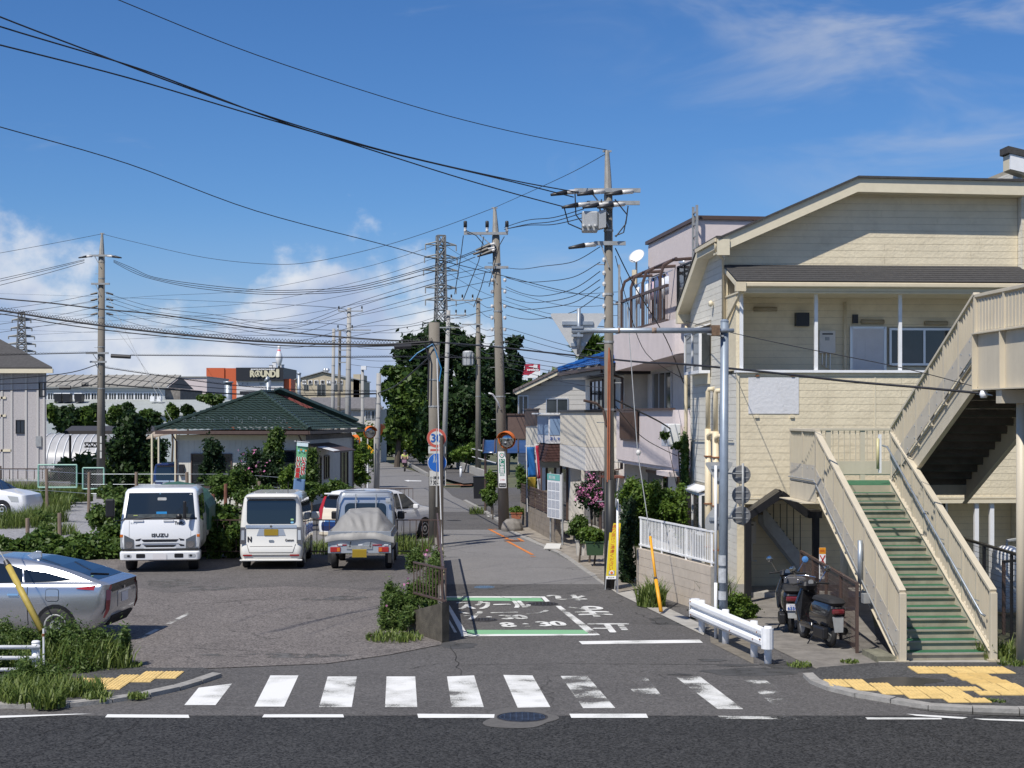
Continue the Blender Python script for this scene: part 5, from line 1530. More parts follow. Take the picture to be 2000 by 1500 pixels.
wire([(738,768,86),(770,755,70),(800,732,58),(830,705,50),(848,690,46.6)],.030,'thick cable climbing from the bare pale pole to the middle pole','slack telephone cables right')
for a,b_,c_ in(((209,573),(285,728),(362,870)),((212,622),(280,715),(330,790))):
 wire([(a[0],a[1],74.6),(b_[0],b_[1],70),(c_[0],c_[1],66)],.010,'guy wires slanting down from the left pole','guy wires of the left pole','galv_dull')
for i,(y0,ym,y1)in enumerate(((482,520,523),(512,550,542),(530,578,560),(546,590,580),(560,602,598),(575,622,615))):
 wire([(1172,y0,35.1),(1120,(y0+ym)/2+10,38),(1060,ym,43),(1020,(ym+y1)/2+4,48),(988,y1,53)],.010,'sagging lines from leaning pole to near pole','lines between the two right hand poles')
for y0,ym,y1 in((408,430,444),(415,438,448),(425,440,448)):
 wire([(1140,y0,35),(1080,(y0+ym)/2+6,40),(1030,ym,46),(985,y1,53)],.012,'high voltage lines from near pole to leaning crossarm','high voltage lines on the right')
wire([(1202,485,35),(1240,560,36),(1300,660,39),(1335,748,41)],.014,'black service cable dropping from the near pole to the pink building','service cables')
wire([(1202,500,35),(1225,590,36),(1262,690,37.5),(1335,740,41)],.009,'thin service cable beside the black one at the near pole','service cables')
wire([(1200,780,35),(1240,800,36),(1290,825,38),(1335,855,40)],.020,'thick drop cable from the near pole to the pink building wall','service cables')
wire([(1200,790,35),(1250,850,37),(1300,880,39),(1335,895,40)],.010,'thin drop cable sagging to the pink building','service cables')
wire([(1330,625,40),(1430,650,31),(1560,678,28.5),(1760,718,26.5),(1930,762,25.2)],.008,'thin line crossing the cream house to the footbridge','telephone cables')
wire([(1200,640,35),(1100,628,41),(1000,600,50),(975,590,53)],.010,'thin line rising from the near pole to the leaning pole','lines between the two right hand poles low')
for y0,y1 in((690,640),(700,652),(706,668),(715,690),(722,700),(735,706),(760,716)):
 wire([(1195,y0,35.1),(1100,(y0+y1)/2+8,41),(1000,y1+4,51),(975,y1,53)],.008,'thin telephone lines from near pole to leaning pole','telephone lines on the right')
for y0,y1 in((600,590),(620,606),(640,640),(655,648),(668,665),(690,680)):
 wire([(966,y0,53.3),(950,(y0+y1)/2+5,80),(935,y1,112)],.014,'lines from leaning pole to the next pole','lines up the road')
for y0,y1 in((610,620),(630,632),(650,648),(672,668),(694,690)):
 wire([(934,y0,112),(905,(y0+y1)/2+6,115),(872,y1,118)],.016,'short lines between two poles by the trees','lines before the trees')
for y0,y1 in((612,640),(630,650),(648,662),(668,676),(690,700),(703,712)):
 wire([(872,y0,118),(800,(y0+y1)/2+8,122),(735,(y0+y1)/2+10,126),(685,y1,130)],.016,'lines sagging to the stout pale pole','lines to the stout pale pole')
for y0,y1 in((610,540),(640,575),(662,610),(650,594)):
 wire([(682,y0,130),(560,(y0+y1)/2+20,200),(200,y1+40,420),(-100,y1+30,620)],.03,'faint distant lines low over the roofs','distant lines')
gT='high tension lines of the steel tower'
for y0,y1,yl in((478,560,610),(503,585,628),(528,602,640),(552,622,655),(580,640,668)):
 wire([(852,y0,309),(700,(y0+y1)/2+6,340),(480,y1+8,420),(250,y1+22,500),(42,yl,618)],.045,'faint lines between the two lattice towers',gT)
for y0,y1 in((480,560),(505,585),(530,606)):
 wire([(870,y0,311),(950,(y0+y1)/2+6,290),(1090,y1+10,260),(1210,y1+10,240)],.04,'faint lines leaving the tall tower rightward',gT+' right')
ORD=['topmost','second','third','fourth','fifth','sixth','seventh','eighth']
for lab,lst in WIRES.items():
 if len(lst)>1:
  lst.sort(key=lambda q:-q[0])
  for i,(_,o)in enumerate(lst):
   o['label']=('lowest' if i==len(lst)-1 else ORD[i]+(' from the top' if i else ''))+' of the '+lab
def tower(label,px,d,ytop,ybase,w0,w1,arms):
 base=at(px,ybase,d)
 t=thing('lattice_tower',label,'transmission tower',(base.x,d,base.z),.3)
 H=at(px,ytop,d).z-base.z
 n=14
 lev=[(i/n)for i in range(n+1)]
 hw=lambda f:(w1+(w0-w1)*(1-f)**1.5)/2
 rb=.0016*d*.36
 for sx,sy in((-1,-1),(1,-1),(1,1),(-1,1)):
  s=MB();s.tube([(sx*hw(f),sy*hw(f),H*f)for f in lev],rb,4);s.build('leg',mat('tower_steel',(.17,.175,.18),.7),t)
 s=MB()
 for i in range(n):
  a,b_=hw(lev[i]),hw(lev[i+1]);za_,zb_=H*lev[i],H*lev[i+1]
  for(p,q)in(((-1,-1),(1,-1)),((1,-1),(1,1)),((1,1),(-1,1)),((-1,1),(-1,-1))):
   s.tube([(p[0]*a,p[1]*a,za_),(q[0]*b_,q[1]*b_,zb_)],rb*.6,4)
   s.tube([(q[0]*a,q[1]*a,za_),(p[0]*b_,p[1]*b_,zb_)],rb*.6,4)
   s.tube([(p[0]*b_,p[1]*b_,zb_),(q[0]*b_,q[1]*b_,zb_)],rb*.5,4)
 s.build('lattice','tower_steel',t)
 for(y,w)in arms:
  z=at(px,y,d).z-base.z
  s=MB()
  for sx in(-1,1):
   s.tube([(0,0,z+.8),(sx*w,0,z)],rb*.8,4);s.tube([(0,0,z-.1),(sx*w,0,z)],rb*.8,4)
   s.tube([(sx*w,0,z),(sx*w,0,z-1.2)],rb*.7,4)
  s.build('crossarm','galv_dull',t)
tower('tall lattice transmission tower rising behind the dark trees',861,310,460,800,3.4,1.5,[(478,3.2),(503,3.4),(528,3.6),(562,3.2),(586,3.2),(640,3.4)])
tower('small distant lattice tower above the roof on the far left',42,620,610,800,9,2.4,[(625,3.6),(641,4.0),(657,5.0),(672,5.4),(686,5.4)])
# ================================================================ vehicles
def ring_at(rings,z):
 for a,b_ in zip(rings[:-1],rings[1:]):
  if a[0]<=z<=b_[0]:
   t=(z-a[0])/max(b_[0]-a[0],1e-6)
   return[a[i]+(b_[i]-a[i])*t for i in range(5)]
 return list(rings[0]if z<rings[0][0]else rings[-1])
def zloft(rings,parent,m,name='body',n=5):
 rows=[]
 for z,hw,y0,y1,r in rings:
  row=[]
  for cx,cy,a0 in((hw-r,y1-r,0),(-hw+r,y1-r,90),(-hw+r,y0+r,180),(hw-r,y0+r,270)):
   for k in range(n+1):
    a=R(a0+90*k/n)
    row.append((cx+r*math.cos(a),cy+r*math.sin(a),z))
  rows.append(row)
 s=MB();s.grid(rows,True)
 k=len(rows[0])
 s.face(rows[-1]);s.face(rows[0][::-1])
 me_o=s.build(name,m,parent,smooth=True)
 me_o.data.set_sharp_from_angle(angle=R(42))
 return me_o
def patch(rings,poly,side,parent,name,m,off=.005):
 s=MB()
 zs=sorted({q[0]for q in rings}|{min(p[1]for p in poly),max(p[1]for p in poly)})
 for a,b_ in zip(zs[:-1],zs[1:]):
  c=clip(poly,1,a,b_)
  if len(c)<3:
   continue
  pts=[]
  for u,z in c:
   _,hw,y0,y1,r=ring_at(rings,z)
   pts.append({'near':(u,y0-off,z),'far':(u,y1+off,z),'left':(-hw-off,u,z),'right':(hw+off,u,z)}[side])
  s.face(pts)
 o=s.build(name,m,parent)
 md=o.modifiers.new('t','SOLIDIFY');md.thickness=.004;md.offset=0
 return o
def rrect(x0,x1,z0,z1,r,n=4):
 p=[]
 for cx,cz,a0 in((x1-r,z1-r,0),(x0+r,z1-r,90),(x0+r,z0+r,180),(x1-r,z0+r,270)):
  for k in range(n+1):
   a=R(a0+90*k/n);p.append((cx+r*math.cos(a),cz+r*math.sin(a)))
 return p
def wheels(parent,spots,r,w,rim='alu'):
 s=MB();s.lathe([(r*.62,-w/2),(r*.93,-w/2),(r,-w*.3),(r,w*.3),(r*.93,w/2),(r*.62,w/2)],n=22,axis='x')
 q=MB();q.lathe([(r*.1,-.03),(r*.2,-.045),(r*.52,-.03),(r*.63,-.055),(r*.63,.0),(r*.3,.01)],n=18,axis='x')
 ty=ri=None
 for(x,y)in spots:
  if ty is None:
   o=ty=s.build('wheel','rubber',parent,smooth=True);k=ri=q.build('rim',rim,o,smooth=True)
  else:
   o=dup(ty,parent);k=dup(ri,o)
  o.location=(x,y,r)
  k.location=(-.06 if x<0 else .06,0,0);k.rotation_euler=(0,0,0 if x<0 else PI)
def arch(rings,parent,y,r,sides=('left','right')):
 for sd in sides:
  patch(rings,[(y+r*math.cos(R(a)),max(r*.95+r*math.sin(R(a))-.02,rings[0][0]))for a in range(-40,221,20)],sd,parent,'wheel_arch','black_metal',.003)
def kei_wagon(label,loc,rz,paint,sc,blue=False):
 t=thing('kei_wagon',label,'car',loc,rz,None,sc)
 rg=[(.20,.66,.10,3.28,.10),(.24,.71,.0,3.36,.14),(.34,.735,-.03,3.39,.14),(.52,.7375,-.025,3.40,.13),(.56,.735,.0,3.40,.12),(.95,.735,.015,3.38,.12),(1.06,.730,.02,3.08,.12),(1.40,.70,.05,2.72,.12),(1.62,.665,.075,2.48,.12),(1.70,.645,.07,2.40,.14),(1.755,.60,.12,2.30,.16),(1.785,.50,.28,2.15,.2)]
 zloft(rg,t,paint)
 patch(rg,rrect(-.575,.575,1.08,1.66,.07),'near',t,'rear_window','glass_dark',.006)
 patch(rg,rrect(-.60,.60,.985,1.05,.02),'near',t,'chrome_bar','chrome',.016)
 patch(rg,[(-.34,.80),(.34,.80),(.28,.97),(-.28,.97)],'near',t,'plate_recess','alu',.004)
 patch(rg,rrect(-.165,.165,.805,.955,.01),'near',t,'number_plate','plate_yellow',.014)
 patch(rg,rrect(-.055,.065,.655,.70,.015),'near',t,'hatch_handle','chrome',.012)
 m_tl=mat('tail_smoke',(.10,.10,.11),.1,coat=1.0)
 for k in(-1,1):
  tl=patch(rg,[(k*.60,.62),(k*.725,.60),(k*.715,1.0),(k*.60,1.0)],'near',t,'tail_lamp',m_tl,.022)
  patch(rg,[(k*.625,.70),(k*.70,.70),(k*.69,.93),(k*.625,.93)],'near',tl,'lamp_lens','lamp_clear',.030)
  patch(rg,rrect(min(k*.44,k*.66),max(k*.44,k*.66),.325,.36,.01),'near',t,'reflector','lamp_red',.012)
 patch(rg,rrect(-.44,.44,.33,.35,.005),'near',t,'bumper_strip','chrome',.006)
 s=MB();s.box((-.735,-.045,.205),(.735,.05,.245));s.build('rear_lip',paint,t,bev=.02)
 s=MB();s.box((-.60,-.012,1.70),(.60,.16,1.735));s.build('roof_spoiler',paint,t,bev=.015)
 for z in(.40,.545):
  patch(rg,[(-.5,z),(.5,z),(.5,z+.008),(-.5,z+.008)],'near',t,'panel_gap','black_metal',.003)
 for k in(-1,1):
  patch(rg,[(k*.50,.40),(k*.51,.40),(k*.575,.60),(k*.565,.60)],'near',t,'panel_gap','black_metal',.0045)
 for sd in('left','right'):
  for a,b_ in((.28,.95),(1.02,1.78),(1.85,2.55)):
   patch(rg,rrect(a,min(b_,2.5),1.08,1.60,.05)if b_<2.5 else[(a,1.08),(2.85,1.08),(2.55,1.58),(a,1.60)],sd,t,'side_window','glass_dark')
  patch(rg,[(1.0,.3),(1.012,.3),(1.012,1.66),(1.0,1.66)],sd,t,'door_gap','black_metal',.003)
  patch(rg,[(1.81,.3),(1.822,.3),(1.822,1.64),(1.81,1.64)],sd,t,'door_gap','black_metal',.003)
  patch(rg,rrect(1.08,1.28,.92,.96,.015),sd,t,'door_handle','chrome',.02)
  patch(rg,rrect(1.9,2.1,.92,.96,.015),sd,t,'door_handle','chrome',.02)
  k=-1 if sd=='left' else 1
  s=MB();s.box((k*.73 if k>0 else-.95,2.58,1.02),(.95 if k>0 else-.73,2.70,1.20));s.build('door_mirror',paint,t,bev=.03)
 patch(rg,[(-.60,1.10),(.60,1.10),(.54,1.58),(-.54,1.58)],'far',t,'windscreen','glass_dark')
 arch(rg,t,.62,.32);arch(rg,t,2.85,.32)
 wheels(t,[(-.64,.62),(.64,.62),(-.64,2.85),(.64,2.85)],.285,.16)
 for k in range(4):
  s=MB();s.box((-.45+k*.26,.5,1.782),(-.43+k*.26,2.1,1.792));s.build('roof_rib',paint,t)
 s=MB();s.tube([(.36,.35,1.74),(.38,.26,2.06)],.008,6);s.build('aerial','black_metal',t)
 s=MB();s.lathe([(.03,0),(.012,.03)],(.36,.36,1.765),8);s.build('aerial_base','black_metal',t)
 y=-.004
 text('N',(-.545,y,.66),(.085,0,0),(0,0,.12),'black_ink',t,'badge_lettering',bold=.008)
 text('Custom',(.33,y,.67),(.20,0,0),(0,0,.055),'black_ink',t,'badge_lettering',bold=.003)
 s=MB();s.lathe([(.03,-.008),(.03,.0)],(0,-.004,1.02),12,axis='y');s.build('emblem','chrome',t)
 for(x,z,c)in((.49,1.14,'sticker_green'),(.49,1.11,'sticker_blue')):
  mat('sticker_green',(.35,.55,.25),.5);mat('sticker_blue',(.25,.55,.75),.5)
  patch(rg,rrect(x-.035,x+.035,z-.02+(.04 if c=='sticker_green' else 0),z+.02+(.04 if c=='sticker_green' else 0),.015),'near',t,'window_sticker',c,.011)
 return t
m_pearl=mat('paint_pearl',(.73,.715,.66),.25,coat=.8,obj=True)
m_wht=mat('paint_white',(.76,.77,.78),.28,coat=.7,obj=True)
m_silv=mat('paint_silver',(.48,.50,.53),.24,.75,coat=1.0,obj=True)
m_bsil=mat('paint_bluesilver',(.42,.45,.48),.30,.6,coat=.7,obj=True)
m_blue=mat('paint_navy',(.012,.025,.11),.22,.2,coat=.9,obj=True)
p=G(529,1114)
kei_wagon('white boxy kei wagon with yellow plate parked tail to the camera',(p.x,p.y+.05,.012),R(3.2),m_pearl,1.085)
p=at(331,950,69)
kei_wagon('dark blue kei wagon under the carport beside the green roofed house',(p.x,69,gz(69)),R(2),m_blue,1.05)
p=G(308,1121)
tk=thing('cab_truck','white double cab truck with green tarpaulin parked nose to the camera','truck',(p.x,p.y+.25,.012),R(7.2))
rg=[(.50,.90,.06,2.45,.10),(.60,.97,.0,2.48,.12),(.78,.985,-.01,2.5,.10),(.98,.985,.0,2.5,.10),(1.30,.975,.05,2.5,.10),(1.36,.965,.075,2.5,.11),(2.00,.89,.28,2.42,.10),(2.07,.85,.36,2.36,.12),(2.105,.75,.50,2.25,.2)]
zloft(rg,tk,m_wht)
patch(rg,[(-.86,1.36),(.86,1.36),(.79,1.985),(-.79,1.985)],'near',tk,'windscreen',mat('screen_glass',(.015,.022,.028),.03,spec=.8),.006)
patch(rg,[(-.82,1.375),(.82,1.375),(.80,1.46),(-.80,1.46)],'near',tk,'dashboard',mat('dash',(.05,.06,.06),.35,var=.5,vscale=9,obj=True),.009)
patch(rg,rrect(-.08,.14,1.80,1.87,.02),'near',tk,'inner_mirror','galv_dull',.009)
patch(rg,[(-.90,1.325),(.90,1.325),(.90,1.37),(-.90,1.37)],'near',tk,'screen_seal','black_metal',.003)
brg=[(.30,.93,.0,.5,.06),(.33,.985,-.06,.5,.10),(.50,.99,-.065,.5,.10),(.535,.97,-.03,.5,.08)]
bo=zloft(brg,tk,m_wht,'bumper')
patch(rg,[(-.95,.545),(.95,.545),(.95,.60),(-.95,.60)],'near',tk,'bumper_gap','black_metal',.004)
for k in(-1,1):
 a=lambda x0,x1:(min(k*x0,k*x1),max(k*x0,k*x1))
 patch(brg,rrect(*a(.36,.58),.375,.475,.02),'near',tk,'bumper_slot','black_metal',.004)
 patch(brg,rrect(*a(.70,.88),.385,.465,.02),'near',tk,'fog_lamp','lamp_clear',.006)
 patch(brg,rrect(*a(.73,.80),.40,.45,.02),'near',tk,'fog_lamp_glass','black_metal',.010)
 patch(rg,[(k*.64,.60),(k*.875,.60),(k*.88,.95),(k*.64,.83)],'near',tk,'headlamp',mat('lamp_smoky',(.20,.215,.23),.08,.5,coat=1),.012)
 s=MB();s.lathe([(.085,-.012),(.06,-.004)],(k*.755,-.012,.70),14,axis='y');s.build('headlamp_reflector','chrome',tk)
 s=MB();s.box((min(k*.885,k*.975),.0,.62),(max(k*.885,k*.975),.10,.97));s.build('corner_lamp','lamp_clear',tk,bev=.02)
 s=MB();s.box((min(k*.90,k*.982),-.004,.88),(max(k*.90,k*.982),.09,.96));s.build('turn_lamp','lamp_amber',tk,bev=.015)
 for z in(.66,.80):
  patch(rg,[(k*.50,z),(k*.60,z),(k*.60,z+.03),(k*.46,z+.06)],'near',tk,'grille_slot','black_metal',.005)
for z0,z1,w0,w1 in((.77,.83,.40,.46),(.64,.69,.34,.40)):
 patch(rg,[(-w0,z0),(w0,z0),(w1,z1),(-w1,z1)],'near',tk,'grille_slot','black_metal',.006)
 patch(rg,[(-w0-.05,z0-.035),(w0+.05,z0-.035),(w0+.05,z0-.008),(-w0-.05,z0-.008)],'near',tk,'grille_bar',m_wht,.016)
patch(brg,rrect(-.17,.17,.315,.475,.01),'near',tk,'number_plate','plate_white',.012)
for k in(-1,1):
 patch(rg,[(k*.755,.9),(k*.762,.9),(k*.762,1.30),(k*.755,1.30)],'near',tk,'panel_gap','galv_dull',.003)
text('ISUZU',(-.20,-.012,.90),(.40,.0,0),(0,.011,.075),'black_ink',tk,'badge_lettering',bold=.007)
text('ELF',(-.72,.03,1.225),(.17,0,0),(0,.002,.035),'alu',tk,'badge_lettering')
text('Traffic',(.36,.03,1.195),(.23,0,0),(0,.006,.085),'black_ink',tk,'badge_lettering',bold=.004)
for sd,k in(('left',-1),('right',1)):
 patch(rg,[(.34,1.32),(1.18,1.22),(1.18,1.90),(.52,1.90)],sd,tk,'side_window','glass_dark')
 patch(rg,rrect(1.34,2.1,1.38,1.90,.05),sd,tk,'side_window','glass_dark')
 for y in(.30,1.26,2.2):
  patch(rg,[(y,.62),(y+.012,.62),(y+.012,1.95),(y,1.95)],sd,tk,'door_gap','black_metal',.003)
 for y in(1.02,1.98):
  patch(rg,rrect(y,y+.16,1.06,1.10,.01),sd,tk,'door_handle','black_metal',.02)
s=MB();s.tube([(-.88,.06,1.33),(-1.12,-.05,1.30),(-1.19,-.08,1.42)],.014,6);s.build('mirror_stalk','black_metal',tk)
s=MB();s.box((-1.32,-.14,1.40),(-1.10,-.04,1.86));s.build('door_mirror','black_metal',tk,bev=.035)
s=MB();s.tube([(.80,.06,1.34),(.66,-.12,1.33),(.62,-.14,1.40)],.014,6);s.build('mirror_stalk','black_metal',tk)
s=MB();s.box((.58,-.18,1.36),(.66,-.08,1.80));s.build('door_mirror','black_metal',tk,bev=.03)
s=MB();s.lathe([(.07,-.03),(.075,0),(.03,.05)],(.47,-.03,1.40),12,axis='y');s.build('front_mirror','black_metal',tk,smooth=True)
for x in(-.66,.08):
 s=MB();s.tube([(x,.04,1.33),(x+.12,.045,1.345),(x+.46,.072,1.38)],.012,5);s.build('wiper','black_metal',tk)
 s=MB();s.box((x+.0,.02,1.28),(x+.25,.06,1.32));s.build('wiper_cowl','white_paint',tk)
s=MB();s.box((-.10,.10,1.42),(.16,.12,1.52));s.build('tissue_box',mat('tissue_blue',(.03,.28,.62),.5),tk)
s=MB();s.box((-.66,.085,1.38),(-.56,.105,1.44));s.build('memo',mat('memo_y',(.6,.7,.2),.6),tk)
s=MB();s.lathe([(.035,-.004),(.035,.0)],(.74,.255,1.93),12,axis='y');s.build('inspection_sticker','sign_white',tk)
s=MB();s.lathe([(.022,-.004),(.022,.0)],(-.02,.262,1.95),12,axis='y');s.build('inspection_sticker','sticker_blue',tk)
s=MB();s.box((-.45,.3,.45),(.45,5.1,.62));s.build('chassis','black_metal',tk)
s=MB();s.box((-.98,2.62,.72),(.98,5.3,.80));s.build('bed_floor','galv_dull',tk)
for x in(-.98,.95):
 s=MB();s.box((x,2.62,.80),(x+.03,5.3,1.18));s.build('bed_side',m_wht,tk)
m_tarp=mat('tarp_green',(.035,.10,.065),.6,obj=True,var=.2,vscale=4)
rows=[]
for i in range(12):
 y=2.60+2.75*i/11
 row=[]
 for j in range(15):
  a=PI*j/14
  k=(1+.02*math.sin(i*2.1+j*1.7))
  row.append((1.05*math.cos(a)*k if abs(math.cos(a))<.97 else math.copysign(1.04,math.cos(a)),y,.98+(1.07*math.sin(a)**.55 if 0<j<14 else-.12)*k*(1 if 0<i<11 else .92)))
 rows.append(row)
s=MB();s.grid(rows);s.face(rows[0]);s.face(rows[-1]);s.build('tarpaulin',m_tarp,tk,smooth=False)
wheels(tk,[(-.78,.75),(.78,.75),(-.76,4.3),(.76,4.3)],.34,.24,'galv_dull')
arch(rg,tk,.75,.40)
p=G(702,1117)
kt=thing('kei_truck','blue grey kei truck with a grey cover lashed over its bed','truck',(p.x,p.y+.05,.012),R(1.5),None,1.085)
crg=[(.35,.66,2.02,3.30,.06),(.45,.72,2.0,3.38,.08),(.95,.735,2.0,3.39,.08),(1.05,.73,2.0,3.30,.08),(1.62,.665,2.06,2.85,.10),(1.72,.63,2.10,2.78,.12),(1.76,.54,2.2,2.68,.15)]
zloft(crg,kt,m_bsil,'cab')
patch(crg,rrect(-.54,.54,1.02,1.50,.13),'near',kt,'rear_window_seal',m_bsil,.012)
patch(crg,rrect(-.51,.51,1.05,1.47,.11),'near',kt,'rear_window','glass_dark',.018)
for sd,k in(('left',-1),('right',1)):
 patch(crg,[(2.15,1.05),(3.0,1.05),(2.78,1.58),(2.18,1.58)],sd,kt,'side_window','glass_dark')
 s=MB();s.box((min(k*.74,k*.92),2.86,1.02),(max(k*.74,k*.92),2.96,1.22));s.build('door_mirror','black_metal',kt,bev=.03)
patch(crg,[(-.60,1.10),(.60,1.10),(.55,1.58),(-.55,1.58)],'far',kt,'windscreen','glass_dark')
s=MB();s.box((-.70,.03,.58),(.70,2.0,.64));s.build('bed_floor',m_bsil,kt)
for x in(-.735,.705):
 s=MB();s.box((x,.02,.64),(x+.03,1.98,.93));s.build('bed_side',m_bsil,kt)
s=MB();s.box((-.735,-.01,.56),(.735,.02,.93));s.build('tailgate',m_bsil,kt,bev=.006)
s=MB();s.box((-.735,-.03,.42),(.735,.03,.60));s.build('rear_beam',mat('beam_silver',(.50,.53,.56),.35,.5,obj=True),kt,bev=.01)
for k in(-1,1):
 q=lambda x0,x1:(min(k*x0,k*x1),max(k*x0,k*x1))
 a,b_=q(.44,.68)
 s=MB();s.box((a,-.055,.45),(b_,-.03,.57));s.build('tail_lamp','lamp_red',kt,bev=.01)
 a,b_=q(.455,.52)
 s=MB();s.box((a,-.06,.465),(b_,-.0551,.555));s.build('turn_lamp','lamp_amber',kt)
 a,b_=q(.30,.52)
 s=MB();s.box((a,-.045,.605),(b_,-.0,.625));s.build('reflector','lamp_red',kt)
 s=MB();s.box((k*.70-.04,-.02,.20),(k*.70+.04,-.0,.42));s.build('mud_flap','rubber',kt)
s=MB();s.box((-.165,-.07,.34),(.165,-.058,.505));s.build('number_plate','plate_yellow',kt)
mat('plate_rim',(.75,.55,.03),.5)
for a,b_ in(((-.172,-.068,.333),(.172,-.0581,.341)),((-.172,-.068,.504),(.172,-.0581,.512))):
 s=MB();s.box(a,b_);s.build('plate_edge','plate_rim',kt)
s=MB();s.box((-.30,-.05,.52),(.30,-.031,.60));s.build('plate_bracket','galv_dull',kt)
for(x,z)in((-.45,.615),(.02,.615),(.62,.615)):
 s=MB();s.box((x-.05,-.05,z-.01),(x+.05,-.0,z+.012));s.build('latch','white_paint',kt)
m_rk='alu'
for x in(-.24,.26):
 s=MB();s.tube([(x,1.96,.9),(x,1.96,1.70)],.016,6);s.build('rack_bar',m_rk,kt)
s=MB();s.tube([(-.72,1.96,.9),(-.68,1.96,1.55),(-.60,1.96,1.74),(.60,1.96,1.74),(.68,1.96,1.55),(.72,1.96,.9)],.020,8);s.build('rack_frame',mat('rack_blue',(.24,.27,.33),.4,.4),kt,smooth=True)
s=MB();s.box((.50,1.90,1.50),(.62,1.95,1.60));s.build('work_lamp','lamp_clear',kt,bev=.01)
m_cov=mat('cover_grey',(.25,.245,.235),.55,obj=True,var=.06,vscale=5)
rows=[]
for i in range(30):
 v=i/29
 y=-.06+1.95*v
 row=[]
 for j in range(49):
  u=j/48*2-1
  f=min(1,v/.42);hump=.88+.46*(f*f*(3-2*f))**.85+.03*math.sin(v*9)
  w=.40+.08*(1-v)
  e=max(0,(abs(u)-w)/(1-w))
  cr=min(1,v/.16)*(.030*math.sin((u-.42)*10/(v+.22))+.018*math.sin(u*21+v*6))*(1-v)+.012*math.sin(v*14+u*5)
  z=hump-e**1.15*(hump-.80)+cr*(1-.6*e)
  row.append((u*.80,y+.02*math.sin(u*8),max(z,.76)))
 rows.append(row)
low=[(x,y-.015,z-.13)for k,(x,y,z)in enumerate(rows[0])]
s=MB();s.grid([low]+rows);s.build('bed_cover',m_cov,kt,smooth=True)
for x in(-.20,.27):
 s=MB();s.tube([(x,-.06,.70),(x-.03,-.06,.58)],.008,5);s.build('lashing','black_metal',kt)
wheels(kt,[(-.64,.75),(.64,.75),(-.64,2.75),(.64,2.75)],.27,.15,'galv_dull')
wg=thing('wagon_car','white wagon with cream tailgate parked beyond the brown fence','car',(*G(660,1064).xy,.012),R(-32))
wrg=[(.18,.74,.12,4.1,.2),(.28,.83,.0,4.3,.24),(.55,.86,-.03,4.38,.24),(.85,.86,.02,4.28,.22),(.95,.85,.05,3.9,.2),(1.05,.83,.07,3.3,.18),(1.30,.76,.18,2.85,.16),(1.50,.68,.30,2.45,.16),(1.58,.62,.36,2.2,.18),(1.62,.50,.55,1.9,.2)]
zloft(wrg,wg,m_wht)
m_crm=mat('paint_cream',(.70,.63,.50),.3,coat=.6,obj=True)
patch(wrg,rrect(-.64,.64,1.10,1.46,.08),'near',wg,'rear_window','glass_dark',.006)
patch(wrg,rrect(-.70,.70,.74,1.08,.10),'near',wg,'tailgate_panel',m_crm,.005)
patch(wrg,rrect(-.5,.5,.68,.73,.02),'near',wg,'chrome_bar','chrome',.012)
patch(wrg,rrect(-.62,.62,.40,.67,.05),'near',wg,'plate_recess',m_blue,.006)
patch(wrg,rrect(-.72,.72,.22,.36,.05),'near',wg,'rear_bumper',m_crm,.012)
s=MB();s.box((-.62,.10,1.50),(.62,.42,1.545));s.build('roof_spoiler',m_wht,wg,bev=.015)
for k in(-1,1):
 patch(wrg,[(k*.62,.75),(k*.80,.75),(k*.72,1.44),(k*.64,1.44)],'near',wg,'tail_lamp','lamp_red',.016)
for sd in('left','right'):
 patch(wrg,[(.45,1.06),(1.25,1.03),(1.25,1.46),(.75,1.46)],sd,wg,'side_window','glass_dark')
 patch(wrg,[(1.32,1.03),(2.1,1.0),(2.1,1.48),(1.32,1.48)],sd,wg,'side_window','glass_dark')
 patch(wrg,[(2.17,1.0),(3.0,1.0),(2.45,1.46),(2.17,1.47)],sd,wg,'side_window','glass_dark')
 for y in(1.28,2.13):
  patch(wrg,rrect(y+.06,y+.22,.86,.90,.01),sd,wg,'door_handle','chrome',.02)
  patch(wrg,[(y,.3),(y+.01,.3),(y+.01,1.0),(y,1.0)],sd,wg,'door_gap','black_metal',.003)
 patch(wrg,[(3.75,.62),(4.05,.60),(4.02,.80),(3.6,.84)],sd,wg,'headlamp','lamp_clear',.01)
 k=-1 if sd=='left' else 1
 s=MB();s.box((min(k*.83,k*1.02),2.75,.98),(max(k*.83,k*1.02),2.87,1.12));s.build('door_mirror',m_wht,wg,bev=.03)
patch(wrg,[(-.70,1.06),(.70,1.06),(.58,1.48),(-.58,1.48)],'far',wg,'windscreen','glass_dark')
arch(wrg,wg,.80,.36);arch(wrg,wg,3.38,.36)
wheels(wg,[(-.76,.80),(.76,.80),(-.76,3.38),(.76,3.38)],.31,.2)
w2=dup_tree(wg,(*at(-140,960,60).xy,0.02),R(-96),'white car nosing out of the tall weeds at the far left edge')
sv=thing('liftback_car','silver liftback car parked sideways with its tail to the lot','car',(-6.93,27.45,.012),R(86))
srg=[(.18,.74,.42,4.2,.25),(.27,.83,.16,4.38,.3),(.42,.865,.05,4.48,.3),(.62,.88,.0,4.52,.26),(.82,.88,.0,4.42,.22),(.95,.865,.03,4.1,.16),(1.015,.845,.01,3.85,.13),(1.05,.80,.08,3.65,.14),(1.085,.785,.24,3.5,.16),(1.20,.745,.56,3.12,.16),(1.32,.69,.98,2.9,.16),(1.41,.62,1.42,2.72,.16),(1.455,.54,1.80,2.55,.2),(1.475,.40,2.15,2.42,.1)]
zloft(srg,sv,m_silv,n=7)
m_gl=mat('glass_sky',(.01,.016,.026),.02,spec=1.0)
patch(srg,[(-.63,1.09),(.63,1.09),(.57,1.32),(.47,1.42),(-.47,1.42),(-.57,1.32)],'near',sv,'rear_window',m_gl,.005)
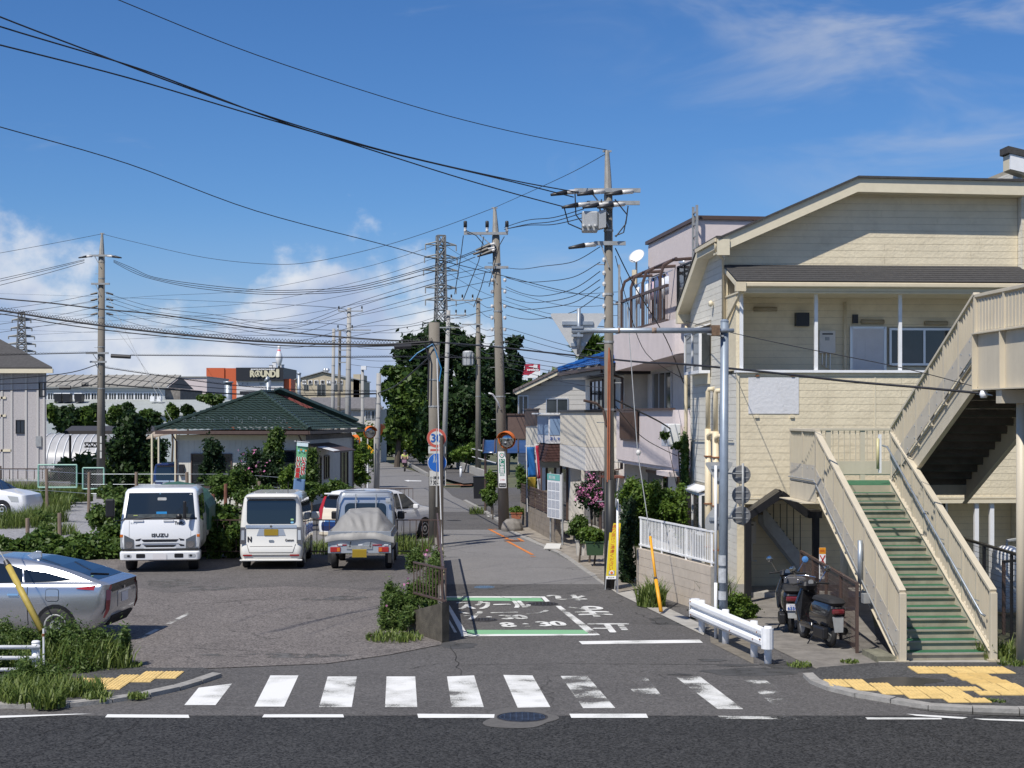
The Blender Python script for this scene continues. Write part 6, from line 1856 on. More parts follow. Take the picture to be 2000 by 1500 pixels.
patch(srg,[(-.62,.88),(.62,.88),(.66,1.005),(-.66,1.005)],'near',sv,'lower_window',mat('glass_matt',(.012,.012,.014),.25,spec=.25),.006)
patch(srg,rrect(-.17,.17,.66,.82,.01),'near',sv,'number_plate','plate_white',.014)
patch(srg,rrect(-.36,.36,.58,.86,.05),'near',sv,'plate_recess',m_silv,.006)
patch(srg,[(-.60,.22),(.60,.22),(.58,.45),(-.58,.45)],'near',sv,'lower_bumper','rubber',.01)
s=MB();s.lathe([(.035,-.01),(.03,.0)],(0,-.0,.90),12,axis='y');s.build('emblem','chrome',sv)
for sd in('left','right'):
 patch(srg,[(.62,1.09),(1.50,1.05),(1.55,1.27),(1.15,1.22)],sd,sv,'quarter_window','glass_dark',.006)
 patch(srg,[(1.54,1.05),(2.15,1.03),(2.15,1.38),(1.80,1.34),(1.58,1.28)],sd,sv,'side_window','glass_dark',.006)
 patch(srg,[(2.20,1.03),(3.35,.99),(2.78,1.36),(2.20,1.385)],sd,sv,'side_window','glass_dark',.006)
 patch(srg,[(1.50,1.05),(1.525,1.05),(1.58,1.27),(1.555,1.27)],sd,sv,'window_pillar',m_silv,.010)
 for y in(1.42,2.17,3.2):
  patch(srg,[(y,.32),(y+.012,.32),(y+.02,.98),(y+.008,.98)],sd,sv,'door_gap','black_metal',.003)
 for y in(1.58,2.30):
  patch(srg,rrect(y,y+.20,.83,.865,.015),sd,sv,'door_handle','chrome',.026)
 patch(srg,rrect(.88,1.10,.74,.94,.04),sd,sv,'fuel_flap',m_silv,.005)
 patch(srg,rrect(.872,1.108,.732,.948,.045),sd,sv,'fuel_flap_gap','black_metal',.002)
 k=-1 if sd=='left' else 1
 s=MB()
 rows=[[(k*.884,.56,.955),(k*.882,.56,.965)],[(k*.882,.42,.94),(k*.870,.42,.985)],[(k*.872,.26,.93),(k*.860,.26,1.01)],[(k*.80,.07,.92),(k*.79,.06,1.012)],[(k*.70,.0,.90),(k*.68,.0,1.01)]]
 s.grid(rows);s.build('tail_lamp','lamp_red',sv)
 rows=[[(k*.80,.055,.93),(k*.72,-.005,.93)],[(k*.825,.045,.75),(k*.76,-.008,.75)],[(k*.82,.06,.58),(k*.78,.005,.58)],[(k*.84,.10,.45),(k*.825,.075,.45)]]
 s=MB();s.grid(rows);s.build('tail_lamp',mat('lamp_dark',(.14,.02,.025),.12,coat=.8),sv)
 s=MB();s.box((min(k*.84,k*1.04),3.1,.98),(max(k*.84,k*1.04),3.22,1.12));s.build('door_mirror',m_silv,sv,bev=.03)
 patch(srg,[(4.0,.68),(4.3,.62),(4.2,.80),(3.7,.92)],sd,sv,'headlamp','lamp_clear',.01)
 patch(srg,[(.2,1.02),(1.6,1.028),(1.6,1.038),(.2,1.03)],sd,sv,'window_sill','chrome',.008)
patch(srg,[(-.72,1.08),(.72,1.08),(.56,1.40),(-.56,1.40)],'far',sv,'windscreen','glass_dark')
s=MB();s.prism([(-.02,1.50,1.41),(-.02,1.80,1.44),(-.02,1.60,1.53),(-.02,1.51,1.52)],(.04,0,0));s.build('roof_fin',m_silv,sv,bev=.01)
s=MB();s.tube([(.05,.30,1.12),(-.3,.42,1.165),(-.42,.46,1.18)],.012,6);s.build('rear_wiper','black_metal',sv)
s=MB();s.lathe([(.035,-.003),(.035,.003)],(-.56,.40,1.145),12,axis='z');s.build('window_sticker','sticker_green',sv)
arch(srg,sv,.93,.36);arch(srg,sv,3.63,.36)
wheels(sv,[(-.79,.93),(.79,.93),(-.79,3.63),(.79,3.63)],.315,.2,'galv_dull')
def tw(parent,y,r,w=.09,spokes=False):
 s=MB();n=26
 rows=[]
 for i in range(n):
  a=2*PI*i/n
  rows.append([(math.cos(b_)*w/2,y+math.cos(a)*(r-w/2+math.sin(b_)*w/2),r+math.sin(a)*(r-w/2+math.sin(b_)*w/2))for b_ in[2*PI*k/8 for k in range(8)]])
 rows.append(rows[0]);s.grid(rows,True)
 o=s.build('tyre','rubber',parent,smooth=True)
 q=MB()
 if spokes:
  for i in range(16):
   a=2*PI*i/16;q.tube([(0,y,r),(0,y+math.cos(a)*(r-w),r+math.sin(a)*(r-w))],.0025,4)
  q.tube([(-.04,y,r),(.04,y,r)],.02,8)
 else:
  q.lathe([(.05,-.05),(r-w+.02,-.02),(r-w+.02,.02),(.05,.05)],(0,y,r),14,axis='x')
 q.build('hub','galv_dull',o)
def scooter(label,loc,rz,paint,plate=False,mirr=None,lamp='lamp_dark'):
 t=thing('scooter',label,'scooter',loc,rz)
 tw(t,.28,.23,.10);tw(t,1.42,.23,.10)
 rg_=[(.36,.10,.05,.85,.06),(.46,.16,.0,.88,.09),(.58,.17,-.04,.86,.10),(.70,.16,-.08,.78,.10),(.76,.13,-.04,.70,.09)]
 zloft(rg_,t,paint,'rear_body')
 zloft([(.74,.12,-.06,.72,.08),(.79,.155,-.10,.76,.10),(.84,.14,-.06,.72,.10),(.86,.10,.0,.65,.08)],t,'rubber','seat')
 zloft([(.25,.14,.75,1.25,.05),(.32,.17,.72,1.28,.06),(.36,.16,.74,1.26,.06)],t,paint,'footboard')
 s=MB();s.prism([(-.18,1.20,.30),(.18,1.20,.30),(.21,1.26,.62),(.12,1.20,.90),(-.12,1.20,.90),(-.21,1.26,.62)],(0,.09,.02));s.build('leg_shield',paint,t,bev=.03)
 zloft([(.40,.10,1.28,1.62,.08),(.46,.11,1.26,1.64,.09),(.50,.06,1.34,1.58,.05)],t,paint,'front_fender')
 zloft([(.88,.10,1.12,1.34,.06),(.96,.15,1.08,1.38,.08),(1.03,.13,1.10,1.32,.08),(1.05,.07,1.14,1.26,.05)],t,'black_metal','handlebar_cover')
 s=MB();s.tube([(-.34,1.08,.99),(-.14,1.2,1.0),(.14,1.2,1.0),(.34,1.08,.99)],.017,8);s.build('handlebar','rubber',t,smooth=True)
 s=MB();s.tube([(0,1.22,.9),(0,1.42,.25)],.028,8);s.build('fork','galv_dull',t)
 for k in(-1,1):
  s=MB();s.tube([(k*.20,1.18,1.02),(k*.30,1.14,1.20)],.007,5);s.build('mirror_stalk','chrome',t)
  s=MB();s.lathe([(.055,-.004),(.062,.0),(.055,.008),(.02,.016)],(k*.33,1.13,1.25),14,axis='y');g=s.build('mirror',mirr if(mirr and k==1)else 'mirror_glass',t,smooth=True)
 s=MB();s.box((-.11,-.10,.60),(.11,-.03,.69));s.build('tail_lamp',lamp,t,bev=.025)
 s=MB();s.prism([(-.10,-.06,.56),(.10,-.06,.56),(.075,-.10,.30),(-.075,-.10,.30)],(0,.012,0));s.build('mud_guard','galv_dull',t)
 s=MB();s.tube([(.17,.05,.30),(.17,.48,.27)],.065,10,.05);s.build('muffler','black_metal',t,smooth=True)
 s=MB();s.box((-.22,.08,.16),(-.10,.52,.36));s.build('engine','black_metal',t,bev=.03)
 s=MB();s.tube([(-.10,.7,.2),(-.22,.72,.0)],.012,5);s.build('side_stand','black_metal',t)
 if plate:
  s=MB();s.box((-.11,-.115,.44),(.11,-.105,.55));s.build('number_plate','plate_white',t)
  text('6550',(-.085,-.117,.455),(.17,0,0),(0,0,.055),'blue_ink',t,'plate_lettering',bold=.003)
  text('草加市',(-.05,-.117,.52),(.10,0,0),(0,0,.02),'blue_ink',t,'plate_lettering')
 s=MB();s.lathe([(.05,-.01),(.045,.01)],(0,1.10,1.02),12,axis='y');s.build('speedometer','alu',t)
mat('paint_black',(.012,.012,.014),.18,coat=1.0)
mat('mirror_blue',(.10,.28,.62),.15,.2)
p=G(1549,1240)
scooter('black scooter with white number plate parked tail out on the left',(p.x-.02,p.y,.012),R(-6),'paint_black',True,'mirror_blue')
p=G(1634,1270)
scooter('black scooter leaning by the brown mesh fence, nearer the stair',(p.x,p.y,.012),R(12),'paint_black')
p=G(1592,1252)
bi=thing('bicycle','dark bicycle standing between the two black scooters','bicycle',(p.x,p.y,.012),R(4))
tw(bi,.33,.33,.035,True);tw(bi,1.38,.33,.035,True)
s=MB()
for a,b_ in(((0,.33,.33),(0,.78,.30)),((0,.33,.33),(0,.70,.72)),((0,.78,.30),(0,.66,.86)),((0,.78,.30),(0,1.22,.66)),((0,1.24,.60),(0,1.18,.96)),((0,1.24,.60),(0,1.38,.33))):
 s.tube([a,b_],.016,8)
s.build('frame',mat('bike_blue',(.03,.035,.07),.25,coat=.8),bi,smooth=True)
s=MB();s.tube([(-.28,1.0,1.0),(-.16,1.16,1.02),(.16,1.16,1.02),(.28,1.0,1.0)],.012,8);s.build('handlebar','chrome',bi,smooth=True)
s=MB();s.lathe([(.03,0),(.10,.03),(.11,.06),(.03,.09)],(0,.62,.86),12);s.build('saddle','rubber',bi,smooth=True)
s=MB();s.box((-.02,.02,.40),(.02,.05,.44));s.build('rear_reflector','lamp_red',bi)
s=MB();s.grid([[(x,.33+.37*math.cos(R(a)),.33+.37*math.sin(R(a)))for x in(-.03,.03)]for a in range(40,201,16)]);s.build('mudguard','chrome',bi)
s=MB();s.box((-.17,1.28,.72),(.17,1.55,.96));s.build('basket',mat('basket_grey',(.12,.12,.13),.6),bi)
s=MB();s.tube([(.07,.78,.30),(.09,.74,.14)],.01,5);s.build('crank','galv_dull',bi)
DC=127.0
p=at(792,921,DC)
cb=thing('bicycle','small distant bicycle with front basket ridden up the side road','bicycle',(p.x,DC,gz(DC)+.01),R(180))
tw(cb,.33,.33,.05,True);tw(cb,1.38,.33,.05,True)
s=MB()
for a,b_ in(((0,.33,.33),(0,.78,.30)),((0,.33,.33),(0,.66,.86)),((0,.78,.30),(0,1.22,.66)),((0,1.38,.33),(0,1.18,.98))):
 s.tube([a,b_],.022,6)
s.tube([(-.28,1.0,1.0),(0,1.16,1.02),(.28,1.0,1.0)],.02,6);s.build('frame','black_metal',cb)
s=MB();s.box((-.18,1.25,.75),(.18,1.52,1.0));s.build('basket',mat('basket_pink',(.30,.18,.24),.8,obj=True,var=.4,vscale=20),cb)
pr=thing('person','person in a lime shirt and dark cap cycling towards the camera','person',(p.x,DC,gz(DC)+.01),R(180))
def skin(verts,edges,rad,name,m,parent):
 me=bpy.data.meshes.new(name);me.from_pydata(verts,edges,[])
 o=link(name,me,m,parent)
 o.modifiers.new('skin','SKIN')
 for i,r_ in enumerate(rad):
  sv_=me.skin_vertices[0].data[i];sv_.radius=(r_,r_)if not isinstance(r_,tuple)else r_
  sv_.use_root=i==0
 md=o.modifiers.new('sub','SUBSURF');md.levels=1;md.render_levels=2
 return o
V_=[(0,.66,.92),(0,.70,1.12),(0,.78,1.36),(0,.80,1.46),(0,.82,1.54),(0,.83,1.66),(-.19,.78,1.36),(-.25,.90,1.16),(-.26,1.04,1.03),(.19,.78,1.36),(.25,.90,1.16),(.26,1.04,1.03),(-.10,.66,.90),(-.12,.98,.74),(-.11,.84,.38),(-.11,.95,.30),(.10,.66,.90),(.12,.96,.82),(.11,.80,.52),(.11,.91,.45)]
E_=[(0,1),(1,2),(2,3),(3,4),(4,5),(2,6),(6,7),(7,8),(2,9),(9,10),(10,11),(0,12),(12,13),(13,14),(14,15),(0,16),(16,17),(17,18),(18,19)]
rd=[.15,.15,.16,.07,.085,.09,.075,.052,.042,.075,.052,.042,.10,.085,.055,.045,.10,.085,.055,.045]
body=skin(V_,E_,rd,'body',mat('skin_tone',(.42,.27,.19),.6),pr)
skin([V_[1],V_[2],(-.19,.78,1.36),(-.235,.87,1.22),(.19,.78,1.36),(.235,.87,1.22)],[(0,1),(1,2),(2,3),(1,4),(4,5)],[.17,.18,.095,.08,.095,.08],'shirt',mat('shirt_lime',(.55,.62,.16),.8),pr)
skin([V_[0],V_[12],V_[13],V_[14],V_[16],V_[17],V_[18]],[(0,1),(1,2),(2,3),(0,4),(4,5),(5,6)],[.165,.115,.10,.07,.115,.10,.07],'trousers','black_ink',pr)
s=MB();s.lathe([(.115,.0),(.118,.05),(.09,.11),(.02,.135)],(0,.83,1.65),12);s.box((-.09,.92,1.645),(.09,1.06,1.66));s.build('cap',mat('cap_navy',(.03,.035,.08),.8),pr,smooth=True)
# ================================================================ background and left hand buildings
def tiled(E0,E1,T0,T1,rows_n,pitch,parent,m,name='roof_tiles',amp=.035,step=.03):
 E0,E1,T0,T1=map(Vector,(E0,E1,T0,T1))
 nr=(E1-E0).cross(T0-E0).normalized()
 if nr.z<0:
  nr=-nr
 s=MB()
 for i in range(rows_n):
  v0,v1=i/rows_n,(i+1.12)/rows_n
  L=(E1-E0).length
  cols=max(2,int(L/pitch)*5)
  ra,rb=[],[]
  for k in range(cols+1):
   u=k/cols
   p=E0.lerp(E1,u)
   for v,row,lift in((v0,ra,step),(min(v1,1),rb,0)):
    a,b_=E0.lerp(T0,v),E1.lerp(T1,v)
    d=(E1-E0).normalized()
    q=p+(T0-E0).project(nr.cross(d))*v
    ua,ub=(a-E0).dot(d),(b_-E0).dot(d)
    t=min(max((p-E0).dot(d),ua),ub)
    q=q+d*(t-(p-E0).dot(d))
    row.append(q+nr*(amp*(.5+.5*math.sin(2*PI*t/pitch))+lift))
  s.grid([ra,rb])
 return s.build(name,m,parent,kind='stuff')
def wpane(parent,o,u,v,n=2,frame='alu',glass='glass_win',t=.05):
 o,u,v=Vector(o),Vector(u),Vector(v)
 nn=u.cross(v).normalized();ul,vl=u.length,v.length;ud,vd=u/ul,v/vl
 def bar(a,b_,c,d,k0,k1,nm,m):
  p=[o+ud*x+vd*y+nn*k0 for x,y in((a,c),(b_,c),(b_,d),(a,d))]
  MB().prism(p,nn*(k1-k0)).build(nm,m,parent)
 s=MB()
 for a,b_,c,d in((-t,ul+t,vl,vl+t),(-t,0,0,vl),(ul,ul+t,0,vl)):
  s.prism([o+ud*x+vd*y for x,y in((a,c),(b_,c),(b_,d),(a,d))],nn*.05)
 parent=s.build('window',frame,parent)
 bar(-t,ul+t,-t,0,.0,.06,'sill',frame)
 for i in range(n):
  bar(ul*i/n,ul*(i+1)/n,0,vl,.004+.006*(i%2),.012+.006*(i%2),'pane',glass)
  if i:
   bar(ul*i/n-t*.4,ul*i/n+t*.4,0,vl,.013,.04,'mullion',frame)
X_,Z_=(1,0,0),(0,0,1)
lb=thing('rendered_house','grey rendered house with dark hipped roof at the left edge','house',(-37,80,gz(80)))
m_rend=mat('render_grey',(.44,.415,.41),.9,var=.16,vscale=14,bump=.5,bscale=30)
g0=gz(80)
W_=lambda px,py,d=80:at(px,py,d)
MB().prism([(-42,80,g0),(-24.25,80,g0),(-28.0,88,g0),(-44,88,g0)],(0,0,6.35-g0)).build('wall',m_rend,lb,world=True)
MB().prism([(-40,79.5,6.30),(-23.8,79.5,6.30),(-30.5,84,9.3),(-40,84,9.3)],(0,0,.12)).build('roof',mat('roof_slate',(.06,.058,.058),.8,var=.2,vscale=6,bump=.3),lb,world=True)
MB().prism([(-23.8,79.5,6.30),(-27.8,88.5,6.30),(-30.5,84,9.3)],(0,0,.12)).build('roof','roof_slate',lb,world=True)
MB().box((-40,79.42,6.10),(-23.75,79.55,6.32)).build('gutter',m_trim,lb,world=True)
for px in(4,23,51,74,86):
 c=W_(px,0)
 MB().box((c.x-.05,79.95,g0),(c.x+.05,79.998,6.1)).build('pilaster',mat('trim_grey',(.50,.48,.46),.8),lb,world=True)
for y in(777,812,880):
 z=W_(0,y).z
 MB().box((-40,79.95,z-.06),(W_(23 if y==880 else 12,0).x,79.997,z+.06)).build('band',m_trim,lb,world=True)
for x0,x1,y0,y1,n in((78,87,773,748,1),(33,47,845,822,2),(-40,-10,840,800,2)):
 a,b_=W_(x0,y0),W_(x1,y1)
 o=Vector((a.x,79.99,a.z))-wmat(lb).translation
 wpane(lb,o,(b_.x-a.x,0,0),(0,0,b_.z-a.z),n,'black_metal','glass_dark')
a,b_=W_(71,872),W_(82,852)
MB().box((a.x,79.9,a.z),(b_.x,79.99,b_.z)).build('vent_grille','galv_dull',lb,world=True)
bw=thing('block_wall','dark weathered block wall with rail below the rendered house','wall',(-26,71,0))
for r_ in range(4):
 x=-32.0+(r_%2)*.4
 while x<-20.8:
  MB().box((x,71,.05+r_*.24+gz(71)),(x+.78,71.16,.05+r_*.24+.225+gz(71))).build('concrete_block','concrete_dark',bw,world=True)
  x+=.8
for k in range(30):
 x=-32+k*.38
 MB().box((x,71.06,.98),(x+.03,71.09,1.45)).build('fence_bar','brown_metal',bw,world=True)
MB().box((-32,71.05,1.42),(-20.8,71.10,1.47)).build('fence_rail','brown_metal',bw,world=True)
fa=thing('factory_hall','long grey factory hall with ribbed roof and a row of windows','factory',at(220,808,150))
A=lambda px,py,d=150:at(px,py,d)
m_rib=mat('roof_ribbed',(.30,.285,.25),.7,var=.12,vscale=1.2)
m_fw=mat('factory_wall',(.42,.46,.48),.8,var=.08)
m_lr=mat('roof_pale',(.34,.365,.35),.7,var=.1,vscale=1)
x0,x1=A(60,0).x,A(322,0).x
s=MB();s.box((x0,150,-1),(x1,162,A(0,757).z));s.build('wall',m_fw,fa,world=True)
MB().prism([(x0,149.5,A(0,757).z),(x1+.3,149.5,A(0,757).z),(x1+.3,156,A(0,735,156).z),(x0,156,A(0,735,156).z)],(0,0,.15)).build('upper_roof',m_rib,fa,world=True)
MB().prism([(x1+.25,150,A(0,757).z),(x1+.25,162,A(0,757).z),(x1+.25,156,A(0,737,156).z)],(.1,0,0)).build('gable','concrete_dark',fa,world=True)
s=MB();s.box((x1,150.2,-1),(A(351,0).x,161,A(0,760).z));s.build('end_block','concrete_dark',fa,world=True)
k=0
xx=x0
while xx<x1:
 zz=A(0,757).z
 MB().prism([(xx,149.45,zz+.16),(xx+.12,149.45,zz+.16),(xx+.12,156,A(0,735,156).z+.16),(xx,156,A(0,735,156).z+.16)],(0,0,.05)).build('roof_rib',m_rib,fa,world=True);xx+=.85
MB().prism([(A(40,0).x,140,A(0,812,140).z),(A(415,0,140).x,140,A(0,812,140).z),(A(415,0,140).x,149.8,A(0,783).z),(A(40,0).x,149.8,A(0,783).z)],(0,0,.12)).build('lower_roof',m_lr,fa,world=True)
s=MB();s.box((A(40,0).x,140.3,-1),(A(413,0,140).x,149.9,A(0,813,140).z));s.build('lower_wall',m_fw,fa,world=True)
for i in range(13):
 a,b_=A(94+i*17,780),A(94+i*17+14,768)
 wpane(fa,Vector((a.x,149.99,a.z))-wmat(fa).translation,(b_.x-a.x,0,0),(0,0,b_.z-a.z),3,'white_paint','glass_win',.07)
for px in(106,123,146):
 a,b_=A(px,785,147),A(px+13,769,147)
 MB().box((a.x,147,a.z),(b_.x,148,b_.z)).build('cooling_unit','black_metal',fa,world=True)
 MB().box((a.x-.05,146.95,b_.z),(b_.x+.05,148.05,b_.z+.08)).build('unit_cap','white_paint',fa,world=True)
for px in(293,306):
 a,b_=A(px,784,147),A(px+8,774,147)
 MB().box((a.x,147,a.z),(b_.x,147.6,b_.z)).build('air_conditioner','white_paint',fa,world=True)
ph=thing('pale_hall','low pinkish white hall left of the orange building','building',at(370,800,260))
s=MB();s.box((at(330,0,260).x,260,-1),(at(404,0,260).x,280,at(0,737,260).z));s.build('wall',mat('hall_pink',(.62,.54,.54),.8,var=.05),ph,world=True)
MB().box((at(329,0,260).x,259.8,at(0,737,260).z),(at(405,0,260).x,280,at(0,735,260).z)).build('roof_edge','galv_dull',ph,world=True)
D=330.0
bc=thing('bowling_centre','orange, black and white bowling centre with large lettering','building',at(480,808,D))
m_or=mat('panel_orange',(.56,.115,.04),.6,var=.05)
m_bk=mat('panel_black',(.018,.02,.026),.5)
m_pw=mat('panel_white',(.62,.62,.64),.7,var=.04)
for(xa,xb,ya,yb,m_,nm,yo)in((403,438,800,718.5,m_or,'orange_wall',0),(438,461.5,800,719,m_or,'orange_wall',.3),(461.5,554,743.5,718,m_bk,'black_fascia',-.4),(461.5,553,800,743.7,m_pw,'white_wall',.3),(554,567,800,740,m_or,'orange_wall',1)):
 a,b_=at(xa,ya,D),at(xb,yb,D)
 s=MB();s.box((a.x,D+yo,-1),(b_.x,D+20,b_.z))if ya>790 else s.box((a.x,D+yo,a.z),(b_.x,D+20,b_.z));s.build(nm,m_,bc,world=True)
m_let=mat('letter_cream',(.62,.58,.42),.5)
def ftext(st,xa,ya,xb,yb,d,m_,par,bold=0):
 a,b_=at(xa,ya,d),at(xb,yb,d)
 text(st,a,(b_.x-a.x,0,0),(0,0,b_.z-a.z),m_,par,world=True,bold=bold)
for ch,xa,xb in(('R',489,497),('U',510,518),('N',519,528),('D',529,538)):
 ftext(ch,xa,736,xb,724,D-.6,m_let,bc,.10)
ftext('1',540,736,544.5,721.5,D-.6,m_let,bc,.10)
c=at(503.5,730,D-.6)
s=MB();s.lathe([(.72,-.05),(.72,.05)],c,24,axis='y');s.build('logo_ring',m_let,bc,world=True)
s=MB();s.lathe([(.48,-.06),(.48,.06)],c+Vector((0,-.05,0)),20,axis='y');s.build('logo_core',m_bk,bc,world=True)
ftext('A',500.3,735,506.7,725.5,D-.9,m_let,bc,.05)
ftext('SPORTS ENTERTAINMENT',490,722.5,537,720.3,D-.6,'white_ink',bc,.03)
for px in(473,482,507,510,513):
 MB().box((at(px,0,D).x,D+.1,at(0,751,D).z),(at(px+1.2,0,D).x,D+.25,at(0,748,D).z)).build('wall_vent','galv_dull',bc,world=True)
MB().box((at(468,0,D).x,D+.2,at(0,770,D).z),(at(545,0,D).x,D+.28,at(0,764,D).z)).build('dark_window_band',m_bk,bc,world=True)
pn=thing('bowling_pin','giant white and red bowling pin on the roof of the bowling centre','rooftop sign',at(545,717,D))
zt=lambda y:at(0,y,D).z-at(0,717,D).z
prof=[(545-2.0,717),(4.0,712),(6.2,705),(7.0,700),(6.2,694),(4.0,688),(2.8,684),(2.6,681),(3.2,678),(2.4,675.5),(.6,674.6)]
pr_=[(.25,zt(717)),(.30,zt(714))]+[(r_*D/FPX,zt(y))for r_,y in prof[1:]]
s=MB();s.lathe(pr_,n=18);s.build('pin_body',mat('pin_white',(.80,.80,.82),.4),pn,smooth=True)
s=MB();s.lathe([(4.3*D/FPX,zt(689.5)),(3.3*D/FPX,zt(686)),(2.95*D/FPX,zt(683))],n=18);s.build('red_collar',mat('pin_red',(.70,.06,.10),.4),pn,smooth=True)
s=MB();s.lathe([(.5,-.6),(.28,.1),(.28,zt(713))],n=10);s.build('stand','black_metal',pn)
for px,h in((536,12),(530,5),(551,6)):
 rb=thing('rooftop_unit',{536:'tall white rooftop unit left of the bowling pin',530:'low grey rooftop unit further left of the bowling pin',551:'small rooftop unit right of the bowling pin'}[px],'rooftop unit',at(px,718,D+2))
 s=MB();s.box((-.4,-.4,0),(.4,.4,h*D/FPX*.8));s.build('casing','white_paint',rb)
 s=MB();s.box((-.45,-.45,h*D/FPX*.8),(.45,.45,h*D/FPX*.8+.12));s.build('lid','galv_dull',rb)
D=220.0
tb=thing('works_building','tan gabled works building with white character plates','building',at(640,808,D))
m_tan=mat('wall_tan',(.46,.40,.29),.8,var=.08,streak=True,vscale=2)
pt=lambda x,y:at(x,y,D)
MB().prism([pt(577,800),pt(702,800),pt(702,743),pt(630,728),pt(577,742)],(0,16,0)).build('wall',m_tan,tb,world=True)
for a,b_ in(((575,742),(630,726.5)),((630,726.5),(704,743))):
 MB().prism([pt(*a)+Vector((0,-.3,0)),pt(*b_)+Vector((0,-.3,0)),pt(*b_)+Vector((0,-.3,.12)),pt(*a)+Vector((0,-.3,.12))],(0,16.6,0)).build('roof','galv_dull',tb,world=True)
MB().prism([pt(690,800),pt(704,800),pt(704,731),pt(690,731)],(0,10,0)).build('stair_tower',m_tan,tb,world=True)
for i,ch in enumerate('中島設備工業㈱'):
 xa=590.5+i*11.9
 a,b_=at(xa,750.5,D),at(xa+7.6,742.5,D)
 MB().box((a.x,D-.12,a.z),(b_.x,D-.02,b_.z)).build('character_plate','white_ink',tb,world=True)
 text(ch,(a.x+.06,D-.13,a.z+.05),(b_.x-a.x-.12,0,0),(0,0,b_.z-a.z-.1),'black_ink',tb,world=True,bold=.02)
for xa,xb,ya,yb in((594,602,762,752),(620,635,772,752),(652,660,763,752),(664,668,763,752)):
 a,b_=at(xa,ya,D),at(xb,yb,D)
 wpane(tb,Vector((a.x,D-.01,a.z))-wmat(tb).translation,(b_.x-a.x,0,0),(0,0,b_.z-a.z),2,'galv_dull','glass_win',.06)
for px,y0,y1,r_ in((584,783,728,.22),(524,790,740,.35),(446,800,745,.5)):
 d=200
 fl=thing('exhaust_flue',{584:'grey flue with bright cap beside the tan building',524:'bent grey exhaust duct before the bowling centre',446:'silver ventilation stack before the orange wall'}[px],'flue',at(px,800,d))
 s=MB();s.tube([at(px,y0+20,d),at(px,y1+3,d)],r_,10);s.build('stack','galv',fl,world=True,smooth=True)
 s=MB();s.tube([at(px,y1+3,d),at(px-(5 if px==524 else 0),y1,d)],r_*1.3,10);s.build('cap','galv',fl,world=True,smooth=True)
for px in(634.5,639.5):
 c=at(px,726,D+4)
 t=thing('roof_ventilator',('left' if px<637 else 'right')+' one of two round vents on the tan roof','ventilator',c)
 s=MB();s.lathe([(.12,-.5),(.12,.0),(.30,.1),(.34,.3),(.2,.5)],n=12);s.build('turbine','alu',t,smooth=True)
D=210.0
rs=thing('roadside_sign','red and white roadside sign behind the trees on the right','sign',at(1035,760,D))
MB().prism([at(1016,732,D),at(1055,732,D),at(1055,711,D),at(1016,711,D)],(0,1.2,0)).build('panel',mat('sign_crimson',(.42,.02,.05),.5),rs,world=True)
MB().prism([at(1024,738,D)+Vector((0,-.05,0)),at(1055,738,D)+Vector((0,-.05,0)),at(1055,724,D)+Vector((0,-.05,0)),at(1046,725,D)+Vector((0,-.05,0)),at(1036,731,D)+Vector((0,-.05,0))],(0,1.3,0)).build('white_swoosh','white_ink',rs,world=True)
ftext('一蔵',1033,719.5,1050,712.5,D-.1,'white_ink',rs,.05)
ftext('KIMONO',1030,724,1052,721,D-.1,'white_ink',rs,.03)
c=at(1021.5,717,D-.1)
s=MB();s.tube([(c.x-.2,c.y,c.z-.35),(c.x-.22,c.y,c.z+.15),(c.x,c.y,c.z+.35),(c.x+.22,c.y,c.z+.15),(c.x+.2,c.y,c.z-.35)],.06,6);s.build('arch_mark','white_ink',rs,world=True)
s=MB();s.tube([at(1035,800,D+.6),at(1035,730,D+.6)],.3,8);s.build('mast','galv_dull',rs,world=True)
D=150.0
gh=thing('tiled_house','low white house with grey tile roof behind the pale poles','house',at(690,830,D))
MB().prism([at(600,800,D),at(748,800,D),at(735,779,D+3),at(607,779,D+3)],(0,0,.15)).build('roof',mat('roof_grey_tile',(.15,.145,.15),.8,var=.25,vscale=5,bump=.6,bscale=6),gh,world=True)
s=MB();s.box((at(605,0,D).x,D+.4,-1),(at(742,0,D).x,D+8,at(0,799,D).z));s.build('wall',mat('wall_offwhite',(.55,.53,.49),.85,var=.08),gh,world=True)
for xa,xb in((668,674),(714,722),(726,735)):
 a,b_=at(xa,818,D),at(xb,803,D)
 wpane(gh,Vector((a.x,D+.39,a.z))-wmat(gh).translation,(b_.x-a.x,0,0),(0,0,b_.z-a.z),2,'alu','glass_win',.06)
bg_=thing('bungalow','cream bungalow with dark green tile roof and red gable','house',(-14.1,62.9,-.03),R(-8))
m_gt=mat('tile_green',(.022,.040,.031),.5,var=.3,vscale=7)
m_bw=mat('bungalow_wall',(.60,.585,.53),.8,var=.06,vscale=3,dirt=.2)
s=MB();s.box((.3,.3,0),(5.7,8.2,3.15));s.build('wall','concrete_dark',bg_)
x=.3
while x<5.68:
 MB().box((x,.275,.25),(min(x+.245,5.72),.298,2.95)).build('wall_panel',m_bw,bg_);x+=.25
y=.3
while y<8.1:
 MB().box((5.702,y,.25),(5.725,min(y+.39,8.2),2.95)).build('wall_panel',m_bw,bg_);y+=.40
EZ,RZ=3.36,4.92
C0,C1,C2,C3=(-.35,-.45,EZ),(6.1,-.45,EZ-.0),(6.1,8.9,EZ),(-.35,8.9,EZ)
T0,T1=(2.95,3.3,RZ),(3.0,5.4,RZ)
tiled(C0,C1,T0,T0,17,.27,bg_,m_gt)
tiled(C1,C2,T0,T1,15,.27,bg_,m_gt)
tiled(C3,C0,T1,T0,8,.27,bg_,m_gt)
tiled(C2,C3,T1,T1,8,.27,bg_,m_gt)
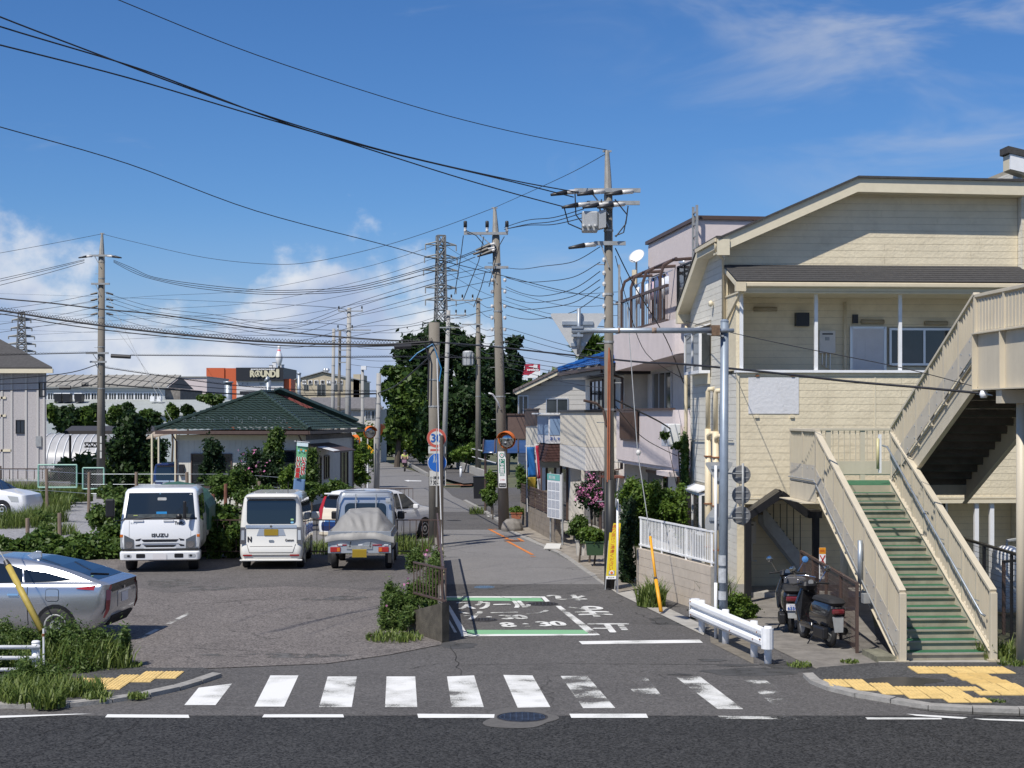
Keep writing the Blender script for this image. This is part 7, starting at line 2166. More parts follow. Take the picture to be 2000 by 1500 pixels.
for a,b_ in((C0,T0),(C1,T0),(C2,T1),(C3,T1),(T0,T1)):
 a,b_=Vector(a),Vector(b_);n=int((b_-a).length/.3)
 for i in range(n):
  p,q=a.lerp(b_,i/n),a.lerp(b_,(i+1.1)/n)
  s=MB();s.tube([p+Vector((0,0,.06)),q+Vector((0,0,.05))],.10,7,.085);s.build('ridge_tile',m_gt,bg_)
  s=MB();s.lathe([(.014,.0),(.008,.014)],p+Vector((0,0,.165)),6);s.build('ridge_nail','chrome',bg_)
for i in range(17):
 s=MB();u=-.0+i*.30
 zz=EZ+.28+(.10 if i%2 else 0);yy=-.45+(zz-EZ)*3.75/1.56
 s.tube([(u,yy-.05,zz+.03),(u,yy-.06,zz+.13),(u+.06,yy,zz+.16),(u+.12,yy-.06,zz+.13),(u+.12,yy-.05,zz+.03)],.006,5);s.build('snow_guard','galv',bg_)
MB().box((-.35,-.5,EZ-.16),(6.1,-.43,EZ-.02)).build('gutter','brown_metal',bg_)
MB().box((6.07,-.5,EZ-.16),(6.14,8.9,EZ-.02)).build('gutter','brown_metal',bg_)
MB().box((-.3,-.4,EZ-.10),(6.05,8.8,EZ-.05)).build('soffit','brown_metal',bg_)
MB().box((.28,.26,2.95),(5.73,.30,3.16)).build('frieze',m_trim,bg_)
p_=lambda x,y,d:at(x,y,d)
MB().prism([p_(534,770,67.6),p_(545,767,67.6),p_(612,797,67.6),p_(582,797,67.6)],(0,.1,0)).build('gablet',mat('gable_red',(.22,.055,.045),.7),bg_,world=True)
MB().prism([p_(533,764,67.3),p_(546,760,67.3),p_(700,823,69.2),p_(690,826,69.2)],(.0,.35,.10)).build('gablet_roof',m_gt,bg_,world=True)
for xa,xb,z0,z1 in((.95,2.6,1.05,2.35),(4.2,5.3,1.0,2.5)):
 wpane(bg_,(xa,.272,z0),(xb-xa,0,0),(0,0,z1-z0),2,'brown_metal','glass_dark')
for ya,yb,z0,z1 in((1.4,2.6,.7,2.2),(3.2,3.9,1.3,2.2),(6.0,7.2,.6,2.3)):
 wpane(bg_,(5.727,ya,z0),(0,yb-ya,0),(0,0,z1-z0),2,'brown_metal','glass_dark')
MB().prism([(5.73,.5,2.75),(6.9,.5,2.45),(6.9,4.0,2.45),(5.73,4.0,2.75)],(0,0,.05)).build('awning','brown_metal',bg_)
MB().prism([(6.2,.48,2.67),(6.85,.48,2.5),(6.85,1.5,2.5),(6.2,1.5,2.67)],(0,0,.02)).build('awning_panel','white_paint',bg_)
for x,y in((.3,.2),(5.6,.2),(5.8,8.0)):
 s=MB();s.tube([(x,y-.6,EZ-.12),(x,y,2.9),(x,y,0)],.035,6);s.build('rain_pipe','brown_metal',bg_)
MB().box((.42,.14,1.5),(.62,.27,1.95)).build('meter_box','black_metal',bg_)
MB().box((.42,-.1,.1),(.85,.2,.5)).build('gas_box','black_metal',bg_)
cpt=thing('carport','tan roofed carport beside the bungalow sheltering the blue car','carport',at(318,945,67))
MB().prism([at(286,858,65),at(347,845,65),at(345,838,70),at(300,846,70)],(0,0,.06)).build('roof',mat('carport_tan',(.36,.29,.22),.7),cpt,world=True)
for px,d in((297,65),(343,65),(310,71)):
 s=MB();s.tube([(at(px,0,d).x,d,gz(d)),(at(px,850,d).x,d,at(0,848,d).z)],.05,6);s.build('post',m_trim,cpt,world=True)
sc_=thing('steel_shelter','long dark steel roofed shelter behind the left pole','shelter',at(220,900,92))
MB().prism([at(126,848,90),at(330,848,90),at(330,838,98),at(140,838,98)],(0,0,.2)).build('roof',mat('shelter_dark',(.045,.04,.04),.7),sc_,world=True)
for px in(137,206,290):
 s=MB();s.tube([(at(px,0,90.5).x,90.5,gz(90)),at(px,850,90.5)],.07,6);s.build('post','brown_metal',sc_,world=True)
s=MB()
for i in range(9):
 a,b_,c=at(165+i*10,865,91),at(170+i*10,873,91),at(175+i*10,865,91)
 s.tube([a,b_],.03,4);s.tube([b_,c],.03,4)
s.tube([at(165,865,91),at(255,865,91)],.04,4);s.tube([at(165,873,91),at(255,873,91)],.04,4)
s.build('truss','brown_metal',sc_,world=True)
gn_=thing('greenhouse','arched white plastic greenhouse by the grey house','greenhouse',at(130,895,112))
m_pl=mat('plastic_film',(.62,.62,.64),.35,trans=.4,var=.08,vscale=2)
gx0,gx1,gzb=at(60,0,112).x,at(185,0,112).x,gz(112)
rows=[[(x,115-3.2*math.cos(PI*k/12),gzb+.4+2.7*math.sin(PI*k/12))for k in range(13)]for x in(gx0,gx1)]
s=MB();s.grid(rows);s.build('film',m_pl,gn_,world=True,smooth=True)
for i in range(9):
 x=gx0+(gx1-gx0)*i/8
 s=MB();s.tube([(x,115-3.25*math.cos(PI*k/12),gzb+.4+2.75*math.sin(PI*k/12))for k in range(13)],.035,5);s.build('hoop','white_paint',gn_,world=True)
 # ================================================================ right hand side of the street
ST=math.atan(.13)
OS=(4.3,39.0,0)
pb=thing('pink_building','pink three storey building with terrace behind the cream house','building',OS,ST)
m_pk=mat('stucco_pink',(.64,.565,.55),.85,var=.06,vscale=2,bump=.3,bscale=20,dirt=.12)
m_pk2=mat('siding_pink',(.64,.565,.545),.7,var=.04)
m_vs=mat('siding_offwhite',(.66,.635,.59),.75,var=.06,vscale=2,dirt=.15)
m_brn='brown_metal'
def B(par,nm,m,a,b_,**k):
 return MB().box(a,b_).build(nm,m,par,**k)
B(pb,'core',m_vs,(1.0,.0,0),(7,8.5,6.0))
for i in range(20):
 B(pb,'siding_panel',m_vs,(.97,.05+i*.42,0),(.995,.05+i*.42+.41,2.6))
rows=[]
for k in range(9):
 a=PI/2*k/8
 rows.append([(1.0-1.0*math.sin(a),.9-.9*math.cos(a),z)for z in(2.6,4.1)])
s=MB();s.grid(rows+[[(0,8.4,2.6),(0,8.4,4.1)],[(1,8.4,2.6),(1,8.4,4.1)]]);o=s.build('balcony_parapet',m_pk,pb);md=o.modifiers.new('t','SOLIDIFY');md.thickness=.12
B(pb,'balcony_slab',m_pk,(.05,.5,2.5),(1.0,8.4,2.62))
B(pb,'balcony_cap',m_brn,(-.09,.9,4.1),(.06,8.4,4.15))
B(pb,'grille_frame',m_brn,(-.10,5.0,3.2),(-.065,7.3,4.08))
B(pb,'grille_back','glass_dark',(-.115,5.1,3.28),(-.101,7.2,4.02))
for i in range(16):
 B(pb,'grille_bar',m_brn,(-.14,5.1+i*.14,3.26),(-.116,5.13+i*.14,4.03))
wpane(pb,(.995,7.6,4.15),(0,-2.4,0),(0,0,1.05),3,'alu','glass_win')
wpane(pb,(.995,3.6,4.15),(0,-1.8,0),(0,0,1.05),2,'alu','glass_win')
rows=[]
for k in range(9):
 a=PI/2*k/8
 rows.append([(1.2-1.3*math.sin(a),.6-.9*math.cos(a),z)for z in(5.5+.1*math.cos(a),6.42)])
s=MB();s.grid(rows+[[(-.1,8.4,5.3),(-.1,8.4,6.42)],[(1,8.4,5.3),(1,8.4,6.42)]]);o=s.build('terrace_parapet',m_pk,pb);md=o.modifiers.new('t','SOLIDIFY');md.thickness=.12
MB().prism([(-.05,.4,5.5),(1.0,.4,5.5),(1.0,8.4,5.3),(-.05,8.4,5.3)],(0,0,.08)).build('terrace_slab',m_pk,pb)
B(pb,'terrace_rail',m_brn,(-.03,1.6,7.36),(.05,8.4,7.43));B(pb,'terrace_rail',m_brn,(-.03,1.6,6.46),(.05,8.4,6.5))
for i in range(30):
 B(pb,'rail_bar',m_brn,(.004,1.62+i*.228,6.5),(.018,1.64+i*.228,7.36))
for y in(2.4,4.6,6.2,7.6):
 s=MB();s.tube([(.0,y,6.4),(.0,y,7.7),(.1,y,8.0),(.35,y,8.15),(.95,y,8.2)],.045,6);s.build('pergola_pipe',m_brn,pb)
s=MB();s.tube([(.35,2.0,8.15),(.35,8.2,8.15)],.04,6);s.build('pergola_pipe',m_brn,pb)
B(pb,'penthouse',m_pk2,(.97,2.02,6.0),(6.5,8.2,9.2))
for i in range(24):
 B(pb,'rib_panel',m_pk2,(.95,2.02+i*.257,6.0),(.968,2.02+i*.257+.25,9.15))
for i in range(4):
 B(pb,'rib_panel',m_pk2,(1.0+i*1.4,2.0,6.0),(2.39+i*1.4,2.018,9.15))
B(pb,'roof_cap',m_brn,(.88,1.93,9.2),(6.6,8.3,9.3))
for y in(4.2,7.4):
 wpane(pb,(.948,y,6.8),(0,-1.5,0),(0,0,1.3),2,'black_metal','glass_win')
s=MB();s.lathe([(.02,-.1),(.10,.0),(.13,.05),(.09,.12)],(.9,3.6,8.2),10,axis='x');s.build('vent_hood','alu',pb,smooth=True)
for y in(1.75,2.15):
 B(pb,'ladder_stile','galv_dull',(.82,y-.03,6.5),(.88,y+.03,9.55))
for i in range(9):
 B(pb,'ladder_rung','galv_dull',(.83,1.78,6.8+i*.32),(.87,2.12,6.83+i*.32))
for y0,y1,z1 in((.6,1.5,2.3),(2.0,4.4,2.25),(5.6,8.2,2.2)):
 B(pb,'dark_opening','glass_dark',(.93,y0,.3),(.969,y1,z1));B(pb,'door_head',m_brn,(.90,y0-.1,z1),(.97,y1+.1,z1+.08))
for y in(1.2,5.0):
 s=MB();s.tube([(.95,y,2.45),(.7,y,2.4),(.62,y,2.28)],.05,6);s.build('spot_lamp','black_metal',pb)
dd=thing('satellite_dish','white satellite dish on a pole above the terrace rail','dish',at(1243,560,47))
s=MB();s.tube([at(1243,640,47),at(1243,505,47)],.03,6);s.build('mast','galv_dull',dd,world=True)
s=MB();s.lathe([(.01,.06),(.15,.045),(.25,.01),(.26,.0),(.15,.03),(.01,.045)],(0,0,0),20,axis='y');o=s.build('reflector','white_paint',dd,smooth=True);o.location=at(1243,500,46.9)-at(1243,560,47);o.rotation_euler=(R(-35),0,R(-35));o.scale=(1,1,1)
s=MB();s.tube([at(1243,512,46.9),at(1232,508,46.6)],.015,5);s.build('feed_arm','galv_dull',dd,world=True)
s=MB();s.box(tuple(at(1235,555,46.9)),tuple(at(1242,528,47.1)));s.build('antenna_panel',m_trim,dd,world=True)
ld=random.Random(3)
for i,(c,nm)in enumerate((((.62,.66,.74),'pale blue'),((.72,.72,.73),'white'),((.10,.13,.24),'navy'),((.60,.45,.52),'faded pink'),((.68,.70,.74),'grey white'),((.20,.30,.55),'bright blue'),((.74,.73,.70),'cream'))):
 y=2.9+i*.62
 t=thing('laundry',nm+' garment hung to dry on the pink building terrace','laundry',tuple(Matrix.LocRotScale(OS,Euler((0,0,ST)),None)@Vector((.30,y,7.75))),ST)
 rows=[[(.02*math.sin(k*2+i),-.2+.4*k/6,-v*(.5+.08*(i%3)))for k in range(7)]for v in(0,.5,1)]
 s=MB();s.grid(rows);o=s.build('cloth',mat('cloth%d'%i,c,.9),t,smooth=True);md=o.modifiers.new('t','SOLIDIFY');md.thickness=.012
 s=MB();s.tube([(0,-.2,.0),(0,0,.10),(0,.2,.0)],.008,4);s.build('hanger','blue_ink',t)
s=MB();s.tube([(.30,2.2,7.86),(.30,7.8,7.86)],.015,5);s.build('drying_pole','alu',pb)
ac=thing('air_conditioner','white outdoor air conditioner unit on the pink balcony ledge','air conditioner',at(1312,872,39.2),ST)
s=MB();s.box((-.18,-.4,0),(.14,.4,.58));s.build('casing','white_paint',ac,bev=.02)
s=MB();s.lathe([(.21,-.01),(.21,.0)],(-.19,-.08,.29),18,axis='x');s.build('fan_grille','galv_dull',ac)
B(pb,'ac_ledge',m_pk,(-.35,.0,2.4),(.8,1.3,2.52))
sh=thing('shop_house','white walled shop house with a bright blue tile roof','house',OS,ST)
m_bt=mat('tile_blue',(.012,.075,.26),.22,coat=.4,var=.25,vscale=6)
m_wc=mat('wall_cream',(.66,.61,.51),.8,var=.06,dirt=.15)
B(sh,'core',m_vs,(.35,8.7,0),(6,15.6,5.5));B(sh,'near_wall',m_wc,(.3,8.66,2.5),(6,8.69,5.5))
E=[(-.5,8.0,5.5),(6.6,8.0,5.5),(6.6,16.3,5.5),(-.5,16.3,5.5)];T=[(3,11.2,6.75),(3,13.2,6.75)]
tiled(E[0],E[1],T[0],T[0],9,.3,sh,m_bt);tiled(E[3],E[0],T[1],T[0],9,.3,sh,m_bt);tiled(E[1],E[2],T[0],T[1],6,.3,sh,m_bt);tiled(E[2],E[3],T[1],T[1],6,.3,sh,m_bt)
for a,b_ in((E[0],T[0]),(E[3],T[1]),(T[0],T[1]),(E[1],T[0])):
 a,b_=Vector(a),Vector(b_);n=int((b_-a).length/.35)
 for i in range(n):
  s=MB();s.tube([a.lerp(b_,i/n)+Vector((0,0,.08)),a.lerp(b_,(i+1.1)/n)+Vector((0,0,.07))],.13,7,.11);s.build('ridge_tile',m_bt,sh)
B(sh,'eave','black_metal',(-.45,8.05,5.22),(6.5,16.2,5.48));B(sh,'gutter',m_brn,(-.58,8.0,5.36),(-.46,16.3,5.46))
for i in range(16):
 B(sh,'siding_panel',m_vs,(.32,8.72+i*.43,.0),(.348,8.72+i*.43+.42,5.2))
B(sh,'balcony_front',m_wc,(-.75,9.6,2.95),(.3,14.6,4.05));B(sh,'balcony_cap','black_metal',(-.8,9.55,4.05),(.3,14.65,4.12))
for i in range(9):
 B(sh,'siding_panel',m_vs,(-.76,9.6+i*.556,2.2),(.3,9.6+i*.556+.545,2.94))
 B(sh,'siding_panel',m_vs,(-.75+i*.115,9.585,2.2),(-.75+i*.115+.11,9.599,2.94))
wpane(sh,(.318,14.4,4.15),(0,-2.2,0),(0,0,.95),3,m_brn,'glass_dark');wpane(sh,(.318,11.4,4.15),(0,-1.2,0),(0,0,.9),2,m_brn,'glass_dark')
s=MB();s.tube([(-.5,8.4,5.3),(.2,8.5,5.1),(.2,8.6,2.3),(-.3,9.4,2.15),(-.3,9.45,.2)],.05,6);s.build('rain_pipe',m_brn,sh)
B(sh,'door_canopy',mat('canopy_red',(.20,.07,.05),.6),(-.3,8.7,2.0),(.32,9.5,2.06))
for y0,y1 in((10.2,11.8),(12.8,14.2)):
 B(sh,'shop_door','glass_dark',(.28,y0,.2),(.319,y1,2.1));B(sh,'door_frame',m_brn,(.26,y0-.08,.2),(.32,y0,2.15));B(sh,'door_frame',m_brn,(.26,y1,.2),(.32,y1+.08,2.15));B(sh,'door_frame',m_brn,(.26,y0+.7,.2),(.30,y0+.78,2.1))
B(sh,'wing_core',m_vs,(-.2,15.7,0),(5,22.5,4.0))
B(sh,'sign_box',m_pw,(-1.05,15.3,2.95),(-.2,18.0,3.95));B(sh,'sign_glass',mat('sign_sky',(.22,.32,.48),.4),(-1.06,15.4,3.25),(-1.052,17.9,3.9));B(sh,'sign_near_face',mat('sign_sky',(.22,.32,.48),.4),(-1.0,15.285,3.25),(-.25,15.298,3.9))
text('おしゃれ工房',(-1.0,15.28,3.06),(.75,0,0),(0,0,.14),'blue_ink',sh,bold=.004)
B(sh,'sign_awning','white_paint',(-1.25,15.2,3.98),(-.2,18.1,4.03))
for i in range(6):
 z=2.9-i*.1
 MB().prism([(-1.05-i*.03,15.3,z),(-.2,15.3,z+.02),(-.2,18.0,z+.02),(-1.05-i*.03,18.0,z)],(0,0,-.085)).build('canopy_course',mat('shingle_brown',(.085,.04,.035),.8,var=.2),sh)
B(sh,'upper_wall',m_wc,(-.95,18.2,2.15),(-.2,21.8,3.5));B(sh,'upper_wall_side',m_wc,(-.95,18.1,2.0),(-.2,18.19,3.5))
nb=thing('shop_notice','small white notice with blue writing on the cream shop wall','sign',tuple(Matrix.LocRotScale(OS,Euler((0,0,ST)),None)@Vector((-.75,18.07,2.35))),ST)
s=MB();s.box((-.1,-.03,0),(.45,.0,.68));s.build('board','white_ink',nb)
text('コ外科',(-.06,-.032,.40),(.46,0,0),(0,0,.2),'blue_ink',nb,bold=.01);text('この奥',(-.02,-.032,.12),(.36,0,0),(0,0,.1),'red_ink',nb)
for i in range(14):
 B(sh,'rail_slat',m_brn,(-1.0,18.2+i*.26,3.55),(-.96,18.2+i*.26+.2,4.15))
B(sh,'balcony_rail',m_brn,(-1.03,18.1,4.15),(-.93,21.8,4.2))
for y0,y1 in((16.2,17.5),(19.0,21.0)):
 B(sh,'shop_door','glass_dark',(-.24,y0,.2),(-.205,y1,2.0));B(sh,'door_frame',m_brn,(-.28,y0-.1,.2),(-.21,y0,2.1));B(sh,'door_frame',m_brn,(-.28,y1,.2),(-.21,y1+.1,2.1))
B(sh,'step','concrete',(-1.1,9.2,0),(.3,15.5,.18))
B(sh,'ac_box','galv_dull',(-.35,9.9,.9),(.2,10.5,1.3))
D=74.0
rh=thing('gabled_house','cream house with brown grey roof and a dark balcony beyond the shop','house',at(1060,920,D))
MB().prism([at(1012,940,D),at(1150,940,D),at(1150,726,D),at(1110,726,D),at(1012,769,D)],(0,8,0)).build('wall',m_core,rh,world=True)
for i in range(22):
 y1,y0=769-(i-11)*4.2,0
 z1,z0=at(0,726+i*9.2,D).z,at(0,726+(i+.94)*9.2,D).z
 yy=726+i*9.2+5;xl=1012 if yy>769 else 1012+(769-yy)*2.28
 MB().box((at(xl,0,D).x,D-.03,z0),(at(1150,0,D).x,D-.002,z1)).build('siding_board',mat('siding_pale',(.52,.50,.46),.8,var=.05),rh,world=True)
MB().prism([at(1002,766,D-.6),at(1104,717,D-.6),at(1104,717,D-.6)+Vector((.6,9,0)),at(1002,766,D-.6)+Vector((0,9,0))],(0,0,.12)).build('roof',mat('roof_browngrey',(.16,.135,.13),.8,var=.2,vscale=4),rh,world=True)
MB().prism([at(1104,717,D-.6),at(1170,745,D-.6),at(1170,745,D-.6)+Vector((0,9,0)),at(1104,717,D-.6)+Vector((0,9,0))],(0,0,.12)).build('roof','roof_browngrey',rh,world=True)
MB().prism([at(1003,767,D-.55),at(1104,718.5,D-.55),at(1104,725,D-.55),at(1008,771,D-.55)],(0,.1,0)).build('barge_board',m_trim,rh,world=True)
for xa,xb,ya,yb in((1014,1030,812,774),(1068,1108,815,780)):
 a,b_=at(xa,ya,D),at(xb,yb,D)
 wpane(rh,Vector((a.x,D-.03,a.z))-wmat(rh).translation,(b_.x-a.x,0,0),(0,0,b_.z-a.z),2,'alu','glass_win')
a,b_=at(992,856,D),at(1034,811,D)
MB().box((a.x,D-1.2,a.z),(b_.x,D-.05,b_.z)).build('balcony',mat('balcony_brown',(.13,.085,.07),.8,var=.1),rh,world=True)
MB().box((a.x-.05,D-1.25,b_.z),(b_.x+.05,D-.0,b_.z+.08)).build('balcony_cap',m_brn,rh,world=True)
cb_=thing('arched_carport','carport with a curved translucent blue roof beside the shop','carport',at(1000,960,63))
m_bp=mat('poly_blue',(.03,.075,.20),.25,trans=.15)
x0,x1=at(944,0,63).x,1.2
rows=[[(x,62+3.5*k/8,2.15+.75*math.sin(PI*(.12+.62*k/8)))for k in range(9)]for x in np.linspace(x0,x1,6)]
s=MB();s.grid([[Vector(p)for p in r_]for r_ in rows]);o=s.build('roof',m_bp,cb_,world=True,smooth=True);md=o.modifiers.new('t','SOLIDIFY');md.thickness=.03
for r_ in rows:
 s=MB();s.tube([Vector(p)+Vector((0,0,.03))for p in r_],.03,5);s.build('rib','brown_metal',cb_,world=True)
for x in(x0+.1,x0+.9,x0+1.9,x1):
 s=MB();s.tube([(x,62.2,-.05),(x,62.2,2.5)],.05,6);s.build('post','brown_metal',cb_,world=True)
m_blk2=mat('block_beige',(.50,.435,.36),.9,var=.08,vscale=5,bump=.25,dirt=.15)
W0,W1=Vector((2.84,35.0,0)),Vector((3.96,30.7,0))
bwl=thing('garden_wall','beige concrete block wall with white picket rail left of the cream house','wall',W0)
dv=(W1-W0).normalized();nv=Vector((dv.y,-dv.x,0));Lw=(W1-W0).length
def blockrow(par,o,d,n_,L,rows_,bl,bh,th,m,z0=0.0,top=None):
 for r_ in range(rows_):
  x=-(bl/2 if r_%2 else 0)
  while x<L-.02:
   a,b_=max(x,0)+.004,min(x+bl,L)-.004
   if b_-a>.05:
    zt_=z0+(r_+1)*bh-.006
    k=random.uniform(-.003,.003)
    MB().prism([o+d*a+n_*k+Vector((0,0,z0+r_*bh)),o+d*b_+n_*k+Vector((0,0,z0+r_*bh)),o+d*b_+n_*k+Vector((0,0,zt_)),o+d*a+n_*k+Vector((0,0,zt_))],n_*th).build('concrete_block',m,par,world=True)
   x+=bl
nin=Vector((-dv.y,dv.x,0))
blockrow(bwl,W0,dv,nin,Lw,5,.6,.19,.15,m_blk2)
MB().prism([W0+Vector((0,0,0))+nin*.02,W1+nin*.02,W1+nin*.02+Vector((0,0,.94)),W0+nin*.02+Vector((0,0,.94))],nin*.10).build('mortar_core','concrete',bwl,world=True)
for z,r_ in((1.02,.02),(1.64,.024)):
 s=MB();s.beam(W0+nin*.07+Vector((0,0,z)),W1+nin*.07+Vector((0,0,z)),.04,.035);s.build('fence_rail','white_paint',bwl,world=True)
s=MB();s.box((-.009,-.009,0),(.009,.009,.60));pk=s.build('picket','white_paint',bwl)
for i in range(48):
 c=W0.lerp(W1,(i+.5)/48)+nin*.07+Vector((0,0,1.03))-W0
 (setattr(pk,'location',c)if i==0 else dup(pk,bwl,c))
for k in(.02,.33,.66,.98):
 c=W0.lerp(W1,k)+nin*.07
 MB().box((c.x-.02,c.y-.02,.92),(c.x+.02,c.y+.02,1.64)).build('fence_post','white_paint',bwl,world=True)
V0,V1=Vector((.30,56.0,0)),Vector((1.36,47.4,0))
b2w=thing('block_wall','weathered brown block wall with dark screens up the street','wall',V0)
d2=(V1-V0).normalized();n2=Vector((-d2.y,d2.x,0))
blockrow(b2w,V0,d2,n2,(V1-V0).length,4,.4,.2,.15,mat('block_brown',(.24,.205,.165),.95,var=.2,vscale=4,bump=.4,dirt=.5))
blockrow(b2w,V0,n2,d2,1.2,6,.4,.2,.15,'block_brown')
for i in range(4):
 a=V0+d2*(.3+i*1.9)+Vector((0,0,.85));b_=a+d2*1.7
 s=MB();s.beam(a+Vector((0,0,.6)),b_+Vector((0,0,.6)),.05,.05);s.beam(a,b_,.05,.05);s.build('screen_frame',m_brn,b2w,world=True)
 for k in range(5):
  s=MB();s.beam(a+Vector((0,0,.08+k*.11)),b_+Vector((0,0,.08+k*.11)),.02,.09);s.build('screen_slat',m_brn,b2w,world=True)
nbd=thing('community_board','white panelled notice board with green header standing by the shop','notice board',at(1078,1020,47))
O=at(1069,1010,47.5);Uv=Vector((.36,-1.0,0));Vv=Vector((0,0,1.35))
MB().prism([O,O+Uv,O+Uv+Vv,O+Vv],(.06,.02,0)).build('board','white_paint',nbd,world=True)
f=Vector((-.006,-.004,0))
MB().prism([O+Vv*.86+f,O+Uv+Vv*.86+f,O+Uv+Vv+f,O+Vv+f],f*-.5).build('header',mat('header_green',(.14,.42,.38),.5),nbd,world=True)
text('掲示板',O+Uv*.15+Vv*.885+f*1.6,Uv*.5,Vv*.08,'white_ink',nbd,world=True)
for r_ in range(4):
 for c_ in range(3):
  p=O+Uv*(.06+c_*.31)+Vv*(.03+r_*.205)+f
  MB().prism([p,p+Uv*.27,p+Uv*.27+Vv*.17,p+Vv*.17],f*-.5).build('poster',mat('poster_grey',(.42,.44,.48),.7,var=.3,vscale=30),nbd,world=True)
for k in(.03,.97):
 p=O+Uv*k+Vector((.09,.03,0))
 s=MB();s.tube([(p.x,p.y,0),(p.x,p.y,2.2)],.03,6);s.build('leg','galv_dull',nbd,world=True)
def banner(label,o,u,v,m1,m2,pole_p,txt=None,wav=.05):
 t=thing('nobori_banner',label,'banner',pole_p)
 o,u,v=Vector(o),Vector(u),Vector(v)
 n_=u.cross(v).normalized()
 pt=lambda a,b_:o+u*(a+.12*math.sin(b_*5)*(1-b_)*(wav>.06))+v*b_+n_*wav*math.sin(a*4+b_*7)
 cut=.28
 for z0,z1,m_,nm in((0,cut,m2,'lower_cloth'),(cut,1,m1,'cloth')):
  rows=[[pt(a/6,z0+(z1-z0)*k/10)for a in range(7)]for k in range(11)]
  s=MB();s.grid(rows);q=s.build(nm,m_,t,world=True,smooth=True);md=q.modifiers.new('t','SOLIDIFY');md.thickness=.006
 s=MB();s.tube([pole_p,o+v*1.05-u*.06],.014,6);s.build('pole','black_metal' if txt else 'white_paint',t,world=True)
 s=MB();s.tube([o+v*1.02-u*.25,o+v*1.02+u*1.1],.010,5);s.build('crossbar','white_paint',t,world=True)
 return t
D=50.0
t=banner('green banner with red vertical writing and a blue fish by the parked cars',at(572,962,D),at(594,964,D)-at(572,962,D),at(580,864,D)-at(572,962,D),mat('banner_green',(.20,.50,.28),.8,trans=.25),mat('banner_blue',(.16,.28,.48),.8,trans=.25),at(571,1040,D),True,.015)
O,Uv,Vv=at(572,962,D-.06),at(594,964,D)-at(572,962,D),at(580,864,D)-at(572,962,D)
for st,u0,v0,v1 in(('いい部屋',.10,.30,.72),('いっぱい',.56,.36,.72)):
 vtext(st,O+Uv*u0+Vv*v0,Uv*.34,Vv*(v1-v0),'white_ink',t,world=True,bold=.030)
 vtext(st,O+Uv*u0+Vv*v0+Vector((0,-.012,0)),Uv*.34,Vv*(v1-v0),'red_ink',t,world=True,bold=.008)
MB().prism([O+Vv*.93,O+Uv+Vv*.93,O+Uv+Vv,O+Vv],(0,.01,0)).build('header_strip',mat('strip_pale',(.6,.72,.75),.7),t,world=True)
for a,b_,m_ in((.2,.84,'sticker_blue'),(.42,.86,'orange'),(.62,.84,'sticker_blue'),(.85,.85,'orange')):
 s=MB();s.lathe([(.03,-.003),(.03,.003)],O+Uv*a+Vv*b_,8,axis='y');s.build('pennant',m_,t,world=True)
D=53.5
banner('blue and gold banner twisting in front of the shop',at(1031,955,D),at(1046,955,D)-at(1031,955,D),at(1029,873,D)-at(1031,955,D),mat('banner_azure',(.02,.16,.46),.8,trans=.2),mat('banner_gold',(.42,.30,.04),.8,trans=.2),at(1030,1000,D),None,.10)
banner('red and white banner hanging by the shop door',at(1050,960,D-1),at(1056,960,D)-at(1050,960,D),at(1046,872,D)-at(1050,960,D),mat('banner_red',(.52,.03,.07),.8,trans=.2),mat('banner_white',(.68,.66,.70),.8,trans=.2),at(1056,1005,D-1),None,.08)
def mesh_fence(label,p0,p1,h,m,posts,name='mesh_fence',step=.1,sm=True):
 p0,p1=Vector(p0),Vector(p1)
 t=thing(name,label,'fence',p0)
 L=(p1-p0).length
 s=MB()
 for k in range(int(h/step)+1):
  s.tube([p0+Vector((0,0,.05+k*step)),p1+Vector((0,0,.05+k*step))],.0035,4)
 for k in range(int(L/(step*.6))+1):
  q=p0.lerp(p1,k*step*.6/L);s.tube([q+Vector((0,0,.05)),q+Vector((0,0,h))],.003,4)
 s.build('wire_mesh',m,t,world=True,kind='stuff')
 for k in range(posts):
  q=p0.lerp(p1,k/(posts-1));s=MB();s.box((q.x-.025,q.y-.025,q.z),(q.x+.025,q.y+.025,q.z+h+.04));s.build('post',m,t,world=True)
 s=MB();s.beam(p0+Vector((0,0,h+.02)),p1+Vector((0,0,h+.02)),.05,.04);s.build('top_rail',m,t,world=True)
 return t
mesh_fence('brown mesh fence between the scooters and the stair',(5.95,31.6,0),(5.75,25.6,0),1.15,'brown_metal',5)
mesh_fence('black mesh fence to the right of the stair',(8.6,29.5,0),(8.5,24.6,0),1.6,'black_metal',4)
mesh_fence('low brown rail fence behind the right hand stair railing',(8.9,27.8,0),(9.5,28.2,0),1.3,'brown_metal',2)
bd=thing('warning_notice','white notice with a red cross fixed on the brown fence','sign',at(1606,1130,29.5))
O=at(1600,1131,29.3);Uv,Vv=Vector((.125,0,0)),Vector((0,0,.60))
MB().prism([O,O+Uv,O+Uv+Vv,O+Vv],(0,.01,0)).build('board','white_ink',bd,world=True)
MB().prism([O+Vv*.8+Vector((0,-.003,0)),O+Uv+Vv*.8+Vector((0,-.003,0)),O+Uv+Vv+Vector((0,-.003,0)),O+Vv+Vector((0,-.003,0))],(0,.002,0)).build('header',mat('head_or',(.72,.30,.02),.5),bd,world=True)
text('駐車禁止',O+Uv*.06+Vv*.85+Vector((0,-.006,0)),Uv*.88,Vv*.09,'red_ink',bd,world=True)
for a,b_ in(((.12,.46),(.88,.76)),((.12,.76),(.88,.46))):
 s=MB();s.beam(O+Uv*a[0]+Vv*a[1]+Vector((0,-.006,0)),O+Uv*b_[0]+Vv*b_[1]+Vector((0,-.006,0)),.018,.004,(0,1,0));s.build('red_cross','red_ink',bd,world=True)
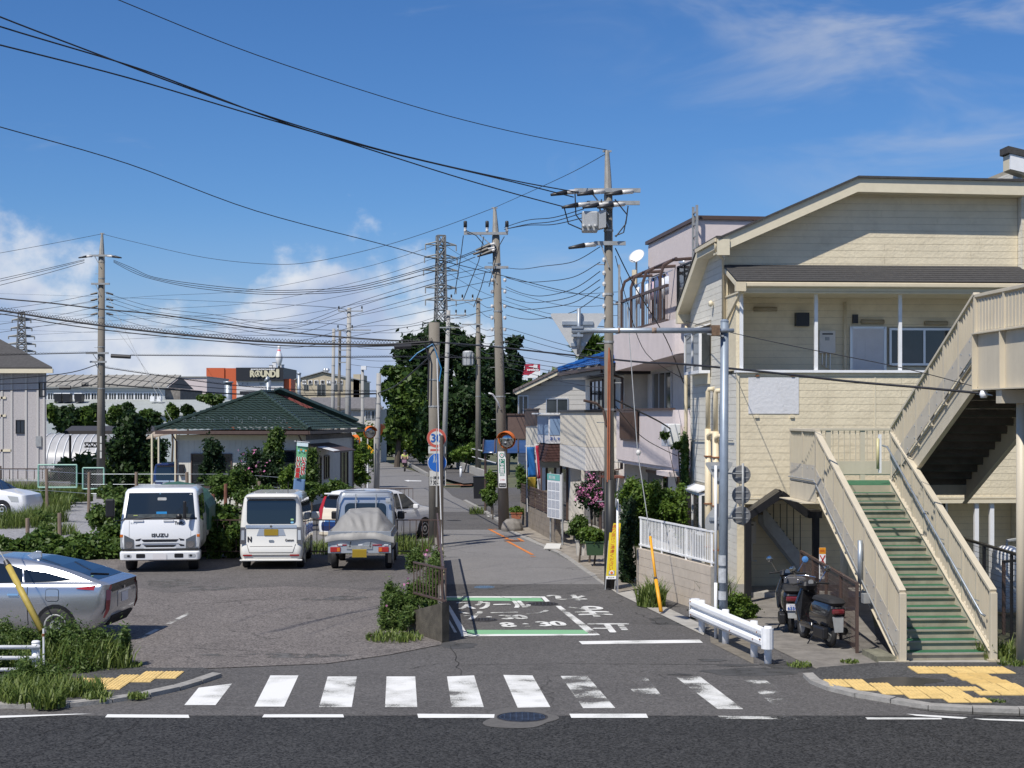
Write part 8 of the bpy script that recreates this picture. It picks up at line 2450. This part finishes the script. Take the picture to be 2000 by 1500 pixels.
for k in range(3):
 text('お願いします',O+Uv*.1+Vv*(.10+k*.11)+Vector((0,-.003,0)),Uv*.8,Vv*.06,'black_ink',bd,world=True)
tank=thing('white_tank','white cylindrical tank behind the fence at the right edge','tank',(10.05,31.2,0))
s=MB();s.lathe([(.30,.0),(.32,.1),(.32,1.15),(.28,1.25),(.1,1.32)],n=18);s.build('shell','white_paint',tank,smooth=True)
s=MB();s.tube([(0,0,1.3),(0,0,1.42),(.2,0,1.45)],.03,6);s.build('valve','galv_dull',tank)
# ================================================================ plants, fences, small things
def plant(name,label,cat,base,blobs,n,size,m,d,trunk=.0,seed=1,group=None,limbs=5,**kw):
 base=Vector(base)
 t=thing(name,label,cat,base,0,group)
 bl=[]
 for b_ in blobs:
  o_=b_[4]if len(b_)>4 else 0
  c=at(b_[0],b_[1],d+o_);k=d/FPX
  bl.append((c.x,c.y,c.z,b_[2]*k,max(b_[2],b_[3])*k*.9,b_[3]*k))
 leaf_cloud(bl,n,size,'crown' if trunk>.08 else 'foliage',m,t,seed,**kw)
 if trunk:
  s=MB()
  top=Vector((sum(b_[0]for b_ in bl)/len(bl),sum(b_[1]for b_ in bl)/len(bl),sum(b_[2]for b_ in bl)/len(bl)))
  s.tube([base-Vector((0,0,.2)),base.lerp(top,.5)+Vector((trunk*.6,0,0)),top],trunk,8,trunk*.45)
  for b_ in bl[:limbs]:
   p=base.lerp(top,.55);s.tube([p,p.lerp(Vector(b_[:3]),.5)+Vector((0,0,b_[5]*.2)),Vector(b_[:3])],trunk*.5,6,trunk*.12)
  s.build('trunk' if trunk>.08 else 'stem','bark',t,world=True)
 return t
def gb(px,d):
 return Vector(((px-1000)*d/FPX,d,gz(d)))
gT='trees at the bend of the road'
plant('broadleaf_tree','huge dark broadleaf tree rising behind the middle sign pole','tree',gb(850,145),[(850,662,42,24),(808,690,34,30),(870,702,55,42,2),(820,742,50,40),(905,676,40,32),(925,725,40,45),(850,785,60,50,-1),(788,745,26,24),(880,655,30,18)],40000,.32,'leaf_tree',145,.5,21,gT)
plant('broadleaf_tree','lighter loose crowned tree at the left of the tree group','tree',gb(775,138),[(762,724,20,8),(778,752,26,24),(790,798,34,40),(768,838,24,26),(805,770,26,30),(756,760,12,12)],24000,.30,'leaf_mid',138,.28,22,gT)
plant('pine_tree','tall dark pine just right of the leaning pole','tree',gb(988,120),[(1003,675,13,16),(986,708,26,18),(1004,722,16,14),(972,690,14,20),(965,745,34,28),(1000,755,22,24),(985,790,30,30),(1010,700,10,8)],26000,.26,'leaf_dark',120,.3,23,gT,flat=.9)
plant('broadleaf_tree','dark spreading tree behind the transformer pole','tree',gb(905,128),[(900,790,45,45),(945,812,38,42),(880,845,45,34),(925,868,42,26),(975,830,28,40),(1000,860,22,28),(860,820,36,40)],32000,.28,'leaf_tree',128,.35,24,gT)
plant('broadleaf_tree','low tree top peeping over the cream house roof','tree',gb(1060,190),[(1060,742,26,10),(1085,732,16,10),(1030,755,20,9)],7000,.4,'leaf_mid',190,.25,25,gT)
plant('palm_like_tree','small spiky tree behind the hanging triangular sign','tree',gb(1152,66),[(1152,678,9,7),(1160,684,6,5)],500,.3,'leaf_mid',66,.1,26,None,aspect=4)
for i,(lab,bl,d,n,m_)in enumerate((('bright roadside bush at the inside of the bend',[(790,862,22,20),(812,868,16,18)],150,6000,'leaf_bright'),('clipped dark hedge bush by the far footway',[(828,872,15,22)],140,4000,'leaf_mid'),('sunlit shrub on the fence by the transformer pole',[(905,888,20,12),(925,880,12,12)],118,5000,'leaf_bright'),('ivy covered bush right behind the stacked round signs',[(868,880,16,30)],130,4000,'leaf_mid'),('dark bush under the big tree on the left bank',[(748,850,14,26),(765,862,12,14)],160,5000,'leaf_tree'))):
 plant('roadside_bush',lab,'bush',gb(bl[0][0],d),bl,n,.22,m_,d,.06,40+i)
plant('garden_tree','dense dark tree beside the left utility pole','tree',gb(262,76),[(258,838,34,26),(265,870,42,30),(285,895,28,26),(245,880,26,36),(270,915,38,18),(240,940,20,12)],26000,.15,'leaf_tree',76,.14,27)
for i,(px,y,rx,ry)in enumerate(((110,812,16,16),(140,820,26,20),(170,815,18,22),(192,800,10,12),(225,812,14,14),(250,803,12,12),(281,806,12,8),(300,818,12,12),(335,808,10,14),(365,803,11,8),(411,779,18,9))):
 plant('orchard_tree',['rounded','broad','tall','small','leafy','pointed','flat topped','shaggy','slender','tiny','squat bushy'][i]+' tree in the row before the factory, number %s from the left'%['one','two','three','four','five','six','seven','eight','nine','ten','eleven'][i],'tree',gb(px,122),[(px,y,rx,ry),(px+rx*.4,y+ry*.6,rx*.7,ry*.6)],2500+rx*120,.24,'leaf_tree' if i%2 else 'leaf_mid',122,.1,60+i,'tree row before the factory')
leaf_cloud([(at(150+i*22,905,85).x,85,gz(85)+.8,1.2,1.0,.9)for i in range(7)],16000,.2,'squash_vines','leaf_weed',None,31,kind='stuff')
for i,(lab,bl,d,n,sz,m_)in enumerate((('dark clipped shrub before the bungalow window',[(415,895,22,30),(405,925,18,20)],58,7000,.09,'leaf_dark'),('feathery green conifer before the bungalow',[(538,870,15,34),(545,850,9,16),(530,895,20,24)],58,9000,.08,'leaf_mid'),('flowering shrub with pale pink blossom before the bungalow',[(505,910,34,34),(480,930,22,26),(530,930,26,22)],57,12000,.08,'leaf_dark'),('light green bush right of the bungalow door',[(690,915,28,32),(672,930,18,18),(700,885,18,22)],76,9000,.12,'leaf_bright'),('climbing bush round the traffic mirrors',[(712,862,20,26),(728,880,10,26),(735,850,10,16)],90,6000,.14,'leaf_bright'),('bush behind the green banner',[(610,915,14,30),(600,945,18,16)],58,6000,.09,'leaf_mid'),('bush at the foot of the wire fence beside the white truck',[(440,950,30,20),(470,940,22,22)],56,7000,.09,'leaf_mid'),('long low hedge behind the white wagon and the fence',[(px,y,24,16)for px,y in((485,972),(515,965),(545,972),(605,960),(640,955),(500,990),(560,985),(660,962))],52,16000,.085,'leaf_mid'),('thin yellow green shrub left of the banner',[(560,935,14,26),(575,950,10,16)],54,5000,.08,'leaf_bright'))):
 t=plant('garden_shrub',lab,'shrub',gb(bl[0][0],d),bl,int(n*1.4),sz*.8,m_,d,.04,80+i,sub=20,jit=.5)
 if 'pink' in lab:
  leaf_cloud([(at(px,y,d-.6).x,d-.6,at(px,y,d).z,.5,.3,.5)for px,y in((505,905),(480,925),(530,920),(470,905))],34,.075,'blossom','petal_pink',t,5)
leaf_cloud([(at(px,838,215).x,215+(px%7),at(px,840,215).z,4.2,4,2.6+(px%5)*.3)for px in range(700,1120,18)]+[(at(px,862,175).x,175,at(px,862,175).z,2.2,2,1.6)for px in(728,742,756,770)],26000,.5,'far_wood','leaf_tree',None,35,kind='stuff')
plant('vine_hedge','long leafy vine hedge behind the silver car','hedge',gb(110,43),[(px,y,34,26,o_)for px,y,o_ in((-20,1080,0),(30,1078,-.5),(80,1066,0),(130,1066,0),(175,1062,0),(215,1050,.5),(200,1078,-.6),(150,1090,-1),(90,1095,-1),(235,1078,-.2),(30,1100,-1))],52000,.085,'leaf_mid',43,.03,28)
plant('vine_hedge','leafy hedge between the white truck and the white wagon','hedge',gb(430,42.5),[(425,1040,26,36),(455,1050,22,34),(410,1005,22,24,1.5),(445,1003,26,18,2)],18000,.085,'leaf_mid',42.5,.03,29)
plant('vine_hedge','weedy hedge spilling over the wire fence left of the truck','hedge',gb(220,48),[(220,1000,24,34,2),(190,1010,16,22,2),(235,970,26,18,4),(205,960,20,10,5)],16000,.09,'leaf_weed',48,.03,30)
weeds=grass_blades([(*G(px,y).xy,.02,r_,h,k)for px,y,r_,h,k in((20,985,1.6,.9,1500),(70,1000,1.4,.7,1100),(100,978,1.2,.6,900),(130,985,.6,.7,700),(20,1030,1.2,.6,900),(90,1020,.8,.6,700),(30,960,2.2,.7,1500),(165,985,.4,.5,300),(110,1045,.7,.4,350))],'tall_weeds','grass',None,7,kind='stuff')
leaf_cloud([(*G(px,y).xy,h,r_,r_,h)for px,y,r_,h in((20,1000,1.2,.4),(60,985,1.2,.35),(100,980,.9,.35),(130,992,.5,.35),(95,1030,.5,.3))],9000,.07,'tall_weed_leaves','leaf_weed',None,8,kind='stuff')
wl_=[(60,1262,44,34,1),(130,1262,36,40,.8),(190,1275,34,40,.8),(225,1285,26,34,.8),(20,1250,36,30,1.2),(60,1330,46,34,-1),(110,1342,42,26,-1),(150,1315,34,26,0),(30,1345,40,28,-1.2),(165,1290,34,30,.5),(245,1262,8,30,.6),(-40,1300,50,60,0)]
plant('weed_thicket','tangled green weeds swallowing the left guard rail','weeds',G(120,1340),wl_,100000,.021,'leaf_weed',23.6,.012,32,limbs=11,aspect=3.0,sub=30,up=1.5,jit=.5)
grass_blades([(*G(px,y).xy,.03,r_,h,k)for px,y,r_,h,k in((50,1375,.35,.22,500),(95,1385,.22,.22,300),(190,1372,.2,.12,220),(268,1367,.14,.08,150),(150,1360,.4,.22,400),(240,1307,.3,.08,250),(60,1305,.8,.42,500),(150,1308,.6,.42,420),(210,1308,.4,.38,260),(110,1362,.5,.22,420),(40,1364,.5,.25,420))],'kerb_grass','grass',None,9,kind='stuff')
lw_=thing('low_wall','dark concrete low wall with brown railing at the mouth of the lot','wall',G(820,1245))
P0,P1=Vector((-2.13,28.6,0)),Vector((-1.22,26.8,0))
MB().prism([P0,P1,P1+Vector((0,0,.70)),P0+Vector((0,0,.26))],(.12,.14,0)).build('end_wall',mat('wall_shaded',(.085,.075,.058),.95,var=.4,vscale=5,bump=.5),lw_,world=True)  # shade on the end face is painted in as a darker concrete colour
Q0,Q1=Vector((-1.14,26.95,0)),Vector((-1.95,41.5,0))
d3=(Q1-Q0).normalized();n3=Vector((-d3.y,d3.x,0))
blockrow(lw_,Q0,d3,n3,(Q1-Q0).length,3,.8,.22,.14,'concrete_dark')
def railing(par,a,b_,z0,z1,step=.13,bar=.018):
 a,b_=Vector(a),Vector(b_);n=max(2,int((b_-a).length/step))
 for z in(z0,z1):
  s=MB();s.beam(a+Vector((0,0,z)),b_+Vector((0,0,z)),.04,.03);s.build('rail','brown_metal',par,world=True)
 s=MB();s.box((-bar/2,-bar/2,z0),(bar/2,bar/2,z1));o0=s.build('bar','brown_metal',par)
 w=Vector(par.location)
 for i in range(n+1):
  c=a.lerp(b_,i/n)-w;c.z-=0
  c=Vector((c.x,c.y,-w.z))
  (setattr(o0,'location',c)if i==0 else dup(o0,par,c))
railing(lw_,P0.lerp(P1,.30)+Vector((.06,.07,0)),P1+Vector((.06,.07,0)),.72,1.28)
railing(lw_,Q0+d3*.1+n3*.07,Q1+n3*.07,.70,1.30,.16)
rf=thing('lot_railing','brown bar railing at the far end of the parking lot','railing',(-4.5,42.2,0))
railing(rf,(-8.6,42.2,0),(-1.95,42.2,0),.22,1.08,.17)
rf2=thing('far_railing','brown bar railing beyond the white wagon','railing',(-5.0,62,0))
railing(rf2,(-6.6,62,0),(-4.0,62,0),.2,.98,.17)
plant('flower_bush','green bush with pink evening primrose by the low wall','bush',G(790,1215),[(770,1175,24,26),(790,1195,30,30),(760,1205,22,20),(800,1225,24,16),(775,1235,30,10),(815,1160,18,24,1),(845,1135,16,34,2),(850,1100,14,20,4),(815,1095,22,18,5),(840,1165,18,24,1.5),(810,1248,26,6,-.4),(800,1205,20,14,-.5),(845,1185,16,12,-.3),(835,1215,10,16,-.6)],70000,.024,'leaf_weed',28.4,.012,33,limbs=9,aspect=3.0,sub=26,up=1.5,jit=.5)
t=thing('primrose_flowers','scattered pale pink primrose blooms over the low wall','flowers',G(800,1200))
leaf_cloud([(*at(px,y,27.6 if y>1160 else 31),.10,.10,.10)for px,y in((762,1142),(795,1140),(753,1193),(719,1240),(832,1082),(857,1072),(862,1112),(852,1120),(838,1090),(860,1135))],40,.045,'petals','petal_pink',t,6,aspect=1.0,sub=0)
grass_blades([(*G(px,y).xy,.02,r_,h,k)for px,y,r_,h,k in((770,1250,.5,.12,500),(640,1078,1.2,.3,900),(790,1080,.8,.45,700),(1272,1185,.3,.42,420),(1272,1180,.22,.5,200),(1400,1190,.3,.6,250),(1945,1290,.3,.30,320),(1560,1303,.2,.06,150),(1660,1296,.15,.05,100),(1945,1378,.12,.07,120),(1975,1305,.2,.12,150),(1250,1060,.3,.2,200),(930,1005,.3,.3,150))],'verge_grass','grass',None,10,kind='stuff')
wf=thing('wire_fence','wooden stake fence with slack wires round the gravel plot','fence',gb(170,60))
m_wd=mat('wood_grey',(.22,.165,.125),.9,var=.3,vscale=9,streak=True)
for i,(px,yt,yb,d)in enumerate(((0,910,960,62),(92,916,962,60),(173,922,972,58),(267,922,975,58),(366,922,975,58),(463,922,980,57),(506,940,985,55),(566,930,985,55),(440,945,990,54),(54,1012,1045,47),(117,1002,1045,47),(418,965,1000,52))):
 a=at(px,yt,d)
 s=MB();s.tube([(a.x,d,-.1),(a.x+random.uniform(-.03,.03),d,a.z)],.062,8);s.build('stake','rust_stake' if i in(8,11)and mat('rust_stake',(.20,.085,.055),.9,var=.3)else m_wd,wf,world=True)
for dy in(0,20,38):
 s=MB();s.tube([at(-60,915+dy,62),at(92,920+dy,60),at(173,926+dy,58),at(267,926+dy,58),at(366,926+dy,58),at(463,926+dy,57),at(566,934+dy,55)],.008,5);s.build('wire','galv',wf,world=True)
cg=thing('mesh_gate','pale green framed chain link gate by the left utility pole','gate',gb(140,68))
m_gg=mat('gate_green',(.24,.44,.36),.55,var=.1)
for xa,xb,yt,yb in((75,150,908,952),(162,203,914,955)):
 a,b_=at(xa,yb,68),at(xb,yt,68)
 s=MB()
 for p,q in(((a.x,a.z),(a.x,b_.z)),((b_.x,a.z),(b_.x,b_.z)),((a.x,a.z),(b_.x,a.z)),((a.x,b_.z),(b_.x,b_.z))):
  s.tube([(p[0],68,p[1]),(q[0],68,q[1])],.04,6)
 s.build('frame',m_gg,cg,world=True)
 s=MB();k=a.x-(b_.z-a.z)
 while k<b_.x:
  for sg in(1,-1):
   x0,x1=max(k,a.x),min(k+(b_.z-a.z),b_.x)
   if x1>x0:
    f0,f1=(x0-k)/(b_.z-a.z),(x1-k)/(b_.z-a.z)
    z0,z1=(a.z+(b_.z-a.z)*f0,a.z+(b_.z-a.z)*f1)if sg>0 else(b_.z-(b_.z-a.z)*f0,b_.z-(b_.z-a.z)*f1)
    s.tube([(x0,68.02,z0),(x1,68.02,z1)],.006,3)
  k+=.11
 s.build('chain_link','galv_dull',cg,world=True,kind='stuff')
for i,(nm,lab,bl,d,n,sz,m_)in enumerate((('hedge_bush','leafy bush in the garden behind the white picket rail',[(1250,985,34,34),(1295,990,34,30),(1325,1005,14,40),(1230,960,24,22),(1270,960,24,18),(1240,1040,26,30)],37,22000,.07,'leaf_bright'),('hedge_bush','dark tangled shrub between the pole and the beige wall',[(1222,1060,14,40),(1225,1115,13,30),(1228,1010,16,30)],36.2,10000,.06,'leaf_dark'),('crape_myrtle','pink flowering crape myrtle left of the near pole',[(1150,965,22,24),(1170,975,16,22),(1155,940,8,14)],41,5000,.07,'leaf_dark'),('hedge_bush','round green shrub by the low block pillar',[(1130,1030,18,20),(1140,1045,14,12)],41,7000,.06,'leaf_mid'),('ivy_plant','ivy climbing the pipe between the pink and cream houses',[(1337,880,6,30),(1325,870,12,8),(1338,930,5,30),(1300,850,10,8)],38.5,3000,.07,'leaf_mid'),('corner_shrub','bright green shrub behind the guard rail posts',[(1440,1185,26,24),(1465,1195,16,16),(1418,1190,16,14)],30,7000,.045,'leaf_bright'),('corner_shrub','small leafy plant at the end of the beige wall',[(1362,1190,10,16),(1358,1208,8,8)],30,2500,.045,'leaf_mid'),('potted_plant','bright leafy plant in a green planter by the near pole',[(1158,1045,20,14),(1175,1050,10,10)],40,4500,.06,'leaf_bright'),('hedge_bush','creeper over the black gate up the street',[(960,945,8,18),(952,965,10,12),(962,930,12,8)],60,3500,.10,'leaf_bright'),('potted_plant','clipped round plant left of the leaning pole foot',[(962,972,13,12)],58,2500,.07,'leaf_mid'),('potted_plant','bright green plant in the terracotta trough',[(1010,997,12,7)],55,2000,.06,'leaf_bright'),('hedge_bush','mixed shrub behind the blue banner',[(1035,940,16,16),(1020,930,10,20),(1045,955,10,10)],56,4000,.07,'leaf_mid'))):
 t=plant(nm,lab,'plant' if 'potted' in nm else 'shrub',gb(bl[0][0],d),bl,int(n*1.6),sz*.74,m_,d,.03,100+i,sub=22,jit=.55)
 if nm=='crape_myrtle':
  leaf_cloud([(at(px,y,40.4).x,40.4,at(px,y,40.4).z,.28,.2,.2)for px,y in((1148,955),(1165,965),(1155,938),(1138,968),(1172,985))],330,.035,'blossom','petal_pink',t,12)
for nm,lab,px0,px1,y0,y1,d,m_ in(('planter_box','dark green rectangular planter beside the near pole',1145,1180,1085,1060,39.8,mat('planter_green',(.03,.07,.03),.6)),('planter_box','terracotta trough planter by the leaning pole',998,1019,1014,1003,54.8,mat('terracotta',(.36,.13,.07),.8,var=.1)),('tiled_pillar','low white tiled pillar below the round green shrub',1125,1143,1085,1057,41,mat('tile_white',(.55,.52,.47),.5,var=.1)),('gate_panel','black metal gate panel up the street',924,946,974,932,68,'black_metal')):
 a,b_=at(px0,y0,d),at(px1,y1,d)
 t=thing(nm,lab,nm.split('_')[1],(a.x,d,a.z))
 w_,h_=b_.x-a.x,b_.z-a.z
 MB().prism([(.03,.02,0),(w_-.03,.02,0),(w_,0,h_),(0,0,h_)],(0,.35,0)).build('body',m_,t)
 MB().box((-.02,-.02,h_),(w_+.02,.37,h_+.03)).build('rim',m_,t)
rk=thing('boulder','grey mossy rock at the foot of the leaning pole','rock',at(1000,1040,52.3))
s=MB();s.lathe([(.36,0),(.40,.15),(.34,.34),(.20,.45),(.05,.48)],n=9);s.build('stone','concrete_dark',rk,bev=.03)
tr_=thing('kerb_ramp','white plastic ramp lying at the kerb before the shop','ramp',G(1078,1073))
s=MB();s.prism([(-.25,-.25,.03),(.22,-.32,.03),(.28,.15,.13),(-.15,.25,.13)],(0,0,.03));s.build('plate','sign_white',tr_)
s=MB();s.box((-.1,.1,.0),(.2,.15,.12));s.build('support','galv_dull',tr_)
kf=struct(sheet('far_footway',gp((840,930),(770,888),(800,884),(900,915),(960,945),(905,948)),'asphalt_old',.12))
kerb_run([(838,929),(805,910),(768,889)],'kerb',kf,.25,.2,1.5,1)
for i,(px,y)in enumerate(((823,907),(837,912),(900,935))):
 p=G(px,y)
 t=thing('bollard',['first','second','nearest'][i]+' white bollard along the far footway','bollard',p,0,'white bollards')
 s=MB();s.tube([(0,0,0),(0,0,.85)],.09,8,.08);s.build('shaft','white_paint',t,smooth=True)
 s=MB();s.tube([(0,0,.74),(0,0,.82)],.095,8);s.build('reflector_band','galv_dull',t)
fw=thing('far_block_wall','low pale block wall with white rail beside the far footway','wall',gb(930,104))
a,b_=gb(968,98),gb(872,150);dd_=(b_-a).normalized()
blockrow(fw,a,dd_,Vector((-dd_.y,dd_.x,0)),(b_-a).length,3,2.0,.35,.2,'concrete',a.z)
for z in(1.3,1.9):
 s=MB();s.beam(a+Vector((0,0,z)),b_+Vector((0,0,z)),.05,.05);s.build('rail','white_paint',fw,world=True)
